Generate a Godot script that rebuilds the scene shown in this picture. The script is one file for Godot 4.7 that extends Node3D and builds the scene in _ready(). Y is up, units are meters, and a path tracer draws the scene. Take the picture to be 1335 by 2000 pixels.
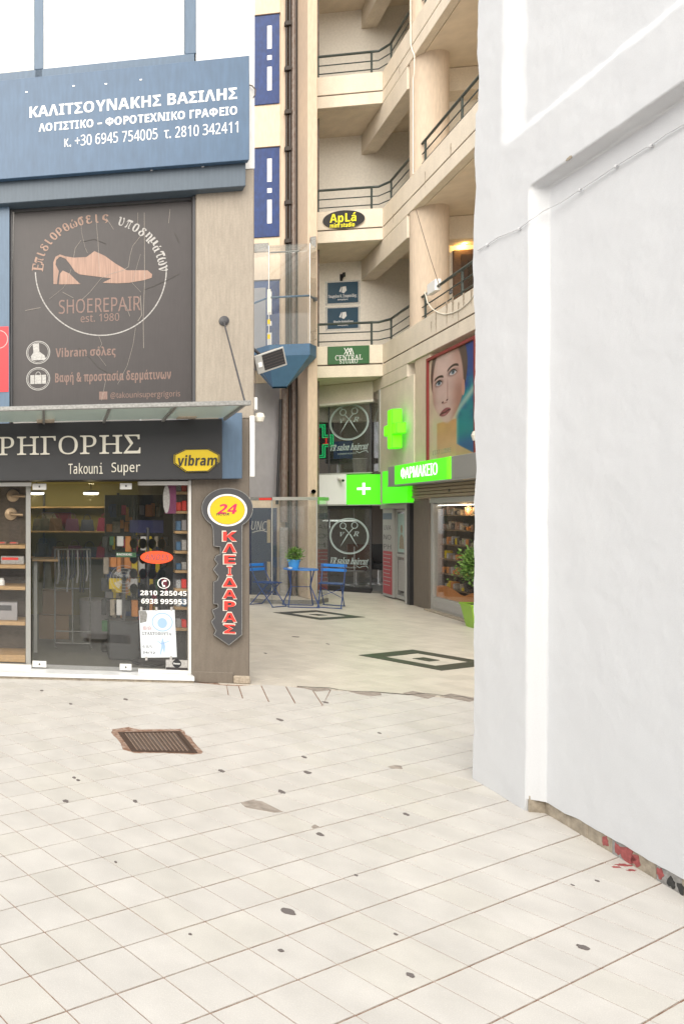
extends Node3D
# A small paved square between buildings: a cobbler's shop on the left, a white plastered wall on the right,
# and behind them an arcade building with balconies, a pharmacy, a hair salon and a glass lift.

const FOC := 1474.6      # focal length of the photograph in its pixels
const PX := -174.6       # principal point (the lens is shifted sideways)
const PY := 1004.3
const EYE := 1.75        # camera height in metres
const TILE := 0.22411
const GRID := 0.44026    # turn of the paving grid

var rng := RandomNumberGenerator.new()
var M := {}
var base_of := {}
var used := {}
var FS: Transform3D      # shop front
var FR: Transform3D      # white wall
var FW: Transform3D      # pharmacy wing
var FB: Transform3D      # front of the balconies
var FK: Transform3D      # wall behind the balconies
var FH: Transform3D      # hair salon
var FT: Transform3D      # lift tower

# ---------------------------------------------------------------- shapes
class Sh:
	var v := PackedVector3Array()
	var n := PackedVector3Array()
	var t := PackedVector2Array()
	var c := PackedColorArray()
	var paint := Color(1, 1, 1)
	var painted := false
	func pt(p: Vector3, m: Vector3, q := Vector2.ZERO) -> void:
		v.append(p); n.append(m); t.append(q); c.append(paint)
	func tri(a: Vector3, b: Vector3, d: Vector3) -> void:
		var m := (b - a).cross(d - a)
		if m.length_squared() < 1e-18:
			return
		m = m.normalized()
		pt(a, m); pt(d, m); pt(b, m)
	func quad(a: Vector3, b: Vector3, d: Vector3, e: Vector3) -> void:
		tri(a, b, d); tri(a, d, e)
	func quad_uv(a: Vector3, b: Vector3, d: Vector3, e: Vector3) -> void:
		# a bottom left, b bottom right, d top right, e top left
		var m := (b - a).cross(d - a).normalized()
		pt(a, m, Vector2(0, 1)); pt(d, m, Vector2(1, 0)); pt(b, m, Vector2(1, 1))
		pt(a, m, Vector2(0, 1)); pt(e, m, Vector2(0, 0)); pt(d, m, Vector2(1, 0))
	func face(p: Array, centre: Vector3) -> void:
		var mid := Vector3.ZERO
		for q in p:
			mid += q
		mid /= p.size()
		var m: Vector3 = (p[1] - p[0]).cross(p[2] - p[0])
		var r := p.duplicate()
		if m.dot(mid - centre) < 0.0:
			r.reverse()
		for i in range(1, r.size() - 1):
			tri(r[0], r[i], r[i + 1])
	func box(a: Vector3, b: Vector3) -> void:
		var lo := Vector3(minf(a.x, b.x), minf(a.y, b.y), minf(a.z, b.z))
		var hi := Vector3(maxf(a.x, b.x), maxf(a.y, b.y), maxf(a.z, b.z))
		hexa([lo, Vector3(hi.x, lo.y, lo.z), Vector3(hi.x, lo.y, hi.z), Vector3(lo.x, lo.y, hi.z), Vector3(lo.x, hi.y, lo.z), Vector3(hi.x, hi.y, lo.z), hi, Vector3(lo.x, hi.y, hi.z)])
	func hexa(p: Array) -> void:
		# four corners below and the four above them
		var mid := Vector3.ZERO
		for q in p:
			mid += q / 8.0
		for f in [[0, 1, 2, 3], [4, 5, 6, 7], [0, 1, 5, 4], [1, 2, 6, 5], [2, 3, 7, 6], [3, 0, 4, 7]]:
			face([p[f[0]], p[f[1]], p[f[2]], p[f[3]]], mid)
	func bbox(a: Vector3, b: Vector3, r: float) -> void:
		# box with chamfered edges
		var mid := (a + b) / 2.0
		var h := ((b - a) / 2.0).abs()
		r = minf(r, 0.45 * minf(h.x, minf(h.y, h.z)))
		for ax in 3:
			var u := (ax + 1) % 3
			var w := (ax + 2) % 3
			for s in [-1.0, 1.0]:
				var q := []
				for k in [[-1, -1], [1, -1], [1, 1], [-1, 1]]:
					var o := Vector3.ZERO
					o[ax] = s * h[ax]; o[u] = k[0] * (h[u] - r); o[w] = k[1] * (h[w] - r)
					q.append(mid + o)
				face(q, mid)
				for s2 in [-1.0, 1.0]:
					var e := []
					for k in [-1.0, 1.0]:
						var o1 := Vector3.ZERO
						o1[ax] = s * h[ax]; o1[u] = s2 * (h[u] - r); o1[w] = k * (h[w] - r)
						var o2 := Vector3.ZERO
						o2[ax] = s * (h[ax] - r); o2[u] = s2 * h[u]; o2[w] = k * (h[w] - r)
						if k < 0.0:
							e.append(mid + o1); e.append(mid + o2)
						else:
							e.append(mid + o2); e.append(mid + o1)
					face(e, mid)
		for sx in [-1.0, 1.0]:
			for sy in [-1.0, 1.0]:
				for sz in [-1.0, 1.0]:
					var s := Vector3(sx, sy, sz)
					face([mid + s * Vector3(h.x, h.y - r, h.z - r), mid + s * Vector3(h.x - r, h.y, h.z - r), mid + s * Vector3(h.x - r, h.y - r, h.z)], mid)
	func prism(poly: PackedVector2Array, z0: float, z1: float) -> void:
		# an outline in x and y, from z0 to z1
		var p := poly.duplicate()
		if Geometry2D.is_polygon_clockwise(p):
			p.reverse()
		var ix := Geometry2D.triangulate_polygon(p)
		for k in range(0, ix.size(), 3):
			var a := p[ix[k]]; var b := p[ix[k + 1]]; var d := p[ix[k + 2]]
			if (b - a).cross(d - a) < 0.0:
				var o := b; b = d; d = o
			tri(Vector3(a.x, a.y, z1), Vector3(b.x, b.y, z1), Vector3(d.x, d.y, z1))
			tri(Vector3(a.x, a.y, z0), Vector3(d.x, d.y, z0), Vector3(b.x, b.y, z0))
		sides(p, func(q: Vector2, top: bool) -> Vector3: return Vector3(q.x, q.y, z1 if top else z0), false)
	func plan(poly: PackedVector2Array, y0: float, y1: float) -> void:
		# an outline on the ground (x to the right, y away from the camera), from y0 up to y1
		var p := poly.duplicate()
		if Geometry2D.is_polygon_clockwise(p):
			p.reverse()
		var ix := Geometry2D.triangulate_polygon(p)
		for k in range(0, ix.size(), 3):
			var a := p[ix[k]]; var b := p[ix[k + 1]]; var d := p[ix[k + 2]]
			if (b - a).cross(d - a) < 0.0:
				var o := b; b = d; d = o
			tri(Vector3(a.x, y1, -a.y), Vector3(b.x, y1, -b.y), Vector3(d.x, y1, -d.y))
			tri(Vector3(a.x, y0, -a.y), Vector3(d.x, y0, -d.y), Vector3(b.x, y0, -b.y))
		sides(p, func(q: Vector2, top: bool) -> Vector3: return Vector3(q.x, y1 if top else y0, -q.y), false)
	func sides(p: PackedVector2Array, at: Callable, _f: bool) -> void:
		for i in p.size():
			var a := p[i]; var b := p[(i + 1) % p.size()]
			quad(at.call(a, false), at.call(b, false), at.call(b, true), at.call(a, true))
	func tube(pts: Array, r: float, k := 8) -> void:
		var rings := []
		var side := Vector3.ZERO
		for i in pts.size():
			var d: Vector3 = (pts[mini(i + 1, pts.size() - 1)] - pts[maxi(i - 1, 0)]).normalized()
			if side == Vector3.ZERO:
				side = d.cross(Vector3.UP if absf(d.y) < 0.9 else Vector3.RIGHT).normalized()
			side = (side - d * side.dot(d)).normalized()
			var up := d.cross(side)
			var ring := []
			for j in k:
				var an := TAU * j / k
				ring.append(side * cos(an) + up * sin(an))
			rings.append(ring)
		for i in pts.size() - 1:
			for j in k:
				var q := (j + 1) % k
				var a: Vector3 = pts[i] + rings[i][j] * r
				var b: Vector3 = pts[i] + rings[i][q] * r
				var d: Vector3 = pts[i + 1] + rings[i + 1][q] * r
				var e: Vector3 = pts[i + 1] + rings[i + 1][j] * r
				pt(a, rings[i][j]); pt(d, rings[i + 1][q]); pt(b, rings[i][q])
				pt(a, rings[i][j]); pt(e, rings[i + 1][j]); pt(d, rings[i + 1][q])
		for s in [0, pts.size() - 1]:
			for j in k:
				var a: Vector3 = pts[s] + rings[s][j] * r
				var b: Vector3 = pts[s] + rings[s][(j + 1) % k] * r
				if s == 0:
					tri(pts[s], a, b)
				else:
					tri(pts[s], b, a)
	func lathe(prof: Array, at: Vector3, k := 24) -> void:
		# prof: Vector2(radius, height) from bottom to top, turned about the y axis
		for i in prof.size() - 1:
			var a: Vector2 = prof[i]; var b: Vector2 = prof[i + 1]
			var m := Vector2(b.y - a.y, a.x - b.x).normalized()
			for j in k:
				var c0 := Vector3(cos(TAU * j / k), 0, sin(TAU * j / k))
				var c1 := Vector3(cos(TAU * (j + 1) / k), 0, sin(TAU * (j + 1) / k))
				var p0 := at + c0 * a.x + Vector3(0, a.y, 0)
				var p1 := at + c1 * a.x + Vector3(0, a.y, 0)
				var p2 := at + c1 * b.x + Vector3(0, b.y, 0)
				var p3 := at + c0 * b.x + Vector3(0, b.y, 0)
				var n0 := c0 * m.x + Vector3(0, m.y, 0)
				var n1 := c1 * m.x + Vector3(0, m.y, 0)
				pt(p0, n0); pt(p1, n1); pt(p2, n1)
				pt(p0, n0); pt(p2, n1); pt(p3, n0)
	func ball(at: Vector3, r: Vector3, k := 12) -> void:
		for i in k:
			for j in 2 * k:
				var q := []
				for o in [[0, 0], [0, 1], [1, 1], [1, 0]]:
					var th: float = PI * (i + o[0]) / k
					var ph: float = PI * (j + o[1]) / k
					q.append(Vector3(sin(th) * cos(ph), cos(th), sin(th) * sin(ph)))
				for w in [[0, 1, 2], [0, 2, 3]]:
					if i == 0 and w[1] == 1 or i == k - 1 and w[1] == 2:
						continue
					for z in w:
						pt(at + q[z] * r, (q[z] / r).normalized())
	func mesh() -> ArrayMesh:
		var a := []
		a.resize(Mesh.ARRAY_MAX)
		a[Mesh.ARRAY_VERTEX] = v
		a[Mesh.ARRAY_NORMAL] = n
		a[Mesh.ARRAY_TEX_UV] = t
		if painted:
			a[Mesh.ARRAY_COLOR] = c
		var m := ArrayMesh.new()
		m.add_surface_from_arrays(Mesh.PRIMITIVE_TRIANGLES, a)
		return m

# ---------------------------------------------------------------- places
func ray(u: float, v: float) -> Vector3:
	return Vector3((u - PX) / FOC, -(v - PY) / FOC, -1.0)

func on(fr: Transform3D, u: float, v: float, d := 0.0) -> Vector3:
	# the point of the plane z = d of a wall's frame that lies on a pixel's ray, in that frame
	var inv := fr.affine_inverse()
	var o := inv * Vector3(0, EYE, 0)
	var r := inv.basis * ray(u, v)
	return o + r * ((d - o.z) / r.z)

func gnd(u: float, v: float) -> Vector2:
	# the point of the ground on a pixel's ray: x to the right, y away from the camera
	var z := FOC * EYE / (v - PY)
	return Vector2((u - PX) / FOC * z, z)

func frame(x: float, z: float, deg: float) -> Transform3D:
	return Transform3D(Basis(Vector3.UP, deg_to_rad(deg)), Vector3(x, 0, -z))

# ---------------------------------------------------------------- nodes
func numbered(called: String) -> String:
	used[called] = used.get(called, -1) + 1
	return called if used[called] == 0 else "%s_%03d" % [called, used[called]]

func thing(called: String, label: String, category: String, fr := Transform3D(), base := Vector3.ZERO, group := "") -> Node3D:
	var o := Node3D.new()
	o.name = numbered(called)
	add_child(o)
	o.transform = fr * Transform3D(Basis(), base)
	base_of[o] = base
	tag(o, label, category, group)
	return o

func tag(o: Node, label: String, category := "", group := "", kind := "") -> void:
	if label: o.set_meta("label", label)
	if category: o.set_meta("category", category)
	if group: o.set_meta("group", group)
	if kind: o.set_meta("kind", kind)

func part(parent: Node, called: String, sh: Sh, m: Material, label := "") -> MeshInstance3D:
	var o := MeshInstance3D.new()
	o.name = called
	o.mesh = sh.mesh()
	o.material_override = m
	parent.add_child(o, true)
	if base_of.has(parent):
		o.position = -base_of[parent]
	if label: o.set_meta("label", label)
	return o

func setting(called: String, sh: Sh, m: Material) -> MeshInstance3D:
	var o := part(self, numbered(called), sh, m)
	o.set_meta("kind", "structure")
	return o

func bx(parent: Node, called: String, a: Vector3, b: Vector3, m: Material, bevel := 0.0) -> MeshInstance3D:
	var s := Sh.new()
	if bevel > 0.0:
		s.bbox(a, b, bevel)
	else:
		s.box(a, b)
	return part(parent, called, s, m)

func pb(parent: Node, called: String, fr: Transform3D, u0: float, v0: float, u1: float, v1: float, d0: float, d1: float, m: Material, bevel := 0.0) -> MeshInstance3D:
	# a box on a wall whose front face (at d1) reaches from the pixel (u0, v0) to the pixel (u1, v1)
	var a := on(fr, u0, v0, d1)
	var b := on(fr, u1, v1, d1)
	a.z = d0
	return bx(parent, called, a, b, m, bevel)

func fonts(face: String, weight: int) -> SystemFont:
	var key := face + str(weight)
	if not M.has(key):
		var f := SystemFont.new()
		f.font_names = PackedStringArray([face])
		f.font_weight = weight
		M[key] = f
	return M[key]

func words(parent: Node, text: String, a: Vector3, b: Vector3, m: Material, face := "Droid Sans", weight := 700, depth := 0.004, slant := 0.0, called := "lettering") -> MeshInstance3D:
	# text that fills the box from a (top left) to b (bottom right) of a wall's frame, standing on its plane z
	var t := TextMesh.new()
	t.font = fonts(face, weight)
	t.text = text.replace("Ν", "N").replace("Χ", "X")   # same outlines; these two Greek glyphs do not mesh
	t.font_size = 40
	t.pixel_size = 0.01
	t.depth = 1.0
	t.curve_step = 0.6
	var box := t.get_aabb()
	var real := box
	var arr: PackedVector3Array = t.surface_get_arrays(0)[Mesh.ARRAY_VERTEX]
	real = AABB(arr[0], Vector3.ZERO)
	for q in arr:
		real = real.expand(q)
	var sx := absf(b.x - a.x) / real.size.x
	var sy := absf(a.y - b.y) / real.size.y
	var o := MeshInstance3D.new()
	o.name = called
	o.mesh = t
	o.material_override = m
	parent.add_child(o, true)
	var bs := Basis(Vector3(sx, 0, 0), Vector3(slant * sy, sy, 0), Vector3(0, 0, depth))
	var mid := real.get_center()
	var off: Vector3 = base_of.get(parent, Vector3.ZERO)
	o.transform = Transform3D(bs, Vector3((a.x + b.x) / 2.0, (a.y + b.y) / 2.0, a.z + depth / 2.0) - bs * Vector3(mid.x, mid.y, 0) - off)
	return o

func pw(parent: Node, text: String, fr: Transform3D, u0: float, v0: float, u1: float, v1: float, d: float, m: Material, face := "Droid Sans", weight := 700, depth := 0.004, slant := 0.0) -> MeshInstance3D:
	return words(parent, text, on(fr, u0, v0, d), on(fr, u1, v1, d), m, face, weight, depth, slant)

func flat(fr: Transform3D, px: Array, d: float) -> PackedVector2Array:
	var out := PackedVector2Array()
	for q in px:
		var p := on(fr, q[0], q[1], d)
		out.append(Vector2(p.x, p.y))
	return out

func ribbon(sh: Sh, p: PackedVector2Array, w: float, z0: float, z1: float) -> void:
	# a flat band along a line on a wall
	for i in p.size() - 1:
		var d := (p[i + 1] - p[i]).normalized()
		var s := Vector2(-d.y, d.x) * w / 2.0
		var e := d * w * 0.3
		sh.prism(PackedVector2Array([p[i] - s - e, p[i + 1] - s + e, p[i + 1] + s + e, p[i] + s - e]), z0, z1)

func arc(c: Vector2, rx: float, ry: float, a0: float, a1: float, k: int) -> PackedVector2Array:
	var out := PackedVector2Array()
	for i in k + 1:
		var a := lerpf(a0, a1, float(i) / k)
		out.append(c + Vector2(cos(a) * rx, sin(a) * ry))
	return out

func ring(sh: Sh, c: Vector2, rx: float, ry: float, w: float, z0: float, z1: float, k := 40) -> void:
	for i in k:
		var a := TAU * i / k
		var b := TAU * (i + 1) / k
		var p := [Vector2(cos(a) * rx, sin(a) * ry), Vector2(cos(b) * rx, sin(b) * ry), Vector2(cos(b) * (rx - w), sin(b) * (ry - w)), Vector2(cos(a) * (rx - w), sin(a) * (ry - w))]
		var q := []
		for z in [z0, z1]:
			for e in p:
				q.append(Vector3(c.x + e.x, c.y + e.y, z))
		sh.hexa(q)

func blob(c: Vector2, rx: float, ry: float, rough: float, k := 14) -> PackedVector2Array:
	var out := PackedVector2Array()
	for i in k:
		var r := 1.0 + rng.randf_range(-rough, rough)
		out.append(c + Vector2(cos(TAU * i / k) * rx, sin(TAU * i / k) * ry) * r)
	return out

# ---------------------------------------------------------------- materials
func noise_tex(key: String, freq: float, lo: float, hi: float, kind := FastNoiseLite.TYPE_SIMPLEX_SMOOTH, octaves := 4, size := 512, tint_lo := Color(1, 1, 1), tint_hi := Color(1, 1, 1)) -> NoiseTexture2D:
	if not M.has(key):
		var f := FastNoiseLite.new()
		f.seed = key.hash() % 10000
		f.frequency = freq
		f.noise_type = kind
		f.fractal_octaves = octaves
		var g := Gradient.new()
		g.set_color(0, Color(lo, lo, lo) * tint_lo)
		g.set_color(1, Color(hi, hi, hi) * tint_hi)
		var t := NoiseTexture2D.new()
		t.width = size
		t.height = size
		t.seamless = true
		t.noise = f
		t.color_ramp = g
		M[key] = t
	return M[key]

func mat(key: String, col: Color, rough := 0.8, tex := "", scale := Vector3.ONE, bump := 0.0, metal := 0.0) -> StandardMaterial3D:
	# col in linear base-colour values
	if M.has(key):
		return M[key]
	var m := StandardMaterial3D.new()
	m.resource_name = key
	m.albedo_color = Color(col.r, col.g, col.b).linear_to_srgb()
	m.roughness = rough
	m.metallic = metal
	if tex:
		m.uv1_triplanar = true
		m.uv1_world_triplanar = true
		m.uv1_scale = scale
		m.albedo_texture = M[tex]
	if bump > 0.0:
		m.uv1_triplanar = true
		m.uv1_world_triplanar = true
		m.uv1_scale = scale
		m.heightmap_enabled = true
		m.heightmap_texture = M["bumps"]
		m.heightmap_scale = bump
	M[key] = m
	return m

func detail(key: String, tex: String, scale: Vector3) -> void:
	var m: StandardMaterial3D = M[key]
	m.detail_enabled = true
	m.detail_blend_mode = BaseMaterial3D.BLEND_MODE_MUL
	m.detail_uv_layer = BaseMaterial3D.DETAIL_UV_2
	m.detail_albedo = M[tex]
	m.uv2_triplanar = true
	m.uv2_world_triplanar = true
	m.uv2_scale = scale

func glass(key: String, col: Color, alpha: float, rough := 0.02) -> StandardMaterial3D:
	var m := mat(key, col, rough)
	m.transparency = BaseMaterial3D.TRANSPARENCY_ALPHA
	m.albedo_color.a = alpha
	return m

func glow(key: String, col: Color, energy: float, body := Color(0.5, 0.5, 0.5)) -> StandardMaterial3D:
	var m := mat(key, body, 0.5)
	m.emission_enabled = true
	m.emission = Color(col.r, col.g, col.b).linear_to_srgb()
	m.emission_energy_multiplier = energy
	return m

func materials() -> void:
	noise_tex("grain", 0.08, 0.93, 1.0)
	noise_tex("fine", 0.2, 0.965, 1.0)
	noise_tex("patch", 0.012, 0.93, 1.0)
	noise_tex("dirt", 0.02, 0.74, 1.0, FastNoiseLite.TYPE_SIMPLEX_SMOOTH, 5)
	noise_tex("streak", 0.02, 0.9, 1.0, FastNoiseLite.TYPE_SIMPLEX_SMOOTH, 5)
	noise_tex("speck", 0.2, 0.9, 1.0, FastNoiseLite.TYPE_CELLULAR, 2)
	noise_tex("bumps", 0.04, 0.0, 1.0, FastNoiseLite.TYPE_SIMPLEX_SMOOTH, 5)
	noise_tex("rust", 0.03, 0.66, 1.0, FastNoiseLite.TYPE_SIMPLEX_SMOOTH, 5, 512, Color(1, 0.75, 0.6), Color(1, 1, 1))
	for i in 5:
		var k: float = [1.0, 0.975, 1.02, 0.955, 1.0][i]
		mat("tile%d" % i, Color(0.66 * k, 0.635 * k, 0.60 * [1.0, 1.0, 1.0, 0.985, 0.98][i] * k), 0.5, "speck", Vector3(2.3, 2.3, 2.3), 0.05)
		detail("tile%d" % i, "patch", Vector3(0.5, 0.5, 0.5))
	for i in 3:
		var k: float = [1.0, 0.95, 1.04][i]
		mat("plaza%d" % i, Color(0.70 * k, 0.645 * k, 0.565 * k), 0.42, "speck", Vector3(2.1, 2.1, 2.1), 0.03)
		detail("plaza%d" % i, "patch", Vector3(0.4, 0.4, 0.4))
	mat("joint", Color(0.40, 0.33, 0.285), 0.9, "rust", Vector3(1.1, 1.1, 1.1))
	mat("plaza_joint", Color(0.47, 0.42, 0.35), 0.9, "rust", Vector3(1.1, 1.1, 1.1))
	mat("old_tile", Color(0.40, 0.345, 0.30), 0.7, "dirt", Vector3(1.5, 1.5, 1.5))
	mat("dark_tile", Color(0.055, 0.055, 0.048), 0.45, "grain", Vector3(2, 2, 2))
	mat("gum", Color(0.15, 0.13, 0.125), 0.7, "grain", Vector3(6, 6, 6))
	mat("mortar", Color(0.36, 0.31, 0.22), 0.95, "dirt", Vector3(3, 3, 3), 0.6)
	mat("iron", Color(0.10, 0.075, 0.062), 0.7, "rust", Vector3(5, 5, 5), 0.1, 0.1)
	mat("worn_iron", Color(0.46, 0.41, 0.36), 0.5, "rust", Vector3(5, 5, 5), 0.0, 0.2)
	mat("white_plaster", Color(0.60, 0.615, 0.64), 0.85, "fine", Vector3(1.1, 1.1, 1.1), 0.04)
	mat("concrete", Color(0.44, 0.38, 0.30), 0.9, "dirt", Vector3(1.6, 1.6, 1.6), 0.3)
	mat("concrete_grey", Color(0.36, 0.35, 0.34), 0.9, "dirt", Vector3(2.2, 2.2, 2.2), 0.3)
	mat("red_paint", Color(0.42, 0.10, 0.10), 0.6, "dirt", Vector3(4, 4, 4))
	mat("black_dirt", Color(0.05, 0.05, 0.05), 0.9, "dirt", Vector3(4, 4, 4))
	mat("tan_render", Color(0.36, 0.315, 0.262), 0.85, "streak", Vector3(2.6, 0.35, 2.6), 0.12)
	detail("tan_render", "grain", Vector3(0.9, 0.9, 0.9))
	mat("brown_render", Color(0.19, 0.16, 0.13), 0.85, "streak", Vector3(1.6, 0.35, 1.6), 0.15)
	detail("brown_render", "grain", Vector3(0.9, 0.9, 0.9))
	mat("white_render", Color(0.80, 0.80, 0.79), 0.85, "grain", Vector3(0.7, 0.25, 0.7))
	mat("stone_block", Color(0.50, 0.42, 0.33), 0.9, "dirt", Vector3(3, 3, 3), 0.4)
	mat("blue_metal", Color(0.085, 0.14, 0.215), 0.42, "streak", Vector3(2.2, 0.35, 2.2))
	mat("blue_sign", Color(0.068, 0.13, 0.225), 0.4, "patch", Vector3(0.8, 0.5, 0.8))
	detail("blue_sign", "streak", Vector3(2.0, 0.3, 2.0))
	mat("slate_metal", Color(0.085, 0.115, 0.15), 0.5, "streak", Vector3(2.6, 0.35, 2.6))
	mat("black_sign", Color(0.026, 0.027, 0.031), 0.45, "patch", Vector3(0.6, 0.6, 0.6))
	mat("ivory", Color(0.68, 0.65, 0.57), 0.5)
	mat("white", Color(0.80, 0.80, 0.79), 0.5)
	mat("white_frame", Color(0.74, 0.74, 0.72), 0.45, "grain", Vector3(2, 2, 2))
	mat("marble", Color(0.72, 0.73, 0.74), 0.3, "patch", Vector3(1.1, 1.1, 1.1))
	mat("yellow", Color(0.66, 0.48, 0.012), 0.4)
	mat("black", Color(0.02, 0.02, 0.022), 0.45)
	mat("charcoal", Color(0.055, 0.055, 0.06), 0.5)
	mat("red", Color(0.72, 0.045, 0.035), 0.45)
	mat("magenta_red", Color(0.60, 0.02, 0.10), 0.45)
	mat("poster_brown", Color(0.040, 0.033, 0.034), 0.42, "streak", Vector3(4.5, 0.35, 4.5))
	detail("poster_brown", "patch", Vector3(0.9, 0.9, 0.9))
	mat("peach", Color(0.40, 0.25, 0.19), 0.5, "dirt", Vector3(5, 0.2, 5))
	mat("faded_peach", Color(0.25, 0.155, 0.13), 0.5, "dirt", Vector3(9, 3, 9))
	mat("crack", Color(0.38, 0.34, 0.3), 0.6, "dirt", Vector3(5, 5, 5))
	mat("dark_crack", Color(0.05, 0.045, 0.04), 0.7)
	mat("pale_print", Color(0.50, 0.485, 0.47), 0.5, "dirt", Vector3(4, 4, 4))
	mat("red_poster", Color(0.60, 0.025, 0.035), 0.45)
	glass("pane", Color(0.06, 0.065, 0.06), 0.05)
	glass("door_pane", Color(0.05, 0.06, 0.055), 0.10)
	glass("canopy_glass", Color(0.62, 0.74, 0.69), 0.62, 0.2)
	glass("lift_glass", Color(0.22, 0.28, 0.27), 0.08)
	glass("salon_glass", Color(0.05, 0.055, 0.055), 0.22)
	glass("acrylic", Color(0.8, 0.84, 0.86), 0.25, 0.08)
	mat("sky_and_paper_white", Color(0.62, 0.66, 0.70), 0.9)  # sky reflection of the office glass put into the colour; also poster paper
	mat("cream_sky_white", Color(0.56, 0.54, 0.44), 0.9)  # the same painted sky reflection, in cream, for the left window
	mat("steel", Color(0.55, 0.55, 0.54), 0.32, "", Vector3.ONE, 0.0, 0.85)
	mat("dull_steel", Color(0.36, 0.36, 0.35), 0.5, "dirt", Vector3(3, 3, 3), 0.0, 0.5)
	mat("aluminium", Color(0.45, 0.45, 0.43), 0.45, "grain", Vector3(2, 2, 2), 0.0, 0.3)
	mat("wood", Color(0.56, 0.36, 0.17), 0.55, "dirt", Vector3(1.2, 8, 8))
	mat("cream", Color(0.82, 0.735, 0.61), 0.85, "patch", Vector3(0.5, 0.25, 0.5), 0.06)
	detail("cream", "grain", Vector3(0.6, 0.6, 0.6))
	mat("cream_wall", Color(0.87, 0.82, 0.73), 0.85, "grain", Vector3(0.35, 0.35, 0.35))
	mat("column_tan", Color(0.64, 0.525, 0.41), 0.85, "streak", Vector3(2.4, 0.35, 2.4), 0.08)
	mat("soffit", Color(0.80, 0.70, 0.56), 0.9, "patch", Vector3(0.4, 0.4, 0.4))
	mat("groove", Color(0.10, 0.07, 0.055), 0.8)
	mat("tower_tan", Color(0.60, 0.475, 0.36), 0.85, "streak", Vector3(1.8, 0.35, 1.8), 0.05)
	mat("tower_cream", Color(0.71, 0.585, 0.445), 0.85, "streak", Vector3(1.4, 0.35, 1.4))
	mat("tower_grey", Color(0.31, 0.30, 0.31), 0.7, "patch", Vector3(0.9, 0.4, 0.9))
	mat("panel_blue", Color(0.012, 0.045, 0.19), 0.4, "dirt", Vector3(1.1, 0.5, 1.1))
	mat("door_blue", Color(0.008, 0.018, 0.06), 0.5, "patch", Vector3(1.1, 1.1, 1.1))
	mat("rail_green", Color(0.045, 0.06, 0.055), 0.42)
	mat("pipe_dark", Color(0.04, 0.036, 0.034), 0.5, "rust", Vector3(3, 0.5, 3))
	mat("pipe_grey", Color(0.22, 0.21, 0.20), 0.5, "rust", Vector3(3, 0.5, 3))
	mat("lift_blue", Color(0.06, 0.14, 0.25), 0.38, "patch", Vector3(1, 1, 1))
	mat("bistro_blue", Color(0.03, 0.20, 0.62), 0.35)
	mat("bistro_dark", Color(0.025, 0.06, 0.19), 0.4)
	mat("pot_blue", Color(0.06, 0.30, 0.68), 0.35)
	mat("pot_green", Color(0.24, 0.45, 0.03), 0.35)
	mat("soil", Color(0.04, 0.03, 0.02), 0.95)
	for i in 3:
		var leaf := mat("leaf%d" % i, [Color(0.075, 0.16, 0.03), Color(0.11, 0.22, 0.04), Color(0.16, 0.28, 0.06)][i], 0.5)
		leaf.backlight_enabled = true
		leaf.backlight = Color(0.12, 0.22, 0.04)
	mat("bark", Color(0.09, 0.065, 0.045), 0.9)
	mat("plaque_blue", Color(0.035, 0.085, 0.135), 0.4)
	mat("plaque_green", Color(0.035, 0.12, 0.045), 0.45)
	mat("gold_yellow", Color(0.86, 0.78, 0.03), 0.45)
	mat("shutter_brown", Color(0.33, 0.27, 0.18), 0.5, "patch", Vector3(1, 1, 1))
	mat("pharmacy_grey", Color(0.25, 0.25, 0.24), 0.45)
	mat("billboard_red", Color(0.20, 0.022, 0.02), 0.5)
	mat("orange_strip", Color(0.58, 0.22, 0.05), 0.5)
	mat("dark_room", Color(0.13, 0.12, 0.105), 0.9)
	mat("salon_room", Color(0.20, 0.185, 0.17), 0.9)
	mat("shop_yellow", Color(0.30, 0.265, 0.115), 0.9)
	mat("shop_floor", Color(0.15, 0.145, 0.135), 0.5, "patch", Vector3(1, 1, 1))
	mat("etched", Color(0.42, 0.50, 0.49), 0.7)
	mat("drip", Color(0.55, 0.45, 0.34), 0.9, "dirt", Vector3(3, 1, 3))
	mat("skin", Color(0.5, 0.33, 0.25), 0.6)
	glow("green_glow", Color(0.05, 0.85, 0.0), 0.3, Color(0.1, 0.4, 0.02))
	glow("lime_glow", Color(0.16, 1.0, 0.0), 0.32, Color(0.1, 0.4, 0.02))
	glow("white_glow", Color(0.9, 1.0, 0.88), 0.4, Color(0.8, 0.8, 0.8))
	glow("led_green", Color(0.0, 0.9, 0.25), 0.2, Color(0.02, 0.2, 0.05))
	glow("led_red", Color(1.0, 0.03, 0.02), 0.25, Color(0.2, 0.01, 0.01))
	glow("warm_bulb", Color(1.0, 0.72, 0.32), 1.2, Color(0.8, 0.8, 0.7))
	glow("shop_lamp", Color(1.0, 0.95, 0.82), 1.2, Color(0.8, 0.8, 0.8))

func lamp(parent: Node, at: Vector3, col: Color, energy: float, size := 0.05) -> void:
	var l := OmniLight3D.new()
	l.name = "light"
	l.light_color = col
	l.light_energy = energy
	l.light_size = size
	l.omni_range = 12.0
	l.omni_attenuation = 2.0
	l.shadow_enabled = true
	parent.add_child(l, true)
	l.position = at - base_of.get(parent, Vector3.ZERO)

func panel_light(parent: Node, at: Vector3, turn: Basis, w: float, h: float, col: Color, energy: float) -> void:
	# an area light that shines along the +z of turn
	var l := AreaLight3D.new()
	l.name = "light"
	l.light_color = col
	l.light_energy = energy
	l.area_size = Vector2(w, h)
	l.shadow_enabled = true
	parent.add_child(l, true)
	l.transform = Transform3D(turn * Basis(Vector3.UP, PI), at - base_of.get(parent, Vector3.ZERO))

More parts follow.
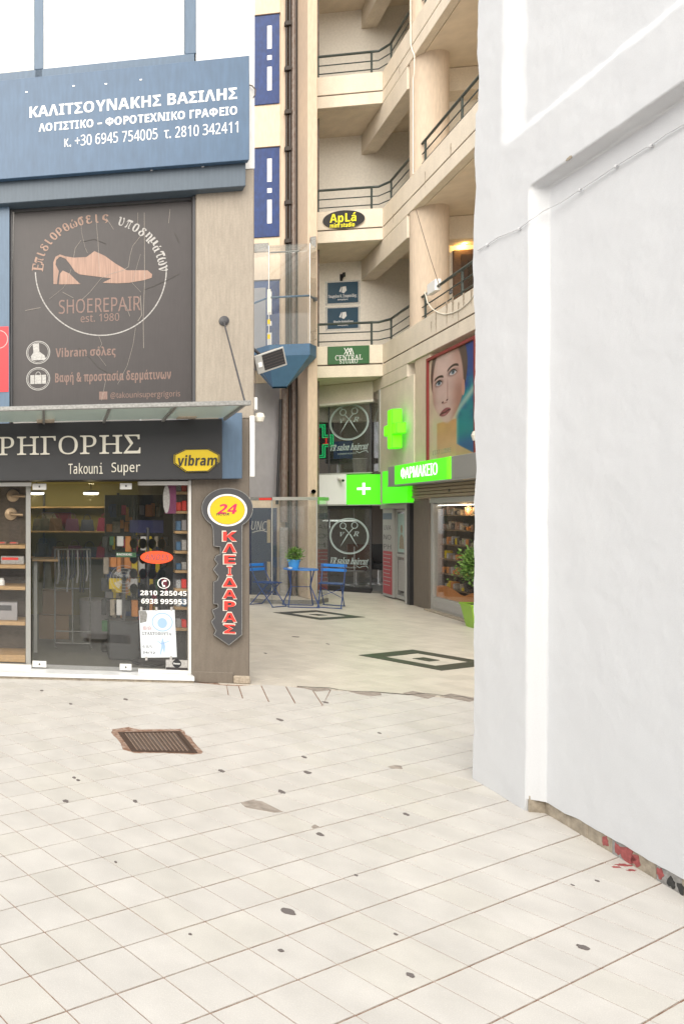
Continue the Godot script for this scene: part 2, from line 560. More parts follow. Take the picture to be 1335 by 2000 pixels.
# ---------------------------------------------------------------- scene
func _ready() -> void:
	rng.seed = 20240611
	# camera
	var cam := Camera3D.new()
	cam.name = "view_camera"
	cam.projection = Camera3D.PROJECTION_FRUSTUM
	cam.near = 0.1
	cam.far = 200.0
	cam.size = 2000.0 / FOC * cam.near
	cam.frustum_offset = Vector2((667.5 - PX) / FOC, (PY - 1000.0) / FOC) * cam.near
	cam.position = Vector3(0, EYE, 0)
	cam.current = true
	add_child(cam)
	# sky, exposure
	var sky_mat := ProceduralSkyMaterial.new()
	sky_mat.sky_top_color = Color(0.86, 0.90, 0.95)
	sky_mat.sky_horizon_color = Color(0.97, 0.965, 0.955)
	sky_mat.sky_curve = 0.2
	sky_mat.ground_bottom_color = Color(0.5, 0.48, 0.45)
	sky_mat.ground_horizon_color = Color(0.7, 0.7, 0.7)
	sky_mat.sky_energy_multiplier = 0.75
	var env := Environment.new()
	env.background_mode = Environment.BG_SKY
	env.sky = Sky.new()
	env.sky.sky_material = sky_mat
	env.tonemap_mode = Environment.TONE_MAPPER_LINEAR
	env.tonemap_exposure = 3.3
	env.sdfgi_enabled = true
	env.ssao_enabled = true
	env.ssil_enabled = true
	var we := WorldEnvironment.new()
	we.environment = env
	add_child(we)
	# a veiled sun, high behind the camera
	var sun := DirectionalLight3D.new()
	sun.name = "sun"
	sun.light_energy = 0.5
	sun.light_color = Color(1.0, 0.975, 0.935)
	sun.light_angular_distance = 60.0
	sun.shadow_enabled = true
	sun.rotation_degrees = Vector3(-32, -31, 0)
	add_child(sun)
	# frames of the walls
	FS = frame(3.496, 7.78, -10.2)
	FR = frame(3.72, 5.0, -100.2)
	FW = frame(9.64, 14.58, -104.8)
	FB = frame(10.03, 16.04, -10.2)
	FK = frame(10.39, 17.41, -10.2)
	FH = frame(10.22, 16.75, -42.2)
	FT = frame(7.90, 15.6, -10.2)
	materials()
	paving()
	shop_building()
	white_wall()
	arcade()
	salon()
	pharmacy()
	lift()
	opposite()
	shop_signs()
	shop_inside()
	street_things()
	photographer()

# ---------------------------------------------------------------- paving
func tile_mesh(w: float) -> ArrayMesh:
	var s := Sh.new()
	var h := w / 2.0
	var b := 0.0009
	var y := 0.0
	var lo := -0.012
	var top := [Vector3(-h + b, y, -h + b), Vector3(-h + b, y, h - b), Vector3(h - b, y, h - b), Vector3(h - b, y, -h + b)]
	var rim := [Vector3(-h, y - b, -h), Vector3(-h, y - b, h), Vector3(h, y - b, h), Vector3(h, y - b, -h)]
	s.quad(top[0], top[1], top[2], top[3])
	for i in 4:
		var j := (i + 1) % 4
		s.quad(rim[i], rim[j], top[j], top[i])
		s.quad(Vector3(rim[i].x, lo, rim[i].z), Vector3(rim[j].x, lo, rim[j].z), rim[j], rim[i])
	return s.mesh()

func inside(p: Vector2, poly: PackedVector2Array) -> bool:
	return Geometry2D.is_point_in_polygon(p, poly)

func paving() -> void:
	var ground := Node3D.new()
	ground.name = "pavement"
	ground.set_meta("kind", "structure")
	ground.set_meta("label", "square of pale square tiles laid diagonally with dark joints")
	add_child(ground)
	# the edge between the street paving and the square behind
	var edge := [[-700, 1318], [0, 1323], [378, 1333], [442, 1339], [445, 1358], [474, 1364], [525, 1371], [576, 1374], [630, 1378], [646, 1348], [740, 1353], [922, 1367], [1100, 1384]]
	var street := PackedVector2Array([Vector2(-9, -6), Vector2(9, -6), Vector2(9, 5.0)])
	var square := PackedVector2Array()
	var line := PackedVector2Array()
	for e in edge:
		line.append(gnd(e[0], e[1]))
	for i in range(line.size() - 1, -1, -1):
		street.append(line[i])
	street.append(Vector2(-9, 8.2))
	for e in [[430, 1336], [580, 1341], [646, 1347], [740, 1352], [922, 1366], [1100, 1383]]:
		square.append(gnd(e[0], e[1]))
	square.append_array(PackedVector2Array([Vector2(13, 6.5), Vector2(13, 19), Vector2(3, 19)]))
	# bed of the joints
	var bed := Sh.new()
	bed.plan(PackedVector2Array([Vector2(-60, -60), Vector2(60, -60), Vector2(60, 80), Vector2(-60, 80)]), -0.3, -0.0042)
	part(ground, "joint_bed", bed, M["joint"])
	# street tiles
	var da := Vector2(sin(GRID), -cos(GRID)) * TILE
	var db := Vector2(cos(GRID), sin(GRID)) * TILE
	var o := Vector2(0.3281, 2.0931) * EYE
	var whole := []
	var cut := Sh.new()
	var hole := hole_outline()
	for a in range(-40, 50):
		for b in range(-60, 50):
			var p := o + da * (a + 0.5) + db * (b + 0.5)
			if p.x < -8.5 or p.x > 8.5 or p.y < -5.6 or p.y > 8.6:
				continue
			var g := 0.0036 / TILE
			var cell := PackedVector2Array([o + da * (a + g) + db * (b + g), o + da * (a + g) + db * (b + 1 - g), o + da * (a + 1 - g) + db * (b + 1 - g), o + da * (a + 1 - g) + db * (b + g)])
			var n_in := 0
			var n_hole := 0
			for q in cell:
				n_in += 1 if inside(q, street) else 0
				n_hole += 1 if inside(q, hole) else 0
			if n_in == 4 and n_hole == 0 and not inside(p, hole):
				whole.append(p)
			elif n_in > 0:
				for piece in Geometry2D.intersect_polygons(cell, street):
					for rest in Geometry2D.clip_polygons(piece, hole):
						if absf(area(rest)) > 0.0006 and not Geometry2D.is_polygon_clockwise(rest):
							cut.plan(rest, -0.012, 0.0)
	# the 300 tiles that show largest are parts
	var seen := []
	for p in whole:
		if p.y < 1.0:
			continue
		var u: float = PX + FOC * p.x / p.y
		var v: float = PY + FOC * EYE / p.y
		if u > -20 and u < 1355 and v < 2060 and p.x < 3.6 + (p.y - 4.4) * 0.18:
			seen.append(p)
	seen.sort_custom(func(x, y): return x.y < y.y)
	var one := tile_mesh(TILE - 0.0066)
	var taken := {}
	for i in mini(300, seen.size()):
		var t := MeshInstance3D.new()
		t.name = "tile"
		t.mesh = one
		t.material_override = M["tile%d" % pick()]
		ground.add_child(t, true)
		t.position = Vector3(seen[i].x, rng.randf_range(-0.0007, 0.0007), -seen[i].y)
		t.rotation = Vector3(rng.randf_range(-0.002, 0.002), GRID, rng.randf_range(-0.002, 0.002))
		taken[seen[i]] = true
	var sets := [[], [], [], [], []]
	for p in whole:
		if not taken.has(p):
			sets[pick()].append(p)
	field(ground, sets, one, GRID, "tile", 0.0006)
	var cut_part := part(ground, "cut_tiles", cut, M["tile0"])
	cut_part.set_meta("kind", "stuff")
	# slabs of the threshold between the two pavings
	var js := [[[430, 1338], [442, 1357]], [[442, 1339], [446, 1358]], [[466, 1340], [474, 1364]], [[509, 1337], [525, 1371]], [[557.5, 1340], [576.5, 1374]], [[609, 1346], [630, 1378]], [[645, 1348], [631, 1378]]]
	for i in range(1, js.size() - 1):
		var s := Sh.new()
		var q := PackedVector2Array([gnd(js[i][1][0], js[i][1][1]), gnd(js[i + 1][1][0], js[i + 1][1][1]), gnd(js[i + 1][0][0], js[i + 1][0][1]), gnd(js[i][0][0], js[i][0][1])])
		for r in Geometry2D.offset_polygon(q, -0.006):
			s.plan(r, -0.012, 0.001)
		part(ground, "threshold_slab", s, M["tile%d" % (i % 3)])
	# plaza paving behind, with narrow joints
	var w := 0.2
	var turn := deg_to_rad(22.5)
	var ca := Vector2(sin(turn), -cos(turn)) * w
	var cb := Vector2(cos(turn), sin(turn)) * w
	var c0 := gnd(831.5, 1288)
	var sets2 := [[], [], []]
	var cut2 := Sh.new()
	for a in range(-70, 40):
		for b in range(-50, 60):
			var p := c0 + ca * a + cb * b
			if p.x < 2.8 or p.x > 13 or p.y < 5.5 or p.y > 18.6:
				continue
			var g := 0.4925
			var cell := PackedVector2Array([p - ca * g - cb * g, p + ca * g - cb * g, p + ca * g + cb * g, p - ca * g + cb * g])
			var n_in := 0
			for q in cell:
				n_in += 1 if inside(q, square) else 0
			if n_in == 4:
				sets2[rng.randi() % 3].append(p)
			elif n_in > 0:
				for piece in Geometry2D.intersect_polygons(cell, square):
					if absf(area(piece)) > 0.0006:
						cut2.plan(piece, -0.012, 0.0)
	field(ground, sets2, tile_mesh(w - 0.0028), turn, "plaza", 0.0004)
	part(ground, "plaza_cut_tiles", cut2, M["plaza0"]).set_meta("kind", "stuff")
	var bed2 := Sh.new()
	bed2.plan(square, -0.02, -0.002)
	part(ground, "plaza_joint_bed", bed2, M["plaza_joint"])
	# two dark squares laid into the plaza, tile by tile
	for m in [[c0, 0.0], [(gnd(531, 1197.6) + gnd(714.3, 1204.5)) / 2.0, -3.0]]:
		var t2: float = turn + deg_to_rad(m[1])
		var xa := Vector2(sin(t2), -cos(t2)) * w
		var xb := Vector2(cos(t2), sin(t2)) * w
		for i in range(-2, 3):
			for j in range(-2, 3):
				if maxi(absi(i), absi(j)) == 2 or i == 0 and j == 0:
					var p: Vector2 = m[0] + xa * i + xb * j
					var s := Sh.new()
					s.plan(PackedVector2Array([p - (xa + xb) * 0.494, p + (xa - xb) * 0.494, p + (xa + xb) * 0.494, p - (xa - xb) * 0.494]), -0.004, 0.0035 + rng.randf() * 0.0006)
					part(ground, "dark_tile", s, M["dark_tile"])
	# worn patches along the threshold, and where tiles were mended
	for q in [[[580, 1341], [600, 1344], [640, 1344], [648, 1348], [618, 1351]], [[678, 1350], [700, 1350], [742, 1353], [745, 1358], [724, 1360], [700, 1356]], [[786, 1354], [806, 1350], [852, 1359], [835, 1365]], [[858, 1360], [880, 1355], [935, 1365], [916, 1371]], [[471, 1569], [492, 1563], [512, 1566], [552, 1586], [535, 1587], [480, 1577]], [[757, 1498], [770, 1495], [782, 1496], [786, 1502], [768, 1501]], [[608, 1615], [615, 1611], [622, 1615], [611, 1618]]]:
		var s := Sh.new()
		var poly := PackedVector2Array()
		for e in q:
			poly.append(gnd(e[0], e[1]))
		s.plan(poly, -0.003, 0.0028)
		part(ground, "worn_patch", s, M["old_tile"])
	# the open crack along the threshold
	var crack := Sh.new()
	var cp := []
	for e in [[580, 1341], [605, 1342.5], [640, 1343.5], [660, 1347], [690, 1351], [722, 1351], [760, 1354], [800, 1357], [830, 1354.5], [866, 1359], [900, 1361], [925, 1367]]:
		var g3 := gnd(e[0], e[1])
		cp.append(Vector3(g3.x, 0.0, -g3.y))
	for i in cp.size() - 1:
		var d: Vector3 = (cp[i + 1] - cp[i]).normalized()
		var sd := Vector3(-d.z, 0, d.x) * rng.randf_range(0.004, 0.011)
		crack.quad(cp[i] - sd + Vector3(0, 0.0036, 0), cp[i + 1] - sd + Vector3(0, 0.0036, 0), cp[i + 1] + sd + Vector3(0, 0.0036, 0), cp[i] + sd + Vector3(0, 0.0036, 0))
	part(ground, "crack", crack, M["dark_crack"])
	# trodden chewing gum and spots
	for g in [[563, 1781, 15, 8], [548, 1857, 7, 3], [1138, 1851, 12, 5], [801, 1905, 9, 5], [625, 1630, 7, 4], [550, 1547, 7, 4], [600, 1509, 8, 3], [433, 1506, 6, 3], [129, 1565, 7, 3], [264, 1565, 5, 3], [793, 1591, 6, 3], [546, 1406, 6, 3], [635, 1372, 6, 2], [245, 1366, 5, 2], [594, 1479, 5, 2], [772, 1825, 4, 2], [371, 1825, 4, 2], [695, 1710, 4, 2], [226, 1684, 3, 2], [82, 1349, 4, 1.5], [138, 1375, 4, 1.5], [145, 1519, 4, 2], [153, 1524, 4, 2], [740, 1432, 4, 1.5], [1165, 1721, 4, 2], [1117, 1729, 3, 1.5], [640, 1258, 3, 1], [577, 1244, 8, 1], [518, 1276, 3, 1]]:
		var s := Sh.new()
		var a := gnd(g[0] - g[2], g[1])
		var b := gnd(g[0] + g[2], g[1])
		var c := gnd(g[0], g[1] - g[3])
		var d := gnd(g[0], g[1] + g[3])
		var mid := (a + b) / 2.0
		var poly := blob(mid, (b - a).length() * 0.4, (c - d).length() * 0.4, 0.22)
		s.plan(poly, -0.002, 0.0033)
		part(ground, "gum_spot", s, M["gum"])

func pick() -> int:
	var r := rng.randf()
	return 0 if r < 0.3 else 1 if r < 0.55 else 2 if r < 0.75 else 3 if r < 0.87 else 4

func area(p: PackedVector2Array) -> float:
	var s := 0.0
	for i in p.size():
		s += p[i].cross(p[(i + 1) % p.size()])
	return s / 2.0

func field(parent: Node, sets: Array, one: Mesh, turn: float, look: String, wobble: float) -> void:
	for k in sets.size():
		var mm := MultiMesh.new()
		mm.transform_format = MultiMesh.TRANSFORM_3D
		mm.mesh = one
		mm.instance_count = sets[k].size()
		for i in sets[k].size():
			var p: Vector2 = sets[k][i]
			mm.set_instance_transform(i, Transform3D(Basis(Vector3.UP, turn), Vector3(p.x, rng.randf_range(-wobble, wobble), -p.y)))
		var o := MultiMeshInstance3D.new()
		o.name = "far_tiles" if look == "tile" else "plaza_tiles"
		o.multimesh = mm
		o.material_override = M["%s%d" % [look, k]]
		o.set_meta("kind", "stuff")
		parent.add_child(o, true)

func hole_outline() -> PackedVector2Array:
	# broken edge of the tiles around the drain grate
	var out := PackedVector2Array()
	for e in [[217, 1430], [222, 1423], [236, 1422], [247, 1417.5], [258, 1421], [274, 1424], [300, 1423.5], [330, 1423.5], [352, 1423], [360, 1427], [363, 1434], [372, 1438], [378, 1448], [388, 1459], [397, 1468], [394, 1472], [375, 1474], [350, 1472], [320, 1471], [262, 1471], [254, 1468], [240, 1464], [236, 1452], [228, 1442], [222, 1437]]:
		out.append(gnd(e[0], e[1]))
	if Geometry2D.is_polygon_clockwise(out):
		out.reverse()
	return out

func drain() -> void:
	var c := gnd(305, 1448)
	var t := thing("drain_grate", "rusty square iron drain grate set in broken tiles before the shop", "drain cover", Transform3D(), Vector3(c.x, 0, -c.y))
	var s := Sh.new()
	s.plan(hole_outline(), -0.2, -0.006)
	part(t, "mortar_collar", s, M["mortar"])
	# the iron plate between the corners in the photograph
	var q := [gnd(231, 1430), gnd(352, 1428), gnd(386, 1470), gnd(258, 1467)]
	var plate := Sh.new()
	plate.plan(PackedVector2Array(q), -0.05, -0.003)
	part(t, "plate", plate, M["iron"])
	var at := func(x: float, y: float) -> Vector2:
		return q[0].lerp(q[1], x).lerp(q[3].lerp(q[2], x), y)
	for i in 13:
		var x := 0.1 + 0.064 * i
		var b := Sh.new()
		b.plan(PackedVector2Array([at.call(x - 0.0055, 0.06), at.call(x + 0.0055, 0.06), at.call(x + 0.0055, 0.95), at.call(x - 0.0055, 0.95)]), -0.004, 0.0015)
		part(t, "rib", b, M["worn_iron"])
	for i in 13:
		var y := 0.1 + 0.064 * i
		var b := Sh.new()
		b.plan(PackedVector2Array([at.call(0.09, y - 0.006), at.call(0.9, y - 0.006), at.call(0.9, y + 0.006), at.call(0.09, y + 0.006)]), -0.004, 0.0005)
		part(t, "crossbar", b, M["pipe_grey"])
	var rim := Sh.new()
	for e in [[0.0, 0.0, 1.0, 0.05], [0.0, 0.95, 1.0, 1.0], [0.0, 0.05, 0.06, 0.95], [0.94, 0.05, 1.0, 0.95]]:
		rim.plan(PackedVector2Array([at.call(e[0], e[1]), at.call(e[2], e[1]), at.call(e[2], e[3]), at.call(e[0], e[3])]), -0.004, 0.002)
	part(t, "rim", rim, M["iron"])

# ---------------------------------------------------------------- cobbler's shop building
func shop_building() -> void:
	var b := thing("shop_building", "two storey corner building with tan pier and cobbler's shop front", "building", FS)
	var xr := on(FS, 497, 600).x            # right end of the upper walls
	var xl := -6.0
	# upper white wall around the office windows
	var wt := 8.4
	var y_band := on(FS, 480, 330).y
	var w1 := on(FS, 85, 100)
	var w2 := on(FS, 362, 80)
	var sill := on(FS, 362, 107).y
	bx(b, "upper_wall", Vector3(on(FS, 383, 60).x, y_band, -0.4), Vector3(xr, wt, 0.0), M["white_render"])
	bx(b, "side_wall", Vector3(xr - 0.3, 0.0, -7.0), Vector3(xr - 0.002, wt - 0.01, -0.402), M["white_render"])
	bx(b, "rear_wall", Vector3(xl, 0.0, -7.2), Vector3(xr - 0.31, wt - 0.02, -7.0), M["white_render"])
	bx(b, "roof", Vector3(xl, wt - 0.25, -7.2), Vector3(xr - 0.01, wt - 0.012, -0.41), M["concrete_grey"])
	# office windows with blue frames
	var fm: Material = M["blue_metal"]
	for k in 2:
		var x0: float = [w1.x, on(FS, -420, 100).x][k]
		var x1: float = [w2.x, on(FS, 67, 100).x][k]
		var win := bx(b, "window", Vector3(x0, sill, -0.09), Vector3(x1, wt - 0.5, -0.075), M["sky_and_paper_white"] if k == 0 else M["cream_sky_white"])  # opaque sheet painted as the bright sky the glass would mirror
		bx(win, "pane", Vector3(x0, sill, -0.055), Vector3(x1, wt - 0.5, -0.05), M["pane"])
		bx(win, "sill_rail", Vector3(x0 - 0.09, sill - 0.22, -0.1), Vector3(x1 + 0.09, sill, 0.012), fm, 0.004)
	bx(b, "mullion", Vector3(on(FS, 67, 100).x, sill + 0.001, -0.1), Vector3(w1.x, wt - 0.5, 0.01), fm, 0.004)
	bx(b, "mullion", Vector3(w2.x, sill + 0.001, -0.1), Vector3(on(FS, 383, 60).x - 0.001, wt - 0.5, 0.01), fm, 0.004)
	bx(b, "parapet", Vector3(xl, wt - 0.5, -0.4), Vector3(on(FS, 383, 60).x - 0.002, wt, -0.003), M["white_render"])
	bx(b, "spandrel", Vector3(xl, y_band + 0.001, -0.4), Vector3(on(FS, 383, 60).x - 0.003, sill - 0.221, -0.004), M["white_render"])
	# slate coloured metal band under the office sign
	var s := Sh.new()
	var p0 := on(FS, 0, 372, 0.12)
	var bt := on(FS, 480, 316, 0.12)
	var bb := on(FS, 480, 363, 0.12)
	s.bbox(Vector3(xl, bb.y, -0.3), Vector3(bt.x, bt.y, 0.12), 0.006)
	part(b, "metal_band", s, M["slate_metal"])
	# tan pier
	var px := on(FS, 383, 600).x
	var can := on(FS, 430, 815).y
	bx(b, "pier", Vector3(px, can - 0.02, -0.4), Vector3(xr - 0.0015, y_band - 0.001, 0.0), M["tan_render"], 0.012)
	var lo_r := on(FS, 488, 1200).x
	var fx := on(FS, 376, 1200).x
	bx(b, "pier_base", Vector3(fx, 0.0, -0.4), Vector3(lo_r, can - 0.021, -0.004), M["brown_render"], 0.012)
	pb(b, "corner_stone", FS, 457, 1320, 489.5, 1337, -0.2, 0.022, M["stone_block"], 0.012)
	pb(b, "plaster_skirt", FS, 376, 1311, 456.5, 1336, -0.2, 0.008, M["brown_render"], 0.008)
	pb(b, "white_trim", FS, 488, 812, 497.5, 931, -0.05, 0.006, M["white"], 0.004)
	# blue column at the far side of the display window
	bx(b, "blue_column", Vector3(xl, can - 0.02, -0.3), Vector3(on(FS, 19, 600).x, bb.y - 0.001, 0.03), M["blue_metal"])
	# frame of the boarded window above the canopy
	var fr_mat: Material = M["charcoal"]
	var ix0 := on(FS, 20, 600).x
	var ix1 := px - 0.001
	var iy1 := bb.y - 0.002
	bx(b, "window_head", Vector3(ix0, on(FS, 376, 392, -0.1).y, -0.28), Vector3(ix1, iy1, -0.06), fr_mat)
	bx(b, "window_jamb", Vector3(on(FS, 377, 600).x, can, -0.28), Vector3(ix1 - 0.001, iy1 - 0.001, -0.02), fr_mat, 0.004)
	bx(b, "window_jamb", Vector3(ix0 + 0.001, can, -0.28), Vector3(ix0 + 0.025, iy1 - 0.001, -0.03), fr_mat, 0.004)
	# lintel zone behind the shop sign
	bx(b, "lintel", Vector3(xl, on(FS, 250, 938).y, -0.3), Vector3(px - 0.002, can - 0.022, -0.06), M["charcoal"])
	# marble step: its front runs a little out of line with the wall
	var st := Sh.new()
	var a0 := on(FS, 0, 1317)
	var step_y := 0.07
	var near_l := FS.affine_inverse() * Vector3(gnd(0, 1325).x, 0, -gnd(0, 1325).y)
	var near_r := FS.affine_inverse() * Vector3(gnd(379, 1334.5).x, 0, -gnd(379, 1334.5).y)
	var far_l := near_l + (near_l - near_r) * 1.6
	st.hexa([Vector3(far_l.x, 0.0, far_l.z), Vector3(near_r.x, 0.0, near_r.z), Vector3(near_r.x, 0, -0.3), Vector3(far_l.x, 0, -0.3), Vector3(far_l.x, 0.028, far_l.z), Vector3(near_r.x, 0.028, near_r.z), Vector3(near_r.x, 0.028, -0.3), Vector3(far_l.x, 0.028, -0.3)])
	part(b, "step_riser", st, M["concrete"])
	var st2 := Sh.new()
	var e := Vector3(0, 0, 0.02)
	st2.hexa([Vector3(far_l.x, 0.0285, far_l.z) + e, Vector3(near_r.x, 0.0285, near_r.z) + e, Vector3(near_r.x, 0.0285, -0.3), Vector3(far_l.x, 0.0285, -0.3), Vector3(far_l.x, step_y, far_l.z) + e, Vector3(near_r.x, step_y, near_r.z) + e, Vector3(near_r.x, step_y, -0.3), Vector3(far_l.x, step_y, -0.3)])
	part(b, "step", st2, M["marble"])
	# shop front: white frame, fixed panes and a glass door
	var top := on(FS, 300, 944, -0.06).y
	var zf := -0.06
	bx(b, "frame_post", Vector3(on(FS, 368, 1100, zf).x, step_y + 0.001, zf - 0.06), Vector3(fx - 0.002, top + 0.03, zf + 0.02), M["white_frame"], 0.004)
	bx(b, "frame_head", Vector3(on(FS, 270, 1100, zf).x, top - 0.02, zf - 0.055), Vector3(on(FS, 368, 1100, zf).x - 0.001, top + 0.02, zf + 0.018), M["white_frame"], 0.003)
	bx(b, "frame_sill", Vector3(on(FS, 270, 1100, zf).x, step_y + 0.001, zf - 0.055), Vector3(on(FS, 368, 1100, zf).x - 0.001, step_y + 0.035, zf + 0.018), M["white_frame"], 0.003)
	bx(b, "frame_head", Vector3(xl, top - 0.02, zf - 0.055), Vector3(on(FS, 62, 1100, zf).x, top + 0.02, zf + 0.018), M["white_frame"], 0.003)
	bx(b, "frame_sill", Vector3(xl, step_y + 0.001, zf - 0.055), Vector3(on(FS, 62, 1100, zf).x, step_y + 0.035, zf + 0.018), M["white_frame"], 0.003)
	var pr := bx(b, "shop_pane", Vector3(on(FS, 271, 1100, zf).x, step_y + 0.036, zf - 0.02), Vector3(on(FS, 367.5, 1100, zf).x, top - 0.021, zf - 0.012), M["pane"])
	bx(b, "shop_pane", Vector3(xl, step_y + 0.036, zf - 0.02), Vector3(on(FS, 61, 1100, zf).x, top - 0.021, zf - 0.012), M["pane"])
	# the door stands a trace out of plumb
	var door := Node3D.new()
	door.name = "glass_door"
	b.add_child(door)
	var dx0 := on(FS, 63.5, 1100, zf).x
	var dx1 := on(FS, 269.5, 1100, zf).x
	door.position = Vector3(0, step_y + 0.012, zf + 0.004)
	door.rotation_degrees.x = 0.78
	bx(door, "pane", Vector3(dx0, 0, -0.005), Vector3(dx1, top - step_y - 0.014, 0.005), M["door_pane"])
	for q in [[64, 91, 0], [234, 257, 0], [64, 91, 1], [234, 257, 1]]:
		var hx0 := on(FS, q[0], 1100, zf).x
		var hx1 := on(FS, q[1], 1100, zf).x
		var y0: float = top - step_y - 0.075 if q[2] == 0 else 0.004
		bx(door, "hinge_plate", Vector3(hx0, y0, -0.014), Vector3(hx1, y0 + 0.068, 0.014), M["white_frame"], 0.004)
		bx(door, "hinge_screw", Vector3((hx0 + hx1) / 2 - 0.008, y0 + 0.025, 0.0141), Vector3((hx0 + hx1) / 2 + 0.008, y0 + 0.045, 0.018), M["charcoal"], 0.003)
	# boarded window with the cobbler's print, its own thing on the building
	shoe_board()

func shoe_board() -> void:
	var d := -0.07
	var tl := on(FS, 23, 411, d)
	var br := on(FS, 376, 783, d)
	var top := on(FS, 376, 393, d).y
	var bot := on(FS, 376, 783, d).y - 0.05
	var t := thing("shoe_repair_board", "brown cracked vinyl window board with shoe drawing and shoe repair lettering", "sign", FS, Vector3(tl.x, bot, d))
	bx(t, "board", Vector3(tl.x, bot, d - 0.02), Vector3(br.x, top, d), M["poster_brown"])
	var z0 := d + 0.0006
	var z1 := d + 0.003
	# a sliver of white showing at the peeled left edge
	var sl := Sh.new()
	sl.prism(flat(FS, [[23, 412], [29, 410], [27, 440], [24.5, 600], [22, 600]], d), z0, z1)
	sl.prism(flat(FS, [[19, 660], [21, 640], [20.5, 790], [19, 792]], d), z0, z1)
	part(t, "peeled_edge", sl, M["pale_print"])
	# ring
	var s := Sh.new()
	var k := 300.0 / 1335.0
	var px := func(x: float, y: float) -> Array: return [50.0 + x * k, 400.0 + y * k]
	var rp := []
	for i in 61:
		var a := lerpf(deg_to_rad(182), deg_to_rad(362), i / 60.0)
		var w := Vector2(655 + cos(a) * 568, 570 - sin(a) * 565)
		rp.append(px.call(w.x, w.y))
	ribbon(s, flat(FS, rp, d), 0.012, z0, z1)
	part(t, "ring", s, M["pale_print"])
	# shoe
	var sh := Sh.new()
	var shoe := []
	for q in [[245, 690], [243, 500], [262, 452], [300, 432], [345, 448], [420, 460], [530, 455], [600, 403], [690, 445], [780, 510], [880, 570], [1000, 570], [1060, 570], [1100, 605], [1095, 635], [1030, 655], [900, 678], [800, 683], [670, 678], [745, 640], [600, 622], [520, 612], [470, 605], [430, 580], [390, 520], [350, 470], [300, 450], [268, 480], [262, 520], [290, 575], [280, 640], [275, 690]]:
		shoe.append(px.call(q[0], q[1]))
	sh.prism(flat(FS, shoe, d), z0, z1)
	part(t, "shoe_print", sh, M["peach"])
	var hl := Sh.new()
	var heel := []
	for q in [[290, 692], [300, 600], [325, 572], [385, 600], [440, 655], [478, 690]]:
		heel.append(px.call(q[0], q[1]))
	hl.prism(flat(FS, heel, d), z0, z1)
	part(t, "heel_print", hl, M["peach"])
	# lettering on the curve, one letter at a time
	var text := "Επιδιορθώσεις υποδημάτων"
	for i in text.length():
		if text[i] == " ":
			continue
		var f := float(i) / (text.length() - 1)
		var a := lerpf(deg_to_rad(176), deg_to_rad(3), f)
		var c: Array = px.call(652 + cos(a) * 545, 575 - sin(a) * 455)
		var o := on(FS, c[0], c[1], d)
		var h := 0.12 if i == 0 else 0.092
		var wd := 0.06 + (0.02 if text[i] in "ωώμΕ" else 0.0)
		if text[i] in "ιί": wd = 0.03
		var lt := words(t, text[i], o + Vector3(-wd / 2, h / 2, 0.0006), o + Vector3(wd / 2, -h / 2, 0.0006), M["peach"] if i < 13 else M["pale_print"], "Droid Serif", 700, 0.0025, 0.0)
		var off: Vector3 = base_of[t]
		var pos := o - off
		var tilt := a - PI / 2.0
		lt.transform = Transform3D(Basis(Vector3.BACK, tilt * 0.95), pos) * Transform3D(Basis(), -pos) * lt.transform
	var w1: Array = px.call(290, 815)
	var w2: Array = px.call(1000, 925)
	pw(t, "SHOEREPAIR", FS, w1[0], w1[1] + 3, w2[0], w2[1] - 2, z0, M["faded_peach"], "Droid Sans", 400, 0.002)
	w1 = px.call(480, 955)
	w2 = px.call(815, 1008)
	pw(t, "est. 1980", FS, w1[0], w1[1], w2[0], w2[1], z0, M["faded_peach"], "Droid Sans", 400, 0.002)
	# boot and suitcase icons
	for q in [[75, 688.5, 0], [75, 740, 1]]:
		var c := on(FS, q[0], q[1], d)
		var ic := Sh.new()
		ring(ic, Vector2(c.x, c.y), 0.128, 0.126, 0.008, z0, z1)
		ring(ic, Vector2(c.x, c.y), 0.112, 0.11, 0.005, z0, z1)
		var m := 0.0042
		if q[2] == 0:
			var bt := PackedVector2Array()
			for w in [[-14, 22], [2, 24], [3, 2], [16, -8], [20, -17], [17, -20], [-16, -20], [-19, -10], [-12, 0]]:
				bt.append(Vector2(c.x + w[0] * m, c.y + w[1] * m))
			ic.prism(bt, z0, z1)
		else:
			for w in [[-20, -13, -10, 10], [-8.6, -13, 8.6, 10], [10, -13, 20, 10]]:
				ic.prism(PackedVector2Array([Vector2(c.x + w[0] * m, c.y + w[1] * m), Vector2(c.x + w[2] * m, c.y + w[1] * m), Vector2(c.x + w[2] * m, c.y + w[3] * m), Vector2(c.x + w[0] * m, c.y + w[3] * m)]), z0, z1)
			ribbon(ic, arc(Vector2(c.x, c.y + 11 * m), 6 * m, 7 * m, 0, PI, 8), 0.006, z0, z1)
		part(t, "boot_icon" if q[2] == 0 else "suitcase_icon", ic, M["pale_print"])
	pw(t, "Vibram σόλες", FS, 109, 680, 226, 698, z0, M["faded_peach"], "Droid Sans", 700, 0.002)
	pw(t, "Βαφή & προστασία δερμάτινων", FS, 108, 728, 334, 746, z0, M["faded_peach"], "Droid Sans", 700, 0.002)
	pw(t, "@takounisupergrigoris", FS, 216, 766, 352, 778, z0, M["faded_peach"], "Droid Sans", 400, 0.002)
	pb(t, "page_icon", FS, 194, 765, 210, 780, z0, z1, M["faded_peach"])
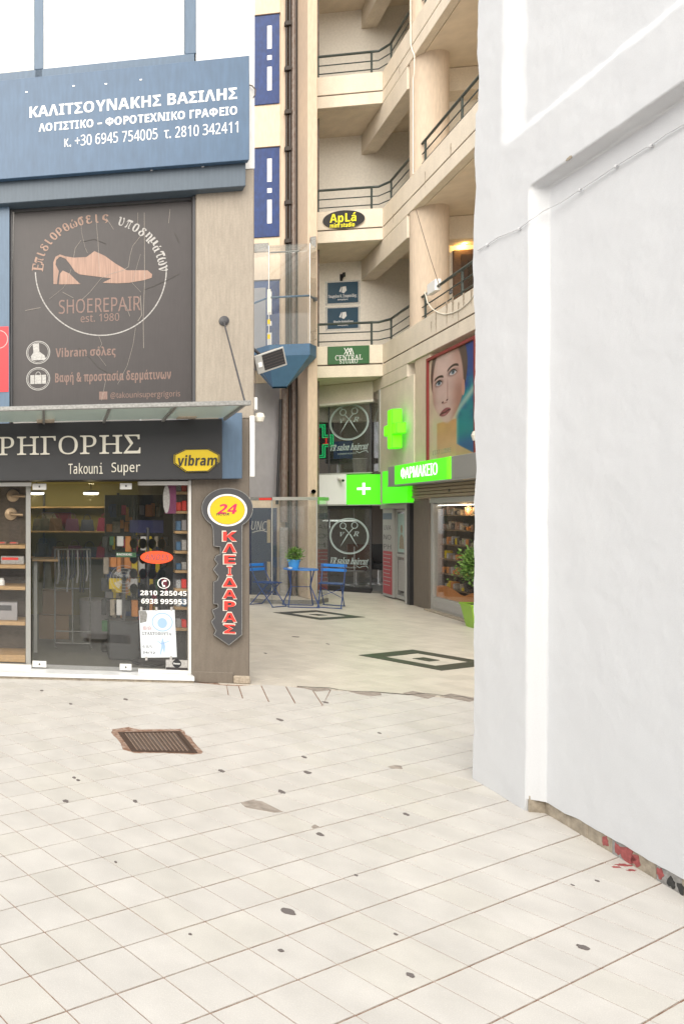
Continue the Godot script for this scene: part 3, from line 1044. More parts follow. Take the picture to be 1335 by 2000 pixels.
	# creases and cracks in the film
	for q in [
		[[1035, 70], [1036, 400], [1030, 700], [1024, 1000], [1022, 1246]], [[975, 70], [978, 160]], [[1258, 40], [1245, 160]],
		[[1005, 270], [930, 360], [905, 440], [890, 540], [850, 570], [740, 600], [660, 640], [560, 760], [490, 825]],
		[[1000, 430], [960, 560], [940, 640], [925, 680], [1000, 760]], [[475, 120], [490, 250], [520, 370], [540, 420]], [[480, 310], [430, 380], [415, 460]],
		[[400, 560], [370, 650], [330, 720], [205, 820]], [[320, 760], [420, 810]], [[1000, 790], [1010, 960], [980, 1010]], [[870, 870], [905, 970]], [[630, 1130], [665, 1210], [620, 1290], [700, 1400]],
		[[955, 1070], [930, 1220], [880, 1400], [800, 1560]], [[705, 120], [765, 215]], [[610, 130], [630, 330], [640, 600]], [[0, 920], [130, 895]], [[700, 1530], [660, 1700]]]:
		var c := Sh.new()
		var pts := []
		for w in q:
			pts.append(px.call(w[0] + rng.randf_range(-4, 4), w[1]))
		ribbon(c, flat(FS, pts, d), rng.randf_range(0.0022, 0.005), z0 + 0.0021, z1 + 0.0016)
		part(t, "crease", c, M["crack"])
	for q in [[[1335, 600], [1240, 650], [1110, 710], [1040, 735]], [[460, 1240], [560, 1330], [640, 1420], [760, 1480]], [[500, 320], [600, 300], [700, 340]], [[1300, 250], [1335, 330]]]:
		var c := Sh.new()
		var pts := []
		for w in q:
			pts.append(px.call(w[0], w[1]))
		ribbon(c, flat(FS, pts, d), 0.005, z0 + 0.001, z1 + 0.001)
		part(t, "dark_crease", c, M["dark_crack"])
	# red poster beyond the blue column
	var rt := thing("red_poster", "red poster with white ring beside the brown shoe board", "poster", FS, on(FS, 5, 760, 0.04))
	pb(rt, "sheet", FS, -40, 640, 17, 765, 0.031, 0.036, M["red_poster"])
	var rs := Sh.new()
	var rc := on(FS, -2, 663, 0.036)
	ring(rs, Vector2(rc.x, rc.y), 0.1, 0.1, 0.008, 0.0362, 0.038)
	part(rt, "ring", rs, M["pale_print"])

# ---------------------------------------------------------------- signs of the shop building
func shop_signs() -> void:
	# office sign
	var t := thing("office_sign", "wide blue office sign with white name and phone numbers", "sign", FS, on(FS, 487, 312, 0.13))
	var a := on(FS, 487, 108, 0.2)
	var b := on(FS, 487, 312, 0.2)
	bx(t, "panel", Vector3(-5.9, b.y, 0.13), Vector3(a.x, a.y, 0.2), M["blue_sign"], 0.004)
	for q in [[52, 180], [144, 168], [207, 164], [275, 156], [396, 326], [296, 333]]:
		var c := on(FS, q[0], q[1], 0.2)
		bx(t, "rivet", c + Vector3(-0.012, -0.006, 0.0004), c + Vector3(0.012, 0.006, 0.004), M["steel"] if q[1] < 300 else M["charcoal"], 0.002)
	var row := func(text: String, u0: float, u1: float, vt: float, vb: float, wgt: int) -> void:
		var l := on(FS, u0, vt, 0.2)
		var r := on(FS, u1, vt, 0.2)
		var hi := on(FS, u1, vt, 0.2).y
		var lo := on(FS, u1, vb, 0.2).y
		words(t, text, Vector3(on(FS, u0, vt + (u1 - u0) * 0.085, 0.2).x, hi, 0.2), Vector3(r.x, lo, 0.2), M["white"], "Droid Sans", wgt, 0.003)
	row.call("ΚΑΛΙΤΣΟΥΝΑΚΗΣ ΒΑΣΙΛΗΣ", 58, 463, 170, 193, 700)
	row.call("ΛΟΓΙΣΤΙΚΟ – ΦΟΡΟΤΕΧΝΙΚΟ ΓΡΑΦΕΙΟ", 76, 463, 206.5, 223.5, 700)
	row.call("κ. +30 6945 754005  τ. 2810 342411", 126, 465, 237, 259, 400)
	# black name sign over the shop front
	t = thing("name_sign", "black shop name sign with raised ivory letters under the glass canopy", "sign", FS, on(FS, 434, 935, 0.0))
	var za := 0.16
	var sa := on(FS, 434, 818, za)
	var sb := on(FS, 434, 935.3, za)
	bx(t, "panel", Vector3(-5.9, sb.y, -0.05), Vector3(sa.x, sa.y, za), M["black_sign"], 0.004)
	bx(t, "blue_end", Vector3(sa.x + 0.001, sb.y + 0.004, -0.05), Vector3(on(FS, 473, 935, 0.13).x, on(FS, 473, 806, 0.13).y, 0.13), M["blue_metal"], 0.004)
	var u_top := 849.0
	var w_a := on(FS, 274, u_top, za + 0.001)
	var w_b := on(FS, 274, 885.5, za + 0.001)
	var g0 := on(FS, -34, 850, za)
	words(t, "ΓΡΗΓΟΡΗΣ", Vector3(g0.x, w_a.y, za + 0.0005), Vector3(w_a.x, w_b.y, za + 0.0005), M["ivory"], "Droid Serif", 400, 0.018)
	var s1 := on(FS, 274, 903, za)
	var s2 := on(FS, 274, 924.5, za)
	words(t, "Takouni", Vector3(on(FS, 134, 903, za).x, s1.y, za + 0.0005), Vector3(on(FS, 201, 903, za).x, s2.y, za + 0.0005), M["ivory"], "Droid Sans Mono", 700, 0.014)
	words(t, "Super", Vector3(on(FS, 218, 903, za).x, s1.y, za + 0.0005), Vector3(s1.x, s2.y - 0.02, za + 0.0005), M["ivory"], "Droid Sans Mono", 700, 0.014)
	# yellow octagon
	t = thing("yellow_octagon_sign", "yellow eight-sided sole maker's sign on the black name sign", "sign", FS, on(FS, 384, 922, za))
	var oc := [[340, 898], [340.5, 888], [363, 877], [407, 876.5], [428.5, 888], [428.5, 902], [407, 921], [364, 922], [340.5, 905]]
	var s := Sh.new()
	s.prism(flat(FS, oc, za + 0.03), za + 0.0008, za + 0.03)
	part(t, "body", s, M["yellow"])
	var rim := Sh.new()
	var op := flat(FS, oc, za + 0.03)
	var cen := Vector2.ZERO
	for p in op:
		cen += p / op.size()
	var inn := PackedVector2Array()
	for p in op:
		inn.append(cen + (p - cen) * 0.96)
	inn.append(inn[0])
	ribbon(rim, inn, 0.008, za + 0.0305, za + 0.034)
	part(t, "rim", rim, M["black"])
	words(t, "vibram", on(FS, 347, 889, za + 0.0305), on(FS, 424, 909, za + 0.0305), M["black"], "Droid Sans", 700, 0.006, 0.1)
	# key sign
	t = thing("key_sign", "tall black key-shaped locksmith sign with yellow disc on tan pier", "sign", FS, on(FS, 443, 1258, 0.0))
	var kk := 0.2
	var outline := []
	var cx := 320.0
	var cy := 265.0
	for i in 33:
		var an := lerpf(deg_to_rad(232), deg_to_rad(-54), i / 32.0)
		outline.append([380 + (cx + cos(an) * 248) * kk, 940 + (cy - sin(an) * 198) * kk])
	for q in [[462, 470], [462, 1497], [335, 1600], [190, 1500], [210, 1460], [165, 1372], [200, 1330], [172, 1260], [232, 1232], [228, 1200], [185, 1195], [186, 985], [222, 970], [236, 930], [185, 862], [228, 805], [196, 765], [215, 725], [252, 715], [252, 640], [188, 632], [182, 470]]:
		outline.append([380 + q[0] * kk, 940 + q[1] * kk])
	var kd := 0.05
	var ks := Sh.new()
	ks.prism(flat(FS, outline, kd), 0.001, kd)
	part(t, "body", ks, M["charcoal"])
	var edge := Sh.new()
	var ep := flat(FS, outline, kd)
	ep.append(ep[0])
	ribbon(edge, ep, 0.006, kd - 0.004, kd + 0.0012)
	part(t, "edge_trim", edge, M["dull_steel"])
	var dc := on(FS, 380 + 318 * kk, 940 + 282 * kk, kd)
	var rx := on(FS, 380 + 512 * kk, 996, kd).x - dc.x
	var dk := Sh.new()
	dk.prism(arc(Vector2(dc.x, dc.y), rx, rx * 0.865, 0, TAU * 47.0 / 48.0, 47), kd + 0.0005, kd + 0.006)
	part(t, "white_disc", dk, M["white"])
	var yk := Sh.new()
	yk.prism(arc(Vector2(dc.x, dc.y), rx * 0.87, rx * 0.755, 0, TAU * 47.0 / 48.0, 47), kd + 0.0062, kd + 0.009)
	part(t, "yellow_disc", yk, M["yellow"])
	var yr := Sh.new()
	ring(yr, Vector2(dc.x, dc.y), rx * 0.885, rx * 0.77, 0.004, kd + 0.0062, kd + 0.0085)
	part(t, "disc_rim", yr, M["charcoal"])
	words(t, "24", on(FS, 380 + 235 * kk, 940 + 222 * kk, kd + 0.0092), on(FS, 380 + 415 * kk, 940 + 318 * kk, kd + 0.0092), M["magenta_red"], "Droid Sans", 700, 0.002, 0.25)
	words(t, "HOUR", on(FS, 380 + 215 * kk, 940 + 309 * kk, kd + 0.0092), on(FS, 380 + 340 * kk, 940 + 334 * kk, kd + 0.0092), M["charcoal"], "Droid Sans", 700, 0.002, 0.2)
	var col := "ΚΛΕΙΔΑΡΑΣ"
	var ys := [[488, 585], [604, 697], [718, 808], [828, 922], [938, 1033], [1053, 1147], [1165, 1262], [1278, 1375], [1392, 1488]]
	for i in col.length():
		var hw := 68.0 if col[i] != "Ι" else 24.0
		if col[i] in "ΕΡΣ": hw = 58.0
		var xc := 340.0
		var pa := on(FS, 380 + (xc - hw) * kk, 940 + ys[i][0] * kk, kd + 0.0006)
		var pz := on(FS, 380 + (xc + hw) * kk, 940 + ys[i][1] * kk, kd + 0.0006)
		var g := Vector3(0.006, -0.006, 0)
		words(t, col[i], pa - g, pz + g, M["ivory"], "Droid Sans", 700, 0.006)
		words(t, col[i], pa + g * 0.6 + Vector3(0, 0, 0.0065), pz - g * 0.6 + Vector3(0, 0, 0.0065), M["red"], "Droid Sans", 700, 0.006)
	canopy()
	small_facade_things()

func canopy() -> void:
	var yb := on(FS, 434, 817, 0.16).y + 0.005
	var inv := FS.affine_inverse()
	# front rail: found from its line in the photograph at a height a little above the back edge
	var yf := yb + 0.03
	var at_y := func(u: float, v: float) -> Vector3:
		var o := inv * Vector3(0, EYE, 0)
		var r := inv.basis * ray(u, v)
		return o + r * ((yf - o.y) / r.y)
	var fr: Vector3 = at_y.call(243, 793)
	var t := thing("glass_canopy", "long glass canopy on steel ribs over the cobbler's shop front", "canopy", FS, Vector3(0, yb, 0.16))
	var x1 := on(FS, 434, 817, 0.16).x + 0.02
	var z1: float = fr.z
	var x0 := -5.8
	var xs := [x0, on(FS, -160, 820, 0.16).x, on(FS, -20, 820, 0.16).x, on(FS, 86, 824, 0.16).x, on(FS, 203, 821, 0.16).x, on(FS, 318, 818, 0.16).x, x1]
	for i in xs.size() - 1:
		var s := Sh.new()
		s.hexa([Vector3(xs[i] + 0.004, yb, 0.17), Vector3(xs[i + 1] - 0.004, yb, 0.17), Vector3(xs[i + 1] - 0.004, yf, z1), Vector3(xs[i] + 0.004, yf, z1), Vector3(xs[i] + 0.004, yb + 0.012, 0.17), Vector3(xs[i + 1] - 0.004, yb + 0.012, 0.17), Vector3(xs[i + 1] - 0.004, yf + 0.012, z1), Vector3(xs[i] + 0.004, yf + 0.012, z1)])
		part(t, "glass_panel", s, M["canopy_glass"])
	for i in range(1, xs.size()):
		var s := Sh.new()
		var x: float = xs[i]
		s.hexa([Vector3(x - 0.012, yb - 0.03, 0.165), Vector3(x + 0.012, yb - 0.03, 0.165), Vector3(x + 0.012, yf - 0.02, z1), Vector3(x - 0.012, yf - 0.02, z1), Vector3(x - 0.012, yb - 0.001, 0.165), Vector3(x + 0.012, yb - 0.001, 0.165), Vector3(x + 0.012, yf - 0.001, z1), Vector3(x - 0.012, yf - 0.001, z1)])
		part(t, "rib", s, M["dull_steel"])
	bx(t, "front_rail", Vector3(x0, yf - 0.025, z1 + 0.001), Vector3(x1 + 0.04, yf + 0.02, z1 + 0.035), M["dull_steel"], 0.006)
	for q in [[72, 107, 806, 823], [348, 385, 797, 815], [-210, -175, 820, 840]]:
		pb(t, "wall_bracket", FS, q[0], q[2], q[1], q[3], 0.16, 0.3, M["stone_block"], 0.006)
	# stay rod from the pier to the front rail
	var a := on(FS, 437, 628, 0.03)
	var s := Sh.new()
	s.tube([a, Vector3(x1 - 0.01, yf + 0.02, z1 + 0.01)], 0.008, 8)
	part(t, "stay_rod", s, M["charcoal"])
	var r := Sh.new()
	r.lathe([Vector2(0, 0), Vector2(0.05, 0), Vector2(0.05, 0.014), Vector2(0.025, 0.03), Vector2(0, 0.032)], Vector3.ZERO, 20)
	var o := part(t, "anchor_disc", r, M["charcoal"])
	o.transform = Transform3D(Basis(Vector3.RIGHT, PI / 2), on(FS, 437, 627, 0.001) - base_of[t])

func small_facade_things() -> void:
	# floodlight on an arm at the corner
	var d := -0.12
	var c := on(FS, 527, 704, d)
	var t := thing("floodlight", "grey wall floodlight on a black arm at the shop corner", "floodlight", FS, c)
	var turn := Basis(Vector3.BACK, deg_to_rad(18)) * Basis(Vector3.RIGHT, deg_to_rad(20))
	var put := func(called: String, lo: Vector3, hi: Vector3, m: Material, bev: float) -> void:
		var o := bx(t, called, lo, hi, m, bev)
		o.transform = Transform3D(turn, Vector3.ZERO)
	put.call("housing", Vector3(-0.13, -0.085, -0.1), Vector3(0.13, 0.085, 0.0), M["pipe_grey"], 0.02)
	put.call("rim", Vector3(-0.15, -0.1, 0.0005), Vector3(0.15, 0.1, 0.02), M["aluminium"], 0.008)
	put.call("lens", Vector3(-0.075, -0.08, 0.0202), Vector3(0.135, 0.085, 0.024), M["black"], 0.002)
	for i in 5:
		put.call("grille_bar", Vector3(-0.075, -0.06 + 0.03 * i, 0.0245), Vector3(0.135, -0.0585 + 0.03 * i, 0.026), M["pipe_grey"], 0.0)
	put.call("sensor", Vector3(-0.13, -0.03, 0.0205), Vector3(-0.09, 0.02, 0.03), M["white"], 0.004)
	var s := Sh.new()
	s.tube([on(FS, 490, 678, d) , on(FS, 505, 690, d), c + Vector3(-0.05, 0.02, -0.05)], 0.016, 8)
	part(t, "arm", s, M["charcoal"])
	s = Sh.new()
	s.tube([on(FS, 497, 712, d), on(FS, 499, 745, d), on(FS, 497, 775, d), on(FS, 495, 800, d)], 0.004, 6)
	part(t, "cable", s, M["pipe_grey"])
	# small round white lamp and junction box beside the canopy
	c = on(FS, 506, 815, -0.1)
	t = thing("wall_sounder", "round cream wall sounder beside the canopy end", "alarm", FS, c)
	s = Sh.new()
	s.lathe([Vector2(0, -0.055), Vector2(0.04, -0.045), Vector2(0.055, 0), Vector2(0.04, 0.04), Vector2(0, 0.05)], c, 16)
	part(t, "dome", s, M["ivory"])
	bx(t, "bracket", c + Vector3(-0.07, -0.02, -0.03), c + Vector3(-0.03, 0.02, 0.0), M["dull_steel"], 0.004)
	t = thing("junction_box", "small white junction box above the round wall sounder", "box", FS, on(FS, 499, 802, -0.05))
	pb(t, "body", FS, 494.5, 776, 503, 801, -0.14, -0.05, M["white"], 0.006)
	pb(t, "lid", FS, 495.2, 778, 502.3, 799, -0.05, -0.044, M["white_frame"], 0.002)
	# looped wire at the corner of the office sign
	t = thing("wire_loop", "short grey wire loop at the end of the blue office sign", "cable", FS, on(FS, 490, 185, 0.0))
	s = Sh.new()
	s.tube([on(FS, 487, 166, 0.02), on(FS, 493, 168, 0.03), on(FS, 499, 176, 0.03), on(FS, 498, 186, 0.02), on(FS, 495, 190, 0.004)], 0.006, 6)
	part(t, "wire", s, M["pipe_grey"])

# ---------------------------------------------------------------- white plastered wall
func white_wall() -> void:
	var t := thing("white_wall", "tall white plastered wall with pilaster and beam along the paving", "wall", FR)
	var xp := on(FR, 1025, 1582).x
	var nz := FastNoiseLite.new()
	nz.seed = 5
	nz.frequency = 1.0
	nz.fractal_octaves = 3
	var x2 := on(FR, 985, 200).x
	var depth := func(x: float, y: float) -> float:
		var wob := nz.get_noise_2d(x * 0.9, y * 0.9) * 0.006 + nz.get_noise_2d(x * 4.0 + 30.0, y * 4.0) * 0.0022 + nz.get_noise_2d(x * 14.0, y * 14.0 + 9.0) * 0.0004
		var jag := nz.get_noise_2d(x * 2.2, 70.0 + y * 2.2) * 0.02
		var lower := smoothstep(xp + 0.008 * y, xp + 0.008 * y + 0.05, x) * (1.0 - smoothstep(3.64 + jag * 0.4, 3.668 + jag * 0.4, y))
		var upper := smoothstep(x2 - 0.05 + jag, x2 + 0.12 + jag, x) * smoothstep(4.01 + jag, 4.10 + jag, y)
		return -0.085 * lower - 0.06 * upper + wob
	var xs := [0.0]
	while xs[-1] < 4.6:
		xs.append(xs[-1] + (0.0125 if xs[-1] < 1.9 else 0.12))
	var ys := [0.0]
	while ys[-1] < 7.2:
		ys.append(ys[-1] + (0.016 if ys[-1] < 5.3 else 0.15))
	var foot := func(x: float) -> float: return 0.0 if x < xp + 0.004 else 0.078 + nz.get_noise_2d(x * 3.0, 2.0) * 0.012
	var x_edge := func(y: float) -> float: return 0.012 * y + nz.get_noise_2d(3.0, y * 1.7) * 0.022 + nz.get_noise_2d(8.0, y * 7.0) * 0.006 - (0.03 * smoothstep(2.9, 3.4, y) if y < 4.4 else 0.0) 
	var pos := PackedVector3Array()
	var nor := PackedVector3Array()
	for j in ys.size():
		for i in xs.size():
			var x: float = xs[i]
			var y: float = ys[j]
			var xx: float = x + x_edge.call(y) * maxf(0.0, 1.0 - x / 0.35)
			var yy := y
			var ft: float = foot.call(x)
			if y < 0.13:
				yy = lerpf(ft, 0.13, y / 0.13)
			var e := 0.006
			var gx: float = (depth.call(x + e, y) - depth.call(x - e, y)) / (2 * e)
			var gy: float = (depth.call(x, y + e) - depth.call(x, y - e)) / (2 * e)
			pos.append(Vector3(xx, yy, depth.call(x, y)))
			nor.append(Vector3(-gx, -gy, 1).normalized())
	var s := Sh.new()
	var w := xs.size()
	for j in ys.size() - 1:
		for i in w - 1:
			var a := j * w + i
			for k in [a, a + w + 1, a + 1, a, a + w, a + w + 1]:
				s.pt(pos[k], nor[k])
	# far end and lower lip of the plaster
	for j in ys.size() - 1:
		var p := pos[j * w]
		var q := pos[(j + 1) * w]
		s.quad(Vector3(p.x, p.y, -0.6), p, q, Vector3(q.x, q.y, -0.6))
	for i in w - 1:
		s.quad(Vector3(pos[i].x, pos[i].y, -0.2), Vector3(pos[i + 1].x, pos[i + 1].y, -0.2), pos[i + 1], pos[i])
	part(t, "plaster", s, M["white_plaster"])
	bx(t, "core", Vector3(0.15, 0.0, -0.62), Vector3(4.59, 7.19, -0.16), M["concrete_grey"])
	bx(t, "coping", Vector3(0.02, 7.18, -0.64), Vector3(4.6, 7.26, 0.05), M["white_plaster"])
	# bare concrete foot, piece by piece
	var x := xp + 0.015
	var looks := ["concrete", "concrete", "concrete", "concrete_grey", "concrete", "concrete_grey", "concrete", "concrete_grey", "concrete_grey", "concrete_grey", "concrete_grey", "concrete_grey"]
	for i in looks.size():
		var l := rng.randf_range(0.11, 0.2)
		if x + l > 2.4:
			break
		var hh: float = 0.072 + rng.randf_range(-0.004, 0.006)
		var p := Sh.new()
		p.bbox(Vector3(x, -0.02, -0.2), Vector3(x + l - 0.003, hh + 0.03, -0.094 + rng.randf_range(-0.0008, 0.0008)), 0.004)
		part(t, "foot_block", p, M[looks[i]])
		x += l
	bx(t, "foot_block", Vector3(x, -0.02, -0.2), Vector3(4.6, 0.095, -0.096), M["concrete_grey"], 0.004)
	bx(t, "foot_return", Vector3(xp + 0.004, -0.02, -0.2), Vector3(xp + 0.0149, 0.095, -0.012), M["concrete"])
	# red paint splashed on the foot and the tiles beside it
	for q in [[1182, 1668, 0.022, 0.03], [1205, 1684, 0.02, 0.028], [1224, 1693, 0.05, 0.034], [1240, 1702, 0.03, 0.03], [1288, 1717, 0.02, 0.022]]:
		var c := on(FR, q[0], q[1] - 14, -0.094)
		var b := Sh.new()
		b.prism(blob(Vector2(c.x, 0.042), q[2], q[3], 0.35), -0.0965, -0.0922)
		part(t, "paint_splash", b, M["red_paint"])
	for q in [[1216, 1690, 22, 7], [1203, 1694, 12, 3], [1232, 1700, 14, 5]]:
		var b := Sh.new()
		var c := gnd(q[0], q[1])
		var rx := absf(gnd(q[0] + q[2], q[1]).x - c.x) * 0.8
		b.plan(blob(c, rx * 0.7, rx * 0.3, 0.4, 18), -0.001, 0.0026)
		var o := part(t, "paint_spill", b, M["red_paint"])
		o.transform = FR.affine_inverse()
	for q in [[1308, 1745, 0.022], [1326, 1752, 0.02]]:
		var c := on(FR, q[0], q[1] - 12, -0.088)
		var b := Sh.new()
		b.prism(blob(Vector2(c.x, 0.03), q[2], 0.026, 0.4), -0.097, -0.0918)
		part(t, "tar_smear", b, M["black_dirt"])
	# an ochre spot at the edge of the beam
	var oc := on(FR, 1109, 326, 0.0)
	var os := Sh.new()
	os.prism(blob(Vector2(oc.x, 3.675), 0.022, 0.008, 0.3), depth.call(oc.x, 3.69) - 0.01, depth.call(oc.x, 3.69) + 0.001)
	part(t, "rust_spot", os, M["concrete"])
	# cable clipped along the wall
	var c := thing("wall_cable", "white painted cable clipped along the white wall below its beam", "cable", FR, on(FR, 935, 487, 0.0))
	var pts := []
	for q in [[932, 489, 0.012], [950, 478, 0.012], [972, 463, 0.012], [1000, 452, 0.012], [1012, 447, 0.012], [1034, 430, 0.012], [1046, 422, 0.0], [1060, 412, -0.04], [1098, 393, -0.06], [1130, 371, -0.065], [1160, 352, -0.07], [1200, 325, -0.07], [1260, 288, -0.07], [1268, 285, -0.07], [1300, 262, -0.07], [1345, 236, -0.07], [1500, 150, -0.07]]:
		pts.append(on(FR, q[0], q[1], q[2]))
	s = Sh.new()
	s.tube(pts, 0.0035, 6)
	part(c, "wire", s, M["white_plaster"])
	for i in [1, 4, 9, 11, 13]:
		bx(c, "clip", pts[i] + Vector3(-0.008, -0.008, -0.012), pts[i] + Vector3(0.008, 0.008, 0.005), M["white_plaster"], 0.004)

# ---------------------------------------------------------------- building with the balconies
const LEVELS := [4.95, 7.85, 10.75, 13.65]

func wxz(fr: Transform3D, x: float, z: float) -> Vector2:
	var p := fr * Vector3(x, 0, z)
	return Vector2(p.x, -p.z)

func in_frame(fr: Transform3D, o: Node3D, parent: Node3D) -> void:
	# the mesh was drawn in another wall's frame than its thing stands in
	o.transform = parent.transform.affine_inverse() * fr if parent.get_parent() == self else fr

func arcade() -> void:
	var b := thing("arcade_building", "cream four storey building with stacked balconies and round columns", "building")
	var dark: Material = M["groove"]
	var fpart := func(parent: Node3D, fr: Transform3D, called: String, lo: Vector3, hi: Vector3, m: Material, bev := 0.0) -> MeshInstance3D:
		var o := bx(parent, called, lo, hi, m, bev)
		o.transform = fr
		return o
	# walls behind
	fpart.call(b, FK, "back_wall", Vector3(-4.5, 3.9, -0.3), Vector3(7.0, 15.2, 0.0), M["cream_wall"])
	fpart.call(b, FW, "first_floor_wall", Vector3(on(FW, 741, 900).x, 2.0, -0.3), Vector3(on(FW, 806, 900).x, 4.43, -0.012), M["cream"])
	# cross walls of the wing behind the columns, with their lintel beams
	var fc := frame(10.25, 15.25, -10.2)
	for k in 3:
		var y0: float = LEVELS[k]
		fpart.call(b, fc, "cross_wall", Vector3(0.12, y0, -0.2), Vector3(4.0, y0 + 2.62, 0.0), M["cream_wall"])
		fpart.call(b, fc, "lintel_beam", Vector3(0.12, y0 + 2.18, 0.001), Vector3(4.0, y0 + 2.63, 0.42), M["cream"], 0.01)
	var col_c := Vector3(9.95, 0, -14.5)
	for k in 4:
		var g: float = LEVELS[k]
		# slab with its parapet and railings
		var s := Sh.new()
		var outline := PackedVector2Array([wxz(FB, -1.75, -0.16), wxz(FB, -0.05, -0.16), wxz(FW, -1.4, -0.16), wxz(FW, 6.9, -0.16), wxz(FW, 6.9, -4.5), wxz(FK, 5.5, -0.05), wxz(FK, -2.6, -0.05)])
		s.plan(outline, g - 0.262, g + 0.0)
		var bal := part(b, "balcony", s, M["soffit"])
		var hi := 0.41
		# parapets: a lower and an upper course with a dark groove between
		var fb := func(called: String, x0: float, x1: float, y0: float, y1: float, z0: float, z1: float, m: Material) -> void:
			var o := bx(bal, called, Vector3(x0, y0, z0), Vector3(x1, y1, z1), m, 0.006)
			o.transform = FB
		fb.call("parapet", -1.75, -0.001, g + 0.014, g + hi, -0.15, 0.0, M["cream"])
		fb.call("parapet", -1.75, -0.001, g - 0.265, g - 0.014, -0.15, 0.004, M["cream"])
		fb.call("groove", -1.75, -0.003, g - 0.0135, g + 0.0135, -0.15, -0.018, dark)
		var fw := func(called: String, x0: float, x1: float, y0: float, y1: float, z0: float, z1: float, m: Material) -> void:
			var o := bx(bal, called, Vector3(x0, y0, z0), Vector3(x1, y1, z1), m, 0.006)
			o.transform = FW
		fw.call("parapet", -1.515, 7.0, g + 0.014, g + hi, -0.15, 0.0, M["cream"])
		fw.call("parapet", -1.515, 7.0, g - 0.265, g - 0.014, -0.15, 0.004, M["cream"])
		fw.call("groove", -1.515, 7.0, g - 0.0135, g + 0.0135, -0.15, -0.018, dark)
		var low := 0.71 if k > 0 else 0.52
		var bm := bx(bal, "beam", Vector3(-3.2, g - low, -0.32), Vector3(-0.15, g - 0.266, 0.0), M["cream"], 0.006)
		bm.transform = FW
		if k < 3:
			railings(bal, g + hi)
		# column standing on this level
		var ch := 2.9 - 0.262
		var cs := Sh.new()
		cs.lathe([Vector2(0.315, g), Vector2(0.315, g + ch)], col_c, 40)
		part(b, "column", cs, M["column_tan"])
	# roof over everything
	var rs := Sh.new()
	rs.plan(PackedVector2Array([wxz(FB, -1.75, 0.0), wxz(FB, 0, 0.0), wxz(FW, 7.0, 0.0), wxz(FW, 7.0, -5.0), wxz(FK, 7.0, -0.4), wxz(FK, -4.5, -0.4)]), 15.2, 15.5)
	part(b, "roof", rs, M["soffit"])
	# end wall of the wing, out of sight behind the white wall
	fpart.call(b, FW, "wing_rear_wall", Vector3(-3.0, 0.0, -5.2), Vector3(7.0, 15.2, -4.9), M["cream_wall"])
	# thin white conduit down the corner of the column
	var c := thing("conduit", "thin white conduit running down the balcony column corner", "conduit", FW, Vector3(0, 7.2, 0))
	var s2 := Sh.new()
	s2.tube([on(FW, 801, -60, 0.03), on(FW, 801.5, 85, 0.03), on(FW, 804, 97, 0.03), on(FW, 809, 108, 0.02), on(FW, 808.5, 143, 0.02), on(FW, 806, 152, 0.012), on(FW, 806, 340, 0.012)], 0.009, 6)
	part(c, "pipe", s2, M["cream_wall"])
	c = thing("sagging_cable", "pale cable sagging across the lowest wing parapet under the railing", "cable", FW, on(FW, 860, 605, 0.02))
	s2 = Sh.new()
	s2.tube([on(FW, 829, 570, 0.02), on(FW, 834, 590, 0.02), on(FW, 843, 603, 0.012), on(FW, 856, 611, 0.012), on(FW, 868, 614, 0.012), on(FW, 884, 611, 0.012), on(FW, 900, 603, 0.012), on(FW, 915, 590, 0.012), on(FW, 925, 575, 0.012), on(FW, 935, 556, 0.012)], 0.009, 6)
	part(c, "wire", s2, M["ivory"])
	c = thing("cable_run", "thin dark cable slanting down the middle column", "cable", FW, on(FW, 855, 545, 0.05))
	s2 = Sh.new()
	s2.tube([on(FW, 812, 410, 0.02), on(FW, 825, 455, 0.025), on(FW, 840, 505, 0.03), on(FW, 853, 545, 0.03), on(FW, 858, 560, 0.03)], 0.006, 6)
	part(c, "wire", s2, M["pipe_grey"])
	c = thing("white_box_unit", "small white box unit on the railing of the lowest wing balcony", "box", FW, on(FW, 841, 566, -0.08))
	pb(c, "body", FW, 833, 556, 849, 567, -0.16, -0.06, M["white"], 0.01)
	pb(c, "cover", FW, 835, 555, 846, 557.5, -0.15, -0.065, M["white_frame"], 0.003)
	# a drip stained joint on the lowest parapet
	var st := thing("junction_cover", "small grey cover plate on the lowest wing parapet", "plate", FW, on(FW, 880, 590, 0.002))
	pb(st, "plate", FW, 876, 568, 880, 573, 0.0045, 0.03, M["charcoal"], 0.003)
	pb(st, "screw", FW, 877.4, 570, 878.4, 571.4, 0.0301, 0.034, M["steel"])
	# lamps on the cross walls
	var lamps := [[893, 178, 2, "brass framed"], [906, 462, 1, "black spot"]]
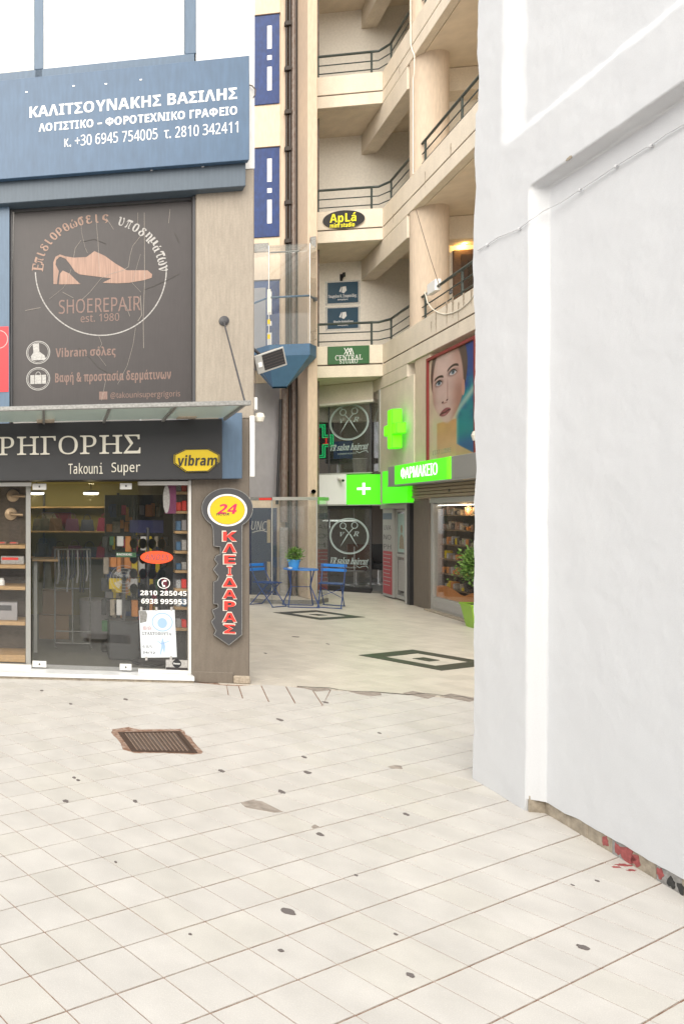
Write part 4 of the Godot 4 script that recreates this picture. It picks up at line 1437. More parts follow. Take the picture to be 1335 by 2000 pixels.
	for q in lamps:
		var p := on(fc, q[0], q[1], 0.10)
		var l := thing("wall_lamp", "lit %s wall lamp on the %s balcony wall" % [q[3], "second" if q[2] == 2 else "first"], "lamp", fc, p, "lit wall lamps on the balconies")
		if q[2] == 2:
			bx(l, "body", p + Vector3(-0.1, -0.06, -0.1), p + Vector3(0.1, 0.05, -0.02), M["charcoal"], 0.01)
			bx(l, "bulb", p + Vector3(-0.085, -0.055, -0.019), p + Vector3(0.085, 0.03, -0.012), M["warm_bulb"], 0.002)
			lamp(l, p + Vector3(0, 0.14, -0.02), Color(1.0, 0.72, 0.35), 0.15, 0.05)
			lamp(l, p + Vector3(0, -0.05, 0.06), Color(1.0, 0.75, 0.4), 0.1, 0.05)
		else:
			var cy := Sh.new()
			cy.lathe([Vector2(0.0, -0.09), Vector2(0.045, -0.09), Vector2(0.045, 0.09), Vector2(0.0, 0.09)], p, 16)
			part(l, "body", cy, M["black"])
			var bu := Sh.new()
			bu.lathe([Vector2(0.0, -0.1), Vector2(0.035, -0.0905)], p, 16)
			part(l, "bulb", bu, M["warm_bulb"])
			bx(l, "bracket", p + Vector3(-0.015, -0.015, -0.1), p + Vector3(0.015, 0.015, -0.045), M["black"])
			lamp(l, p + Vector3(0, -0.14, 0), Color(1.0, 0.78, 0.42), 0.1, 0.03)
			lamp(l, p + Vector3(0, 0.13, 0), Color(1.0, 0.78, 0.42), 0.08, 0.03)
	# flush ceiling lamp under the second level
	var lp := on(FW, 926, 352, -0.9)
	var cl := thing("ceiling_lamp", "dark linear lamp under the middle wing balcony", "lamp", FW, lp)
	bx(cl, "body", lp + Vector3(-0.5, -0.03, -0.05), lp + Vector3(0.9, 0.05, 0.05), M["charcoal"], 0.008)
	bx(cl, "diffuser", lp + Vector3(-0.48, -0.045, -0.04), lp + Vector3(0.88, -0.031, 0.04), M["ivory"], 0.004)
	# brown door and its frame on the lowest balcony
	var d := thing("balcony_door", "brown framed door on the lowest balcony of the wing", "door", fc, on(fc, 915, 600, 0.0))
	var dx0 := on(fc, 884, 500, 0.02).x
	bx(d, "frame", Vector3(dx0, 4.96, 0.001), Vector3(dx0 + 1.3, 7.03, 0.05), mat("door_frame_brown", Color(0.20, 0.12, 0.08), 0.5, "dirt", Vector3(1, 4, 1)), 0.006)
	bx(d, "leaf", Vector3(dx0 + 0.13, 4.96, 0.0505), Vector3(dx0 + 1.2, 6.93, 0.06), mat("door_brown", Color(0.07, 0.045, 0.035), 0.5))
	bx(d, "pane", Vector3(dx0 + 0.25, 5.5, 0.061), Vector3(dx0 + 1.05, 6.8, 0.066), M["salon_glass"])
	# brown drips below the joints of the lowest wing parapet, and on those above
	for q in [[872, 588, 640, 5], [884, 580, 622, 7], [895, 590, 640, 3], [851, 610, 652, 4], [905, 572, 600, 6], [920, 566, 596, 5], [842, 628, 650, 3], [830, 335, 372, 3], [880, 280, 310, 4], [780, 130, 160, 3], [768, 418, 440, 3]]:
		var top := on(FW, q[0], q[1], 0.0)
		var n := 8
		var sm := Sh.new()
		var hgt: float = (q[2] - q[1]) * 0.0085
		for i in n:
			var w0: float = q[3] * 0.006 * (1.0 - float(i) / n) * rng.randf_range(0.6, 1.2)
			var y1: float = top.y - hgt * i / n
			var y2: float = top.y - hgt * (i + 1) / n
			var sh := rng.randf_range(-0.008, 0.008)
			sm.box(Vector3(top.x - w0 + sh, y2, 0.0045), Vector3(top.x + w0 + sh, y1 - 0.0005, 0.0055))
		var o := part(b, "drip_stain", sm, M["drip"])
		o.transform = FW
	balcony_signs()

func railings(bal: Node3D, y0: float) -> void:
	var r := 0.027
	var zb := -0.11
	var m: Material = M["rail_green"]
	var top := y0 + 0.50
	var f := func(p: Vector3) -> Vector3: return FB * p
	var g := func(p: Vector3) -> Vector3: return FW * p
	# corner of the railing, set in from both parapets
	var corner := Vector3(0.10, 0, zb)
	var cw: Vector3 = FB * corner
	var bend_in: Vector3 = FB * Vector3(-0.02, 0, zb)
	var wing0: Vector3 = FW * Vector3(-1.40, 0, zb)
	var wing1: Vector3 = FW * Vector3(-0.22, 0, zb)
	var up := Vector3.UP
	for h in [[0.50, r], [0.30, 0.013], [0.12, 0.013]]:
		var s := Sh.new()
		var y: float = y0 + h[0]
		s.tube([f.call(Vector3(-1.7, y, zb)), f.call(Vector3(-0.2, y, zb)), f.call(Vector3(-0.04, y, zb)), Vector3(wing0.x, y, wing0.z).lerp(f.call(Vector3(-0.04, y, zb)), 0.25), Vector3(wing0.x, y, wing0.z), Vector3(wing1.x, y, wing1.z)], h[1], 8)
		part(bal, "top_rail" if h[0] > 0.4 else "rail", s, m)
		var s2 := Sh.new()
		s2.tube([g.call(Vector3(0.28, y, zb)), g.call(Vector3(7.0, y, zb))], h[1], 8)
		part(bal, "top_rail" if h[0] > 0.4 else "rail", s2, m)
	for x in [-1.24, -0.18]:
		var o := bx(bal, "post", Vector3(x - 0.016, y0 - 0.03, zb - 0.016), Vector3(x + 0.016, top - 0.02, zb + 0.016), m)
		o.transform = FB
	for x in [-1.36, -0.24, 0.42, 1.95, 3.5, 5.0]:
		var o := bx(bal, "post", Vector3(x - 0.018, y0 - 0.03, zb - 0.014), Vector3(x + 0.018, top - 0.02, zb + 0.014), m)
		o.transform = FW

func balcony_signs() -> void:
	# black oval sign
	var d := 0.006
	var c := on(FB, 670, 429.5, d)
	var t := thing("oval_studio_sign", "black oval studio sign with yellow letters on the middle balcony", "sign", FB, c + Vector3(0, -0.2, 0))
	var rx := on(FB, 710.5, 429, d).x - c.x
	var s := Sh.new()
	s.prism(arc(Vector2(c.x, c.y), rx, 0.19, 0, TAU * 47.0 / 48.0, 47), d, d + 0.03)
	part(t, "body", s, M["black"])
	s = Sh.new()
	ring(s, Vector2(c.x, c.y), rx * 1.01, 0.193, 0.006, d + 0.03, d + 0.034)
	part(t, "rim", s, M["charcoal"])
	pw(t, "ApLá", FB, 643.5, 418, 695, 437.5, d + 0.031, M["gold_yellow"], "Droid Sans", 700, 0.006)
	pw(t, "mini studio", FB, 644, 436.5, 692, 442.5, d + 0.031, M["gold_yellow"], "Droid Sans", 700, 0.006)
	# green sign
	t = thing("green_studio_sign", "dark green studio sign with white letters on the lowest balcony", "sign", FB, on(FB, 680, 709, d))
	pb(t, "board", FB, 640, 677, 721, 709.5, d, d + 0.025, M["plaque_green"], 0.003)
	pw(t, "CENTRAL", FB, 654.5, 694, 707, 702, d + 0.0255, M["white"], "Droid Serif", 400, 0.004)
	pw(t, "STUDIO", FB, 663, 702.5, 698, 709, d + 0.0255, M["white"], "Droid Serif", 400, 0.004)
	s = Sh.new()
	for q in [[[672, 680], [679, 692]], [[679, 680], [672, 692]], [[679, 680], [686, 692]], [[684, 680], [677, 692]], [[683, 692], [686, 680], [690, 692]]]:
		ribbon(s, flat(FB, q, d + 0.025), 0.014, d + 0.0255, d + 0.029)
	part(t, "emblem", s, M["white"])
	# two blue plaques behind acrylic on the wall above
	for k in 2:
		var v0: float = [551.0, 601.0][k]
		var dz := 0.004
		t = thing("office_plaque", ["blue office plaque with white emblem under the small lamp bracket", "blue office plaque with white emblem behind the railing top"][k], "sign", FK, on(FK, 670, v0 + 40, dz), "blue plaques on the balcony wall")
		pb(t, "acrylic_sheet", FK, 635, v0 - 1, 703, v0 + 43, dz, dz + 0.006, M["acrylic"])
		pb(t, "plate", FK, 639.5, v0 + 1.5, 699, v0 + 39, dz + 0.0065, dz + 0.012, M["plaque_blue"], 0.002)
		for q in [[637, v0 + 1.5], [701, v0 + 0.5], [637, v0 + 41], [701.5, v0 + 37]]:
			var p := on(FK, q[0], q[1], dz + 0.007)
			bx(t, "standoff", p + Vector3(-0.012, -0.012, 0), p + Vector3(0.012, 0.012, 0.015), M["steel"], 0.004)
		s = Sh.new()
		s.prism(flat(FK, [[668, v0 + 9], [675, v0 + 8], [676.5, v0 + 16], [671, v0 + 22], [667, v0 + 20]], dz + 0.012), dz + 0.0125, dz + 0.015)
		s.prism(flat(FK, [[662, v0 + 18], [666, v0 + 9], [667, v0 + 10], [665, v0 + 20]], dz + 0.012), dz + 0.0125, dz + 0.015)
		part(t, "emblem", s, M["white"])
		pw(t, "Γεωργίου Κ. Στεφανίδης" if k == 0 else "Μαρία Δασκάλου", FK, 641 if k == 0 else 651, v0 + 25, 696 if k == 0 else 689, v0 + 30.5, dz + 0.0125, M["white"], "Droid Sans", 700, 0.003)
		pw(t, "Δικηγόρος", FK, 659, v0 + 32.5, 679, v0 + 35.5, dz + 0.0125, M["white"], "Droid Sans", 700, 0.003)
	# dark bracket lamp over the plaques
	var p := on(FK, 667.5, 541, 0.05)
	t = thing("bracket_lamp", "small dark bracket lamp on the balcony wall above the blue plaques", "lamp", FK, p)
	bx(t, "back_plate", p + Vector3(-0.03, -0.08, -0.05), p + Vector3(0.03, 0.08, -0.035), M["black"], 0.004)
	s = Sh.new()
	s.tube([p + Vector3(0, -0.05, -0.035), p + Vector3(0.0, -0.03, 0.04), p + Vector3(0.02, 0.05, 0.06)], 0.014, 6)
	part(t, "arm", s, M["black"])
	s = Sh.new()
	s.lathe([Vector2(0.0, -0.04), Vector2(0.035, -0.03), Vector2(0.03, 0.06), Vector2(0, 0.07)], p + Vector3(0.02, 0.02, 0.06), 12)
	part(t, "head", s, M["black"])

# ---------------------------------------------------------------- hair salon in the corner
func scissors_logo(win: Node3D, fr: Transform3D, u: float, v: float, d: float) -> void:
	# white ring, crossed scissors, two letters and the name, on the glass
	var m: Material = M["etched"]
	var c := on(fr, u, v, d)
	var k := on(fr, u + 1, v, d).x - c.x          # metres per pixel across
	var kv := c.y - on(fr, u, v + 1, d).y
	var z0 := d + 0.0006
	var z1 := d + 0.003
	var pt := func(x: float, y: float) -> Vector2: return Vector2(c.x + x * k, c.y - y * kv)
	var s := Sh.new()
	ring(s, Vector2(c.x, c.y), 38.5 * k, 35.5 * kv, 2.0 * kv, z0, z1, 48)
	ring(s, Vector2(c.x, c.y), 35.8 * k, 32.8 * kv, 0.8 * kv, z0, z1, 48)
	for q in [-1.0, 1.0]:
		var rc: Vector2 = pt.call(-11.5 if q < 0 else 11.0, -20.0 if q < 0 else -21)
		ring(s, rc, 6.4 * k, 6.4 * kv, 1.1 * kv, z0, z1, 24)
		ribbon(s, PackedVector2Array([pt.call(8.0 * q, -15.0), pt.call(-1.5 * q, -4)]), 1.2 * kv, z0, z1)
		s.prism(PackedVector2Array([pt.call(0.5 * q, -5.5), pt.call(-4.0 * q, -3), pt.call(-17.5 * q, 22), pt.call(-8 * q, 8)]), z0, z1)
	ribbon(s, PackedVector2Array([pt.call(-13, -26), pt.call(-17, -31)]), 1.0 * kv, z0, z1)
	part(win, "logo", s, m)
	words(win, "V", Vector3(c.x - 19 * k, c.y + 7.5 * kv, z0), Vector3(c.x - 10 * k, c.y - 1 * kv, z0), m, "Droid Serif", 400, 0.002, 0.35)
	words(win, "R", Vector3(c.x + 9.5 * k, c.y + 9 * kv, z0), Vector3(c.x + 20 * k, c.y + 0 * kv, z0), m, "Droid Serif", 400, 0.002, 0.35)
	words(win, "VR salon haircut", Vector3(c.x - 37 * k, c.y - 42 * kv, z0), Vector3(c.x + 37 * k, c.y - 55 * kv, z0), m, "Droid Serif", 700, 0.002, 0.3)
	words(win, "η ομορφιά στα μαλλιά", Vector3(c.x - 22 * k, c.y - 59 * kv, z0), Vector3(c.x + 14 * k, c.y - 63.5 * kv, z0), m, "Droid Serif", 400, 0.002, 0.3)
	s = Sh.new()
	ribbon(s, PackedVector2Array([pt.call(14, 57), pt.call(20, 61), pt.call(27, 58), pt.call(34, 57), pt.call(37, 61)]), 1.0 * kv, z0, z1)
	part(win, "flourish", s, m)

func salon() -> void:
	var b := thing("hair_salon", "glazed two storey hair salon front in the corner under the balconies", "shop front", FH)
	var x0 := -2.2
	var x1 := -0.002
	# floor slabs, beam and side walls of the salon
	bx(b, "upper_floor", Vector3(x0, 1.97, -4.0), Vector3(x1 - 0.02, 2.66, -0.03), M["cream"])
	bx(b, "upper_beam", Vector3(x0, 4.27, -0.3), Vector3(0.06, 4.685, 0.16), M["cream"], 0.01)
	bx(b, "beam_edge", Vector3(x0, 4.215, -0.3), Vector3(0.08, 4.269, 0.24), M["cream_wall"], 0.006)
	bx(b, "ceiling", Vector3(x0, 4.3, -4.0), Vector3(x1, 4.38, -0.31), M["salon_room"])
	bx(b, "back_wall", Vector3(x0, 0.0, -4.1), Vector3(3.0, 4.5, -4.0), M["salon_room"])
	bx(b, "floor", Vector3(x0, 0.0, -4.0), Vector3(2.0, 0.05, -0.03), M["shop_floor"])
	bx(b, "threshold", Vector3(x0, 0.0, -0.1), Vector3(x1, 0.11, 0.05), M["black"], 0.006)
	bx(b, "door_head", Vector3(x0, 1.87, -0.08), Vector3(x1, 1.969, 0.03), M["black"], 0.006)
	# glazing
	var lx := on(FH, 642, 850).x
	for q in [[0, 0.111, 1.869, 1080.0], [1, 2.662, 4.214, 850.0]]:
		var g := bx(b, "window", Vector3(lx + 0.012, q[1], -0.02), Vector3(x1 - 0.03, q[2], -0.01), M["salon_glass"])
		bx(g, "mullion", Vector3(lx - 0.012, q[1], -0.04), Vector3(lx + 0.011, q[2], 0.01), M["charcoal"])
		bx(g, "mullion", Vector3(x1 - 0.029, q[1], -0.04), Vector3(x1, q[2], 0.01), M["charcoal"])
		bx(g, "side_light", Vector3(x0, q[1], -0.02), Vector3(lx - 0.013, q[2], -0.01), M["salon_glass"])
		scissors_logo(g, FH, 681, 824.5 if q[0] == 1 else 1047, 0.0)
	bx(b, "window_sill", Vector3(x0, 2.661, -0.05), Vector3(x1 + 0.02, 2.685, 0.06), M["aluminium"])
	# the side window that returns along the wing
	var ret := bx(b, "return_window", Vector3(-2.31, 2.69, -0.025), Vector3(on(FW, 740.5, 850).x, 4.43, -0.015), M["salon_glass"])
	ret.transform = FH.affine_inverse() * FW
	var rj := bx(b, "return_jamb", Vector3(on(FW, 739, 850).x, 2.662, -0.06), Vector3(on(FW, 741.5, 850).x, 4.43, 0.008), M["aluminium"])
	rj.transform = FH.affine_inverse() * FW
	salon_inside()
	# white and green sign band between the floors
	var t := thing("salon_white_sign", "plain white sign panel beside the green pharmacy cross box", "sign", FH, on(FH, 650, 985, 0.1))
	pb(t, "panel", FH, 610, 928, 676, 985, 0.0, 0.1, M["white"], 0.006)
	pb(t, "trim", FH, 610, 985.4, 676, 987.5, 0.0, 0.105, M["aluminium"])
	# camera under the balcony
	var c := on(FH, 666, 937, 0.17)
	t = thing("dome_camera", "small white security camera on the white sign panel", "camera", FH, c)
	bx(t, "mount", c + Vector3(-0.07, 0.02, -0.07), c + Vector3(0.0, 0.06, 0.01), M["white"], 0.008)
	var s := Sh.new()
	s.tube([c + Vector3(-0.04, 0.015, -0.02), c + Vector3(0.05, -0.02, 0.08)], 0.032, 12)
	part(t, "body", s, M["ivory"])
	s = Sh.new()
	s.tube([c + Vector3(0.052, -0.021, 0.082), c + Vector3(0.06, -0.024, 0.09)], 0.028, 12)
	part(t, "lens", s, M["black"])
	# lit cross in the salon's side window
	c = on(FH, 622, 862, -0.3)
	t = thing("led_cross", "red and green pharmacy cross display behind the upper salon window", "display", FH, c)
	bx(t, "case", c + Vector3(-0.5, -0.42, -0.06), c + Vector3(0.3, 0.42, -0.01), M["black"], 0.01)
	s = Sh.new()
	for w in [0.0, 0.045]:
		var e: float = 0.30 - w
		var f: float = 0.13 - w
		var p := PackedVector2Array()
		for q in [[-f, e + 0.08], [f, e + 0.08], [f, f], [e, f], [e, -f], [f, -f], [f, -e - 0.08], [-f, -e - 0.08], [-f, -f], [-e, -f], [-e, f], [-f, f], [-f, e + 0.08]]:
			p.append(Vector2(c.x + q[0], c.y + q[1]))
		ribbon(s, p, 0.026, c.z - 0.009, c.z)
	part(t, "green_tubes", s, M["led_green"])
	words(t, "ΕΙ", c + Vector3(-0.12, 0.085, -0.009), c + Vector3(0.22, -0.075, -0.009), M["led_red"], "Droid Sans Mono", 700, 0.006, 0.0)
	var cp := on(FH, 626, 825, -0.5)
	t = thing("orange_shelf", "orange lit shelf edge behind the lit pharmacy cross", "shelf", FH, cp)
	bx(t, "board", cp + Vector3(-0.5, -0.05, -0.1), cp + Vector3(0.25, 0.06, 0.0), M["orange_strip"], 0.004)
	bx(t, "support", cp + Vector3(-0.4, -0.9, -0.1), cp + Vector3(-0.1, -0.051, -0.02), M["ivory"], 0.004)

func salon_inside() -> void:
	# upstairs: a chair with a blue cape, a basin and a white bin behind the glass
	var p := FH * Vector3(-0.85, 2.66, -0.9)
	var t := thing("salon_chair", "salon chair under a blue cape behind the upper glass", "chair", Transform3D(FH.basis, Vector3(p.x, 0, p.z)), Vector3(0, 2.66, 0))
	var s := Sh.new()
	s.lathe([Vector2(0.2, 2.66), Vector2(0.2, 2.69), Vector2(0.03, 2.71), Vector2(0.03, 2.95)], Vector3.ZERO, 16)
	part(t, "pedestal", s, M["steel"])
	bx(t, "seat", Vector3(-0.24, 2.95, -0.24), Vector3(0.24, 3.06, 0.24), M["black"], 0.03)
	bx(t, "backrest", Vector3(-0.24, 3.06, -0.26), Vector3(0.24, 3.5, -0.17), mat("cape_blue", Color(0.03, 0.09, 0.25), 0.8), 0.03)
	p = FH * Vector3(-0.35, 2.66, -0.6)
	t = thing("white_bin", "tall white bin behind the upper salon glass", "bin", Transform3D(FH.basis, Vector3(p.x, 0, p.z)), Vector3(0, 2.66, 0))
	s = Sh.new()
	s.lathe([Vector2(0.001, 2.66), Vector2(0.12, 2.66), Vector2(0.15, 3.02), Vector2(0.14, 3.02), Vector2(0.11, 2.68), Vector2(0.001, 2.68)], Vector3.ZERO, 18)
	part(t, "body", s, M["pale_print"])
	s = Sh.new()
	s.lathe([Vector2(0.14, 3.021), Vector2(0.158, 3.021), Vector2(0.158, 3.035), Vector2(0.14, 3.035)], Vector3.ZERO, 18)
	part(t, "rim", s, M["white"])
	p = FH * Vector3(-0.5, 3.2, -1.6)
	t = thing("wall_mirror", "large framed mirror on stand inside the upper salon", "mirror", Transform3D(FH.basis, Vector3(p.x, 0, p.z)), Vector3(0, 2.66, 0))
	bx(t, "frame", Vector3(-0.45, 2.66, -0.03), Vector3(0.25, 4.1, 0.0), M["pipe_grey"], 0.01)
	bx(t, "glass", Vector3(-0.4, 2.85, 0.0005), Vector3(0.2, 4.05, 0.004), M["salon_room"])
	# downstairs: two chairs and a chrome pole
	for k in 2:
		p = FH * Vector3([-0.55, -0.2][k], 0.05, [-1.3, -1.9][k])
		t = thing("styling_chair", ["dark red styling chair behind the ground floor salon glass", "dark styling chair deeper inside the ground floor salon"][k], "chair", Transform3D(FH.basis, Vector3(p.x, 0, p.z)), Vector3(0, 0.05, 0), "styling chairs in the salon")
		s = Sh.new()
		s.lathe([Vector2(0.25, 0.05), Vector2(0.25, 0.08), Vector2(0.035, 0.1), Vector2(0.035, 0.42)], Vector3.ZERO, 16)
		part(t, "pedestal", s, M["steel"])
		var cm: Material = mat("salon_red", Color(0.10, 0.03, 0.025), 0.4) if k == 0 else M["charcoal"]
		bx(t, "seat", Vector3(-0.27, 0.42, -0.25), Vector3(0.27, 0.55, 0.27), cm, 0.04)
		bx(t, "backrest", Vector3(-0.26, 0.551, -0.29), Vector3(0.26, 1.02, -0.2), cm, 0.03)
		for sx in [-1.0, 1.0]:
			bx(t, "armrest", Vector3(sx * 0.29 - 0.025, 0.551, -0.2), Vector3(sx * 0.29 + 0.025, 0.68, 0.22), M["black"], 0.01)
	p = FH * Vector3(-0.45, 0.05, -0.55)
	t = thing("chrome_stand", "thin chrome stand behind the ground floor salon glass", "stand", Transform3D(FH.basis, Vector3(p.x, 0, p.z)), Vector3(0, 0.05, 0))
	s = Sh.new()
	s.lathe([Vector2(0.15, 0.05), Vector2(0.15, 0.065), Vector2(0.015, 0.08), Vector2(0.015, 1.0), Vector2(0.001, 1.0)], Vector3.ZERO, 14)
	part(t, "pole", s, M["steel"])
	bx(t, "tray", Vector3(-0.22, 0.42, -0.12), Vector3(0.18, 0.45, 0.12), M["pale_print"], 0.01)
	p = FH * Vector3(-0.75, 1.55, -0.5)
	t = thing("ceiling_tube_lamp", "lit linear lamp seen through the ground floor salon glass", "lamp", Transform3D(FH.basis, Vector3(p.x, 0, p.z)), Vector3(0, 1.6, 0))
	bx(t, "tube", Vector3(-0.35, 1.585, -0.02), Vector3(0.35, 1.605, 0.02), M["white_glow"], 0.004)
	bx(t, "bracket", Vector3(-0.3, 1.606, -0.02), Vector3(0.3, 1.63, 0.02), M["white"])
	for x in [-0.3, 0.3]:
		s = Sh.new()
		s.tube([Vector3(x, 1.63, 0), Vector3(x, 1.97, 0)], 0.006, 6)
		part(t, "hanger", s, M["steel"])
	lamp(t, Vector3(0, 1.5, 0), Color(0.95, 1.0, 0.95), 0.03, 0.1)

# ---------------------------------------------------------------- pharmacy
func pharmacy() -> void:
	var b := thing("pharmacy", "pharmacy front with posters, brown shutter and shop window under billboard", "shop front", FW)
	var y_sh := 2.29
	# sliding doors with posters, at the salon end
	var xa := on(FW, 743, 1100).x
	var xb := on(FW, 763, 1100).x
	var xc := on(FW, 796, 1100).x
	bx(b, "head_rail", Vector3(xa, 1.86, -0.2), Vector3(xc, 1.96, 0.01), M["aluminium"], 0.005)
	bx(b, "poster_panel", Vector3(xa + 0.03, 0.03, -0.1), Vector3(xb, 1.86, -0.03), M["aluminium"])
	bx(b, "poster_sheet", Vector3(xa + 0.06, 0.98, -0.0295), Vector3(xb - 0.03, 1.78, -0.026), M["pale_print"])
	bx(b, "poster_sheet", Vector3(xa + 0.06, 0.08, -0.0295), Vector3(xb - 0.03, 0.975, -0.026), mat("poster_red", Color(0.40, 0.04, 0.05), 0.5))
	bx(b, "poster_sheet", Vector3(xa + 0.06, 1.64, -0.0258), Vector3(xb - 0.03, 1.77, -0.024), M["plaque_blue"])
	for i in 3:
		words(b, ["UVA", "NO", "PH"][i], Vector3(xa + 0.1, 1.52 - 0.2 * i, -0.0259), Vector3(xb - 0.08, 1.42 - 0.2 * i, -0.0259), M["charcoal"], "Droid Sans", 400, 0.001)
	for i in 9:
		bx(b, "printed_line", Vector3(xa + 0.09, 0.9 - 0.08 * i, -0.0259), Vector3(xb - 0.07 - 0.04 * (i % 3), 0.915 - 0.08 * i, -0.025), M["pale_print"])
	var dm := (xb + xc) / 2.0 + 0.1
	for k in 2:
		var e0: float = [xb + 0.03, dm + 0.01][k]
		var e1: float = [dm, xc - 0.02][k]
		var door := bx(b, "sliding_door", Vector3(e0 + 0.04, 0.1, -0.11 + 0.03 * k), Vector3(e1 - 0.04, 1.80, -0.1 + 0.03 * k), M["salon_glass"])
		for q in [[e0, e0 + 0.039, 0.03, 1.85], [e1 - 0.039, e1, 0.03, 1.85], [e0 + 0.04, e1 - 0.04, 0.03, 0.1], [e0 + 0.04, e1 - 0.04, 1.8, 1.85], [e0 + 0.04, e1 - 0.04, 0.88, 0.94]]:
			bx(door, "frame", Vector3(q[0], q[2], -0.13 + 0.03 * k), Vector3(q[1], q[3], -0.08 + 0.03 * k), M["aluminium"], 0.003)
		var pic := bx(door, "door_poster", Vector3(e0 + 0.06, 0.98, -0.0995 + 0.03 * k), Vector3(e1 - 0.06, 1.76, -0.097 + 0.03 * k), mat("poster_teal", Color(0.36, 0.50, 0.48), 0.5, "patch", Vector3(3, 3, 3)))
		bx(door, "door_poster", Vector3(e0 + 0.08, 0.2 + 0.1 * k, -0.0995 + 0.03 * k), Vector3(e1 - 0.12, 0.82, -0.097 + 0.03 * k), M["pale_print"])
		var fig := Sh.new()
		var fx := (e0 + e1) / 2.0
		fig.prism(arc(Vector2(fx, 1.45), 0.06, 0.09, 0, TAU * 15 / 16, 15), -0.0965 + 0.03 * k, -0.0955 + 0.03 * k)
		fig.prism(PackedVector2Array([Vector2(fx - 0.13, 1.05), Vector2(fx + 0.13, 1.05), Vector2(fx + 0.1, 1.28), Vector2(fx, 1.36), Vector2(fx - 0.1, 1.28)]), -0.0965 + 0.03 * k, -0.0955 + 0.03 * k)
		part(door, "printed_figure", fig, M["concrete"] if k == 0 else M["lift_blue"])
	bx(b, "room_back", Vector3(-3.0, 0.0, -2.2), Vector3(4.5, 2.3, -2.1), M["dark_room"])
	bx(b, "room_floor", Vector3(-3.0, -0.05, -2.1), Vector3(4.5, 0.02, -0.16), M["shop_floor"])
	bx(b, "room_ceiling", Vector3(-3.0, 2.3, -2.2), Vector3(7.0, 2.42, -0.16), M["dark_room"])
	bx(b, "over_door_wall", Vector3(xa, 1.961, -0.25), Vector3(xc, 2.66, -0.013), M["cream"])
	# shutter guide and pier
	var xd := on(FW, 803, 1100).x
	var xe := on(FW, 834, 1100).x
	bx(b, "shutter_guide", Vector3(xc + 0.001, 0.0, -0.12), Vector3(xc + 0.05, y_sh, 0.05), M["aluminium"], 0.005)
	bx(b, "shutter_guide", Vector3(xc + 0.051, 0.0, -0.12), Vector3(xd, y_sh, 0.035), M["black"], 0.005)
	bx(b, "pier", Vector3(xd + 0.001, 0.0, -0.5), Vector3(xe, y_sh - 0.24, -0.03), M["brown_render"], 0.01)
	bx(b, "upper_pier", Vector3(on(FW, 806, 800).x + 0.001, 2.0, -0.6), Vector3(on(FW, 836, 800).x, 4.684, -0.03), M["column_tan"], 0.01)
	# rolled shutter box with slats
	for i in 4:
		bx(b, "shutter_slat", Vector3(xd + 0.002, y_sh - 0.06 * (i + 1) + 0.003, -0.1), Vector3(5.5, y_sh - 0.06 * i - 0.003, 0.02 + 0.006 * (i % 2)), M["shutter_brown"], 0.01)
	bx(b, "shutter_lock", Vector3(on(FW, 880, 955).x - 0.03, y_sh - 0.16, 0.0265), Vector3(on(FW, 880, 955).x + 0.03, y_sh - 0.11, 0.03), M["black"])
	bx(b, "window_head", Vector3(xd + 0.002, y_sh - 0.34, -0.3), Vector3(5.5, y_sh - 0.241, -0.035), M["aluminium"], 0.005)
	# shop window
	var yt := y_sh - 0.341
	bx(b, "window_post", Vector3(xe + 0.001, 0.0, -0.2), Vector3(xe + 0.09, yt, -0.05), M["aluminium"], 0.004)
	bx(b, "window_base", Vector3(xe + 0.091, 0.0, -0.2), Vector3(5.5, 0.26, -0.052), M["aluminium"], 0.006)
	bx(b, "base_grille", Vector3(xe + 0.2, 0.06, -0.0515), Vector3(5.3, 0.2, -0.046), M["pale_print"])
	var win := bx(b, "shop_pane", Vector3(xe + 0.091, 0.261, -0.1), Vector3(5.5, yt, -0.09), M["pane"])
	bx(b, "sill", Vector3(xe, -0.02, -0.2), Vector3(5.5, 0.03, 0.06), M["concrete"], 0.008)
	# orange card curving along the foot of the window
	var wave := PackedVector2Array([Vector2(xe + 0.1, 0.265), Vector2(2.6, 0.265)])
	for i in 13:
		var f := i / 12.0
		wave.append(Vector2(lerpf(2.6, xe + 0.1, f), 0.34 + 0.14 * absf(cos(f * PI * 1.1 + 0.3)) + 0.04 * (1.0 - f)))
	var ws := Sh.new()
	ws.prism(wave, -0.115, -0.108)
	part(b, "orange_card", ws, M["orange_strip"])
	shop_window_goods(xe)
	# billboard with a printed face
	billboard()
	# signs
	pharmacy_signs()

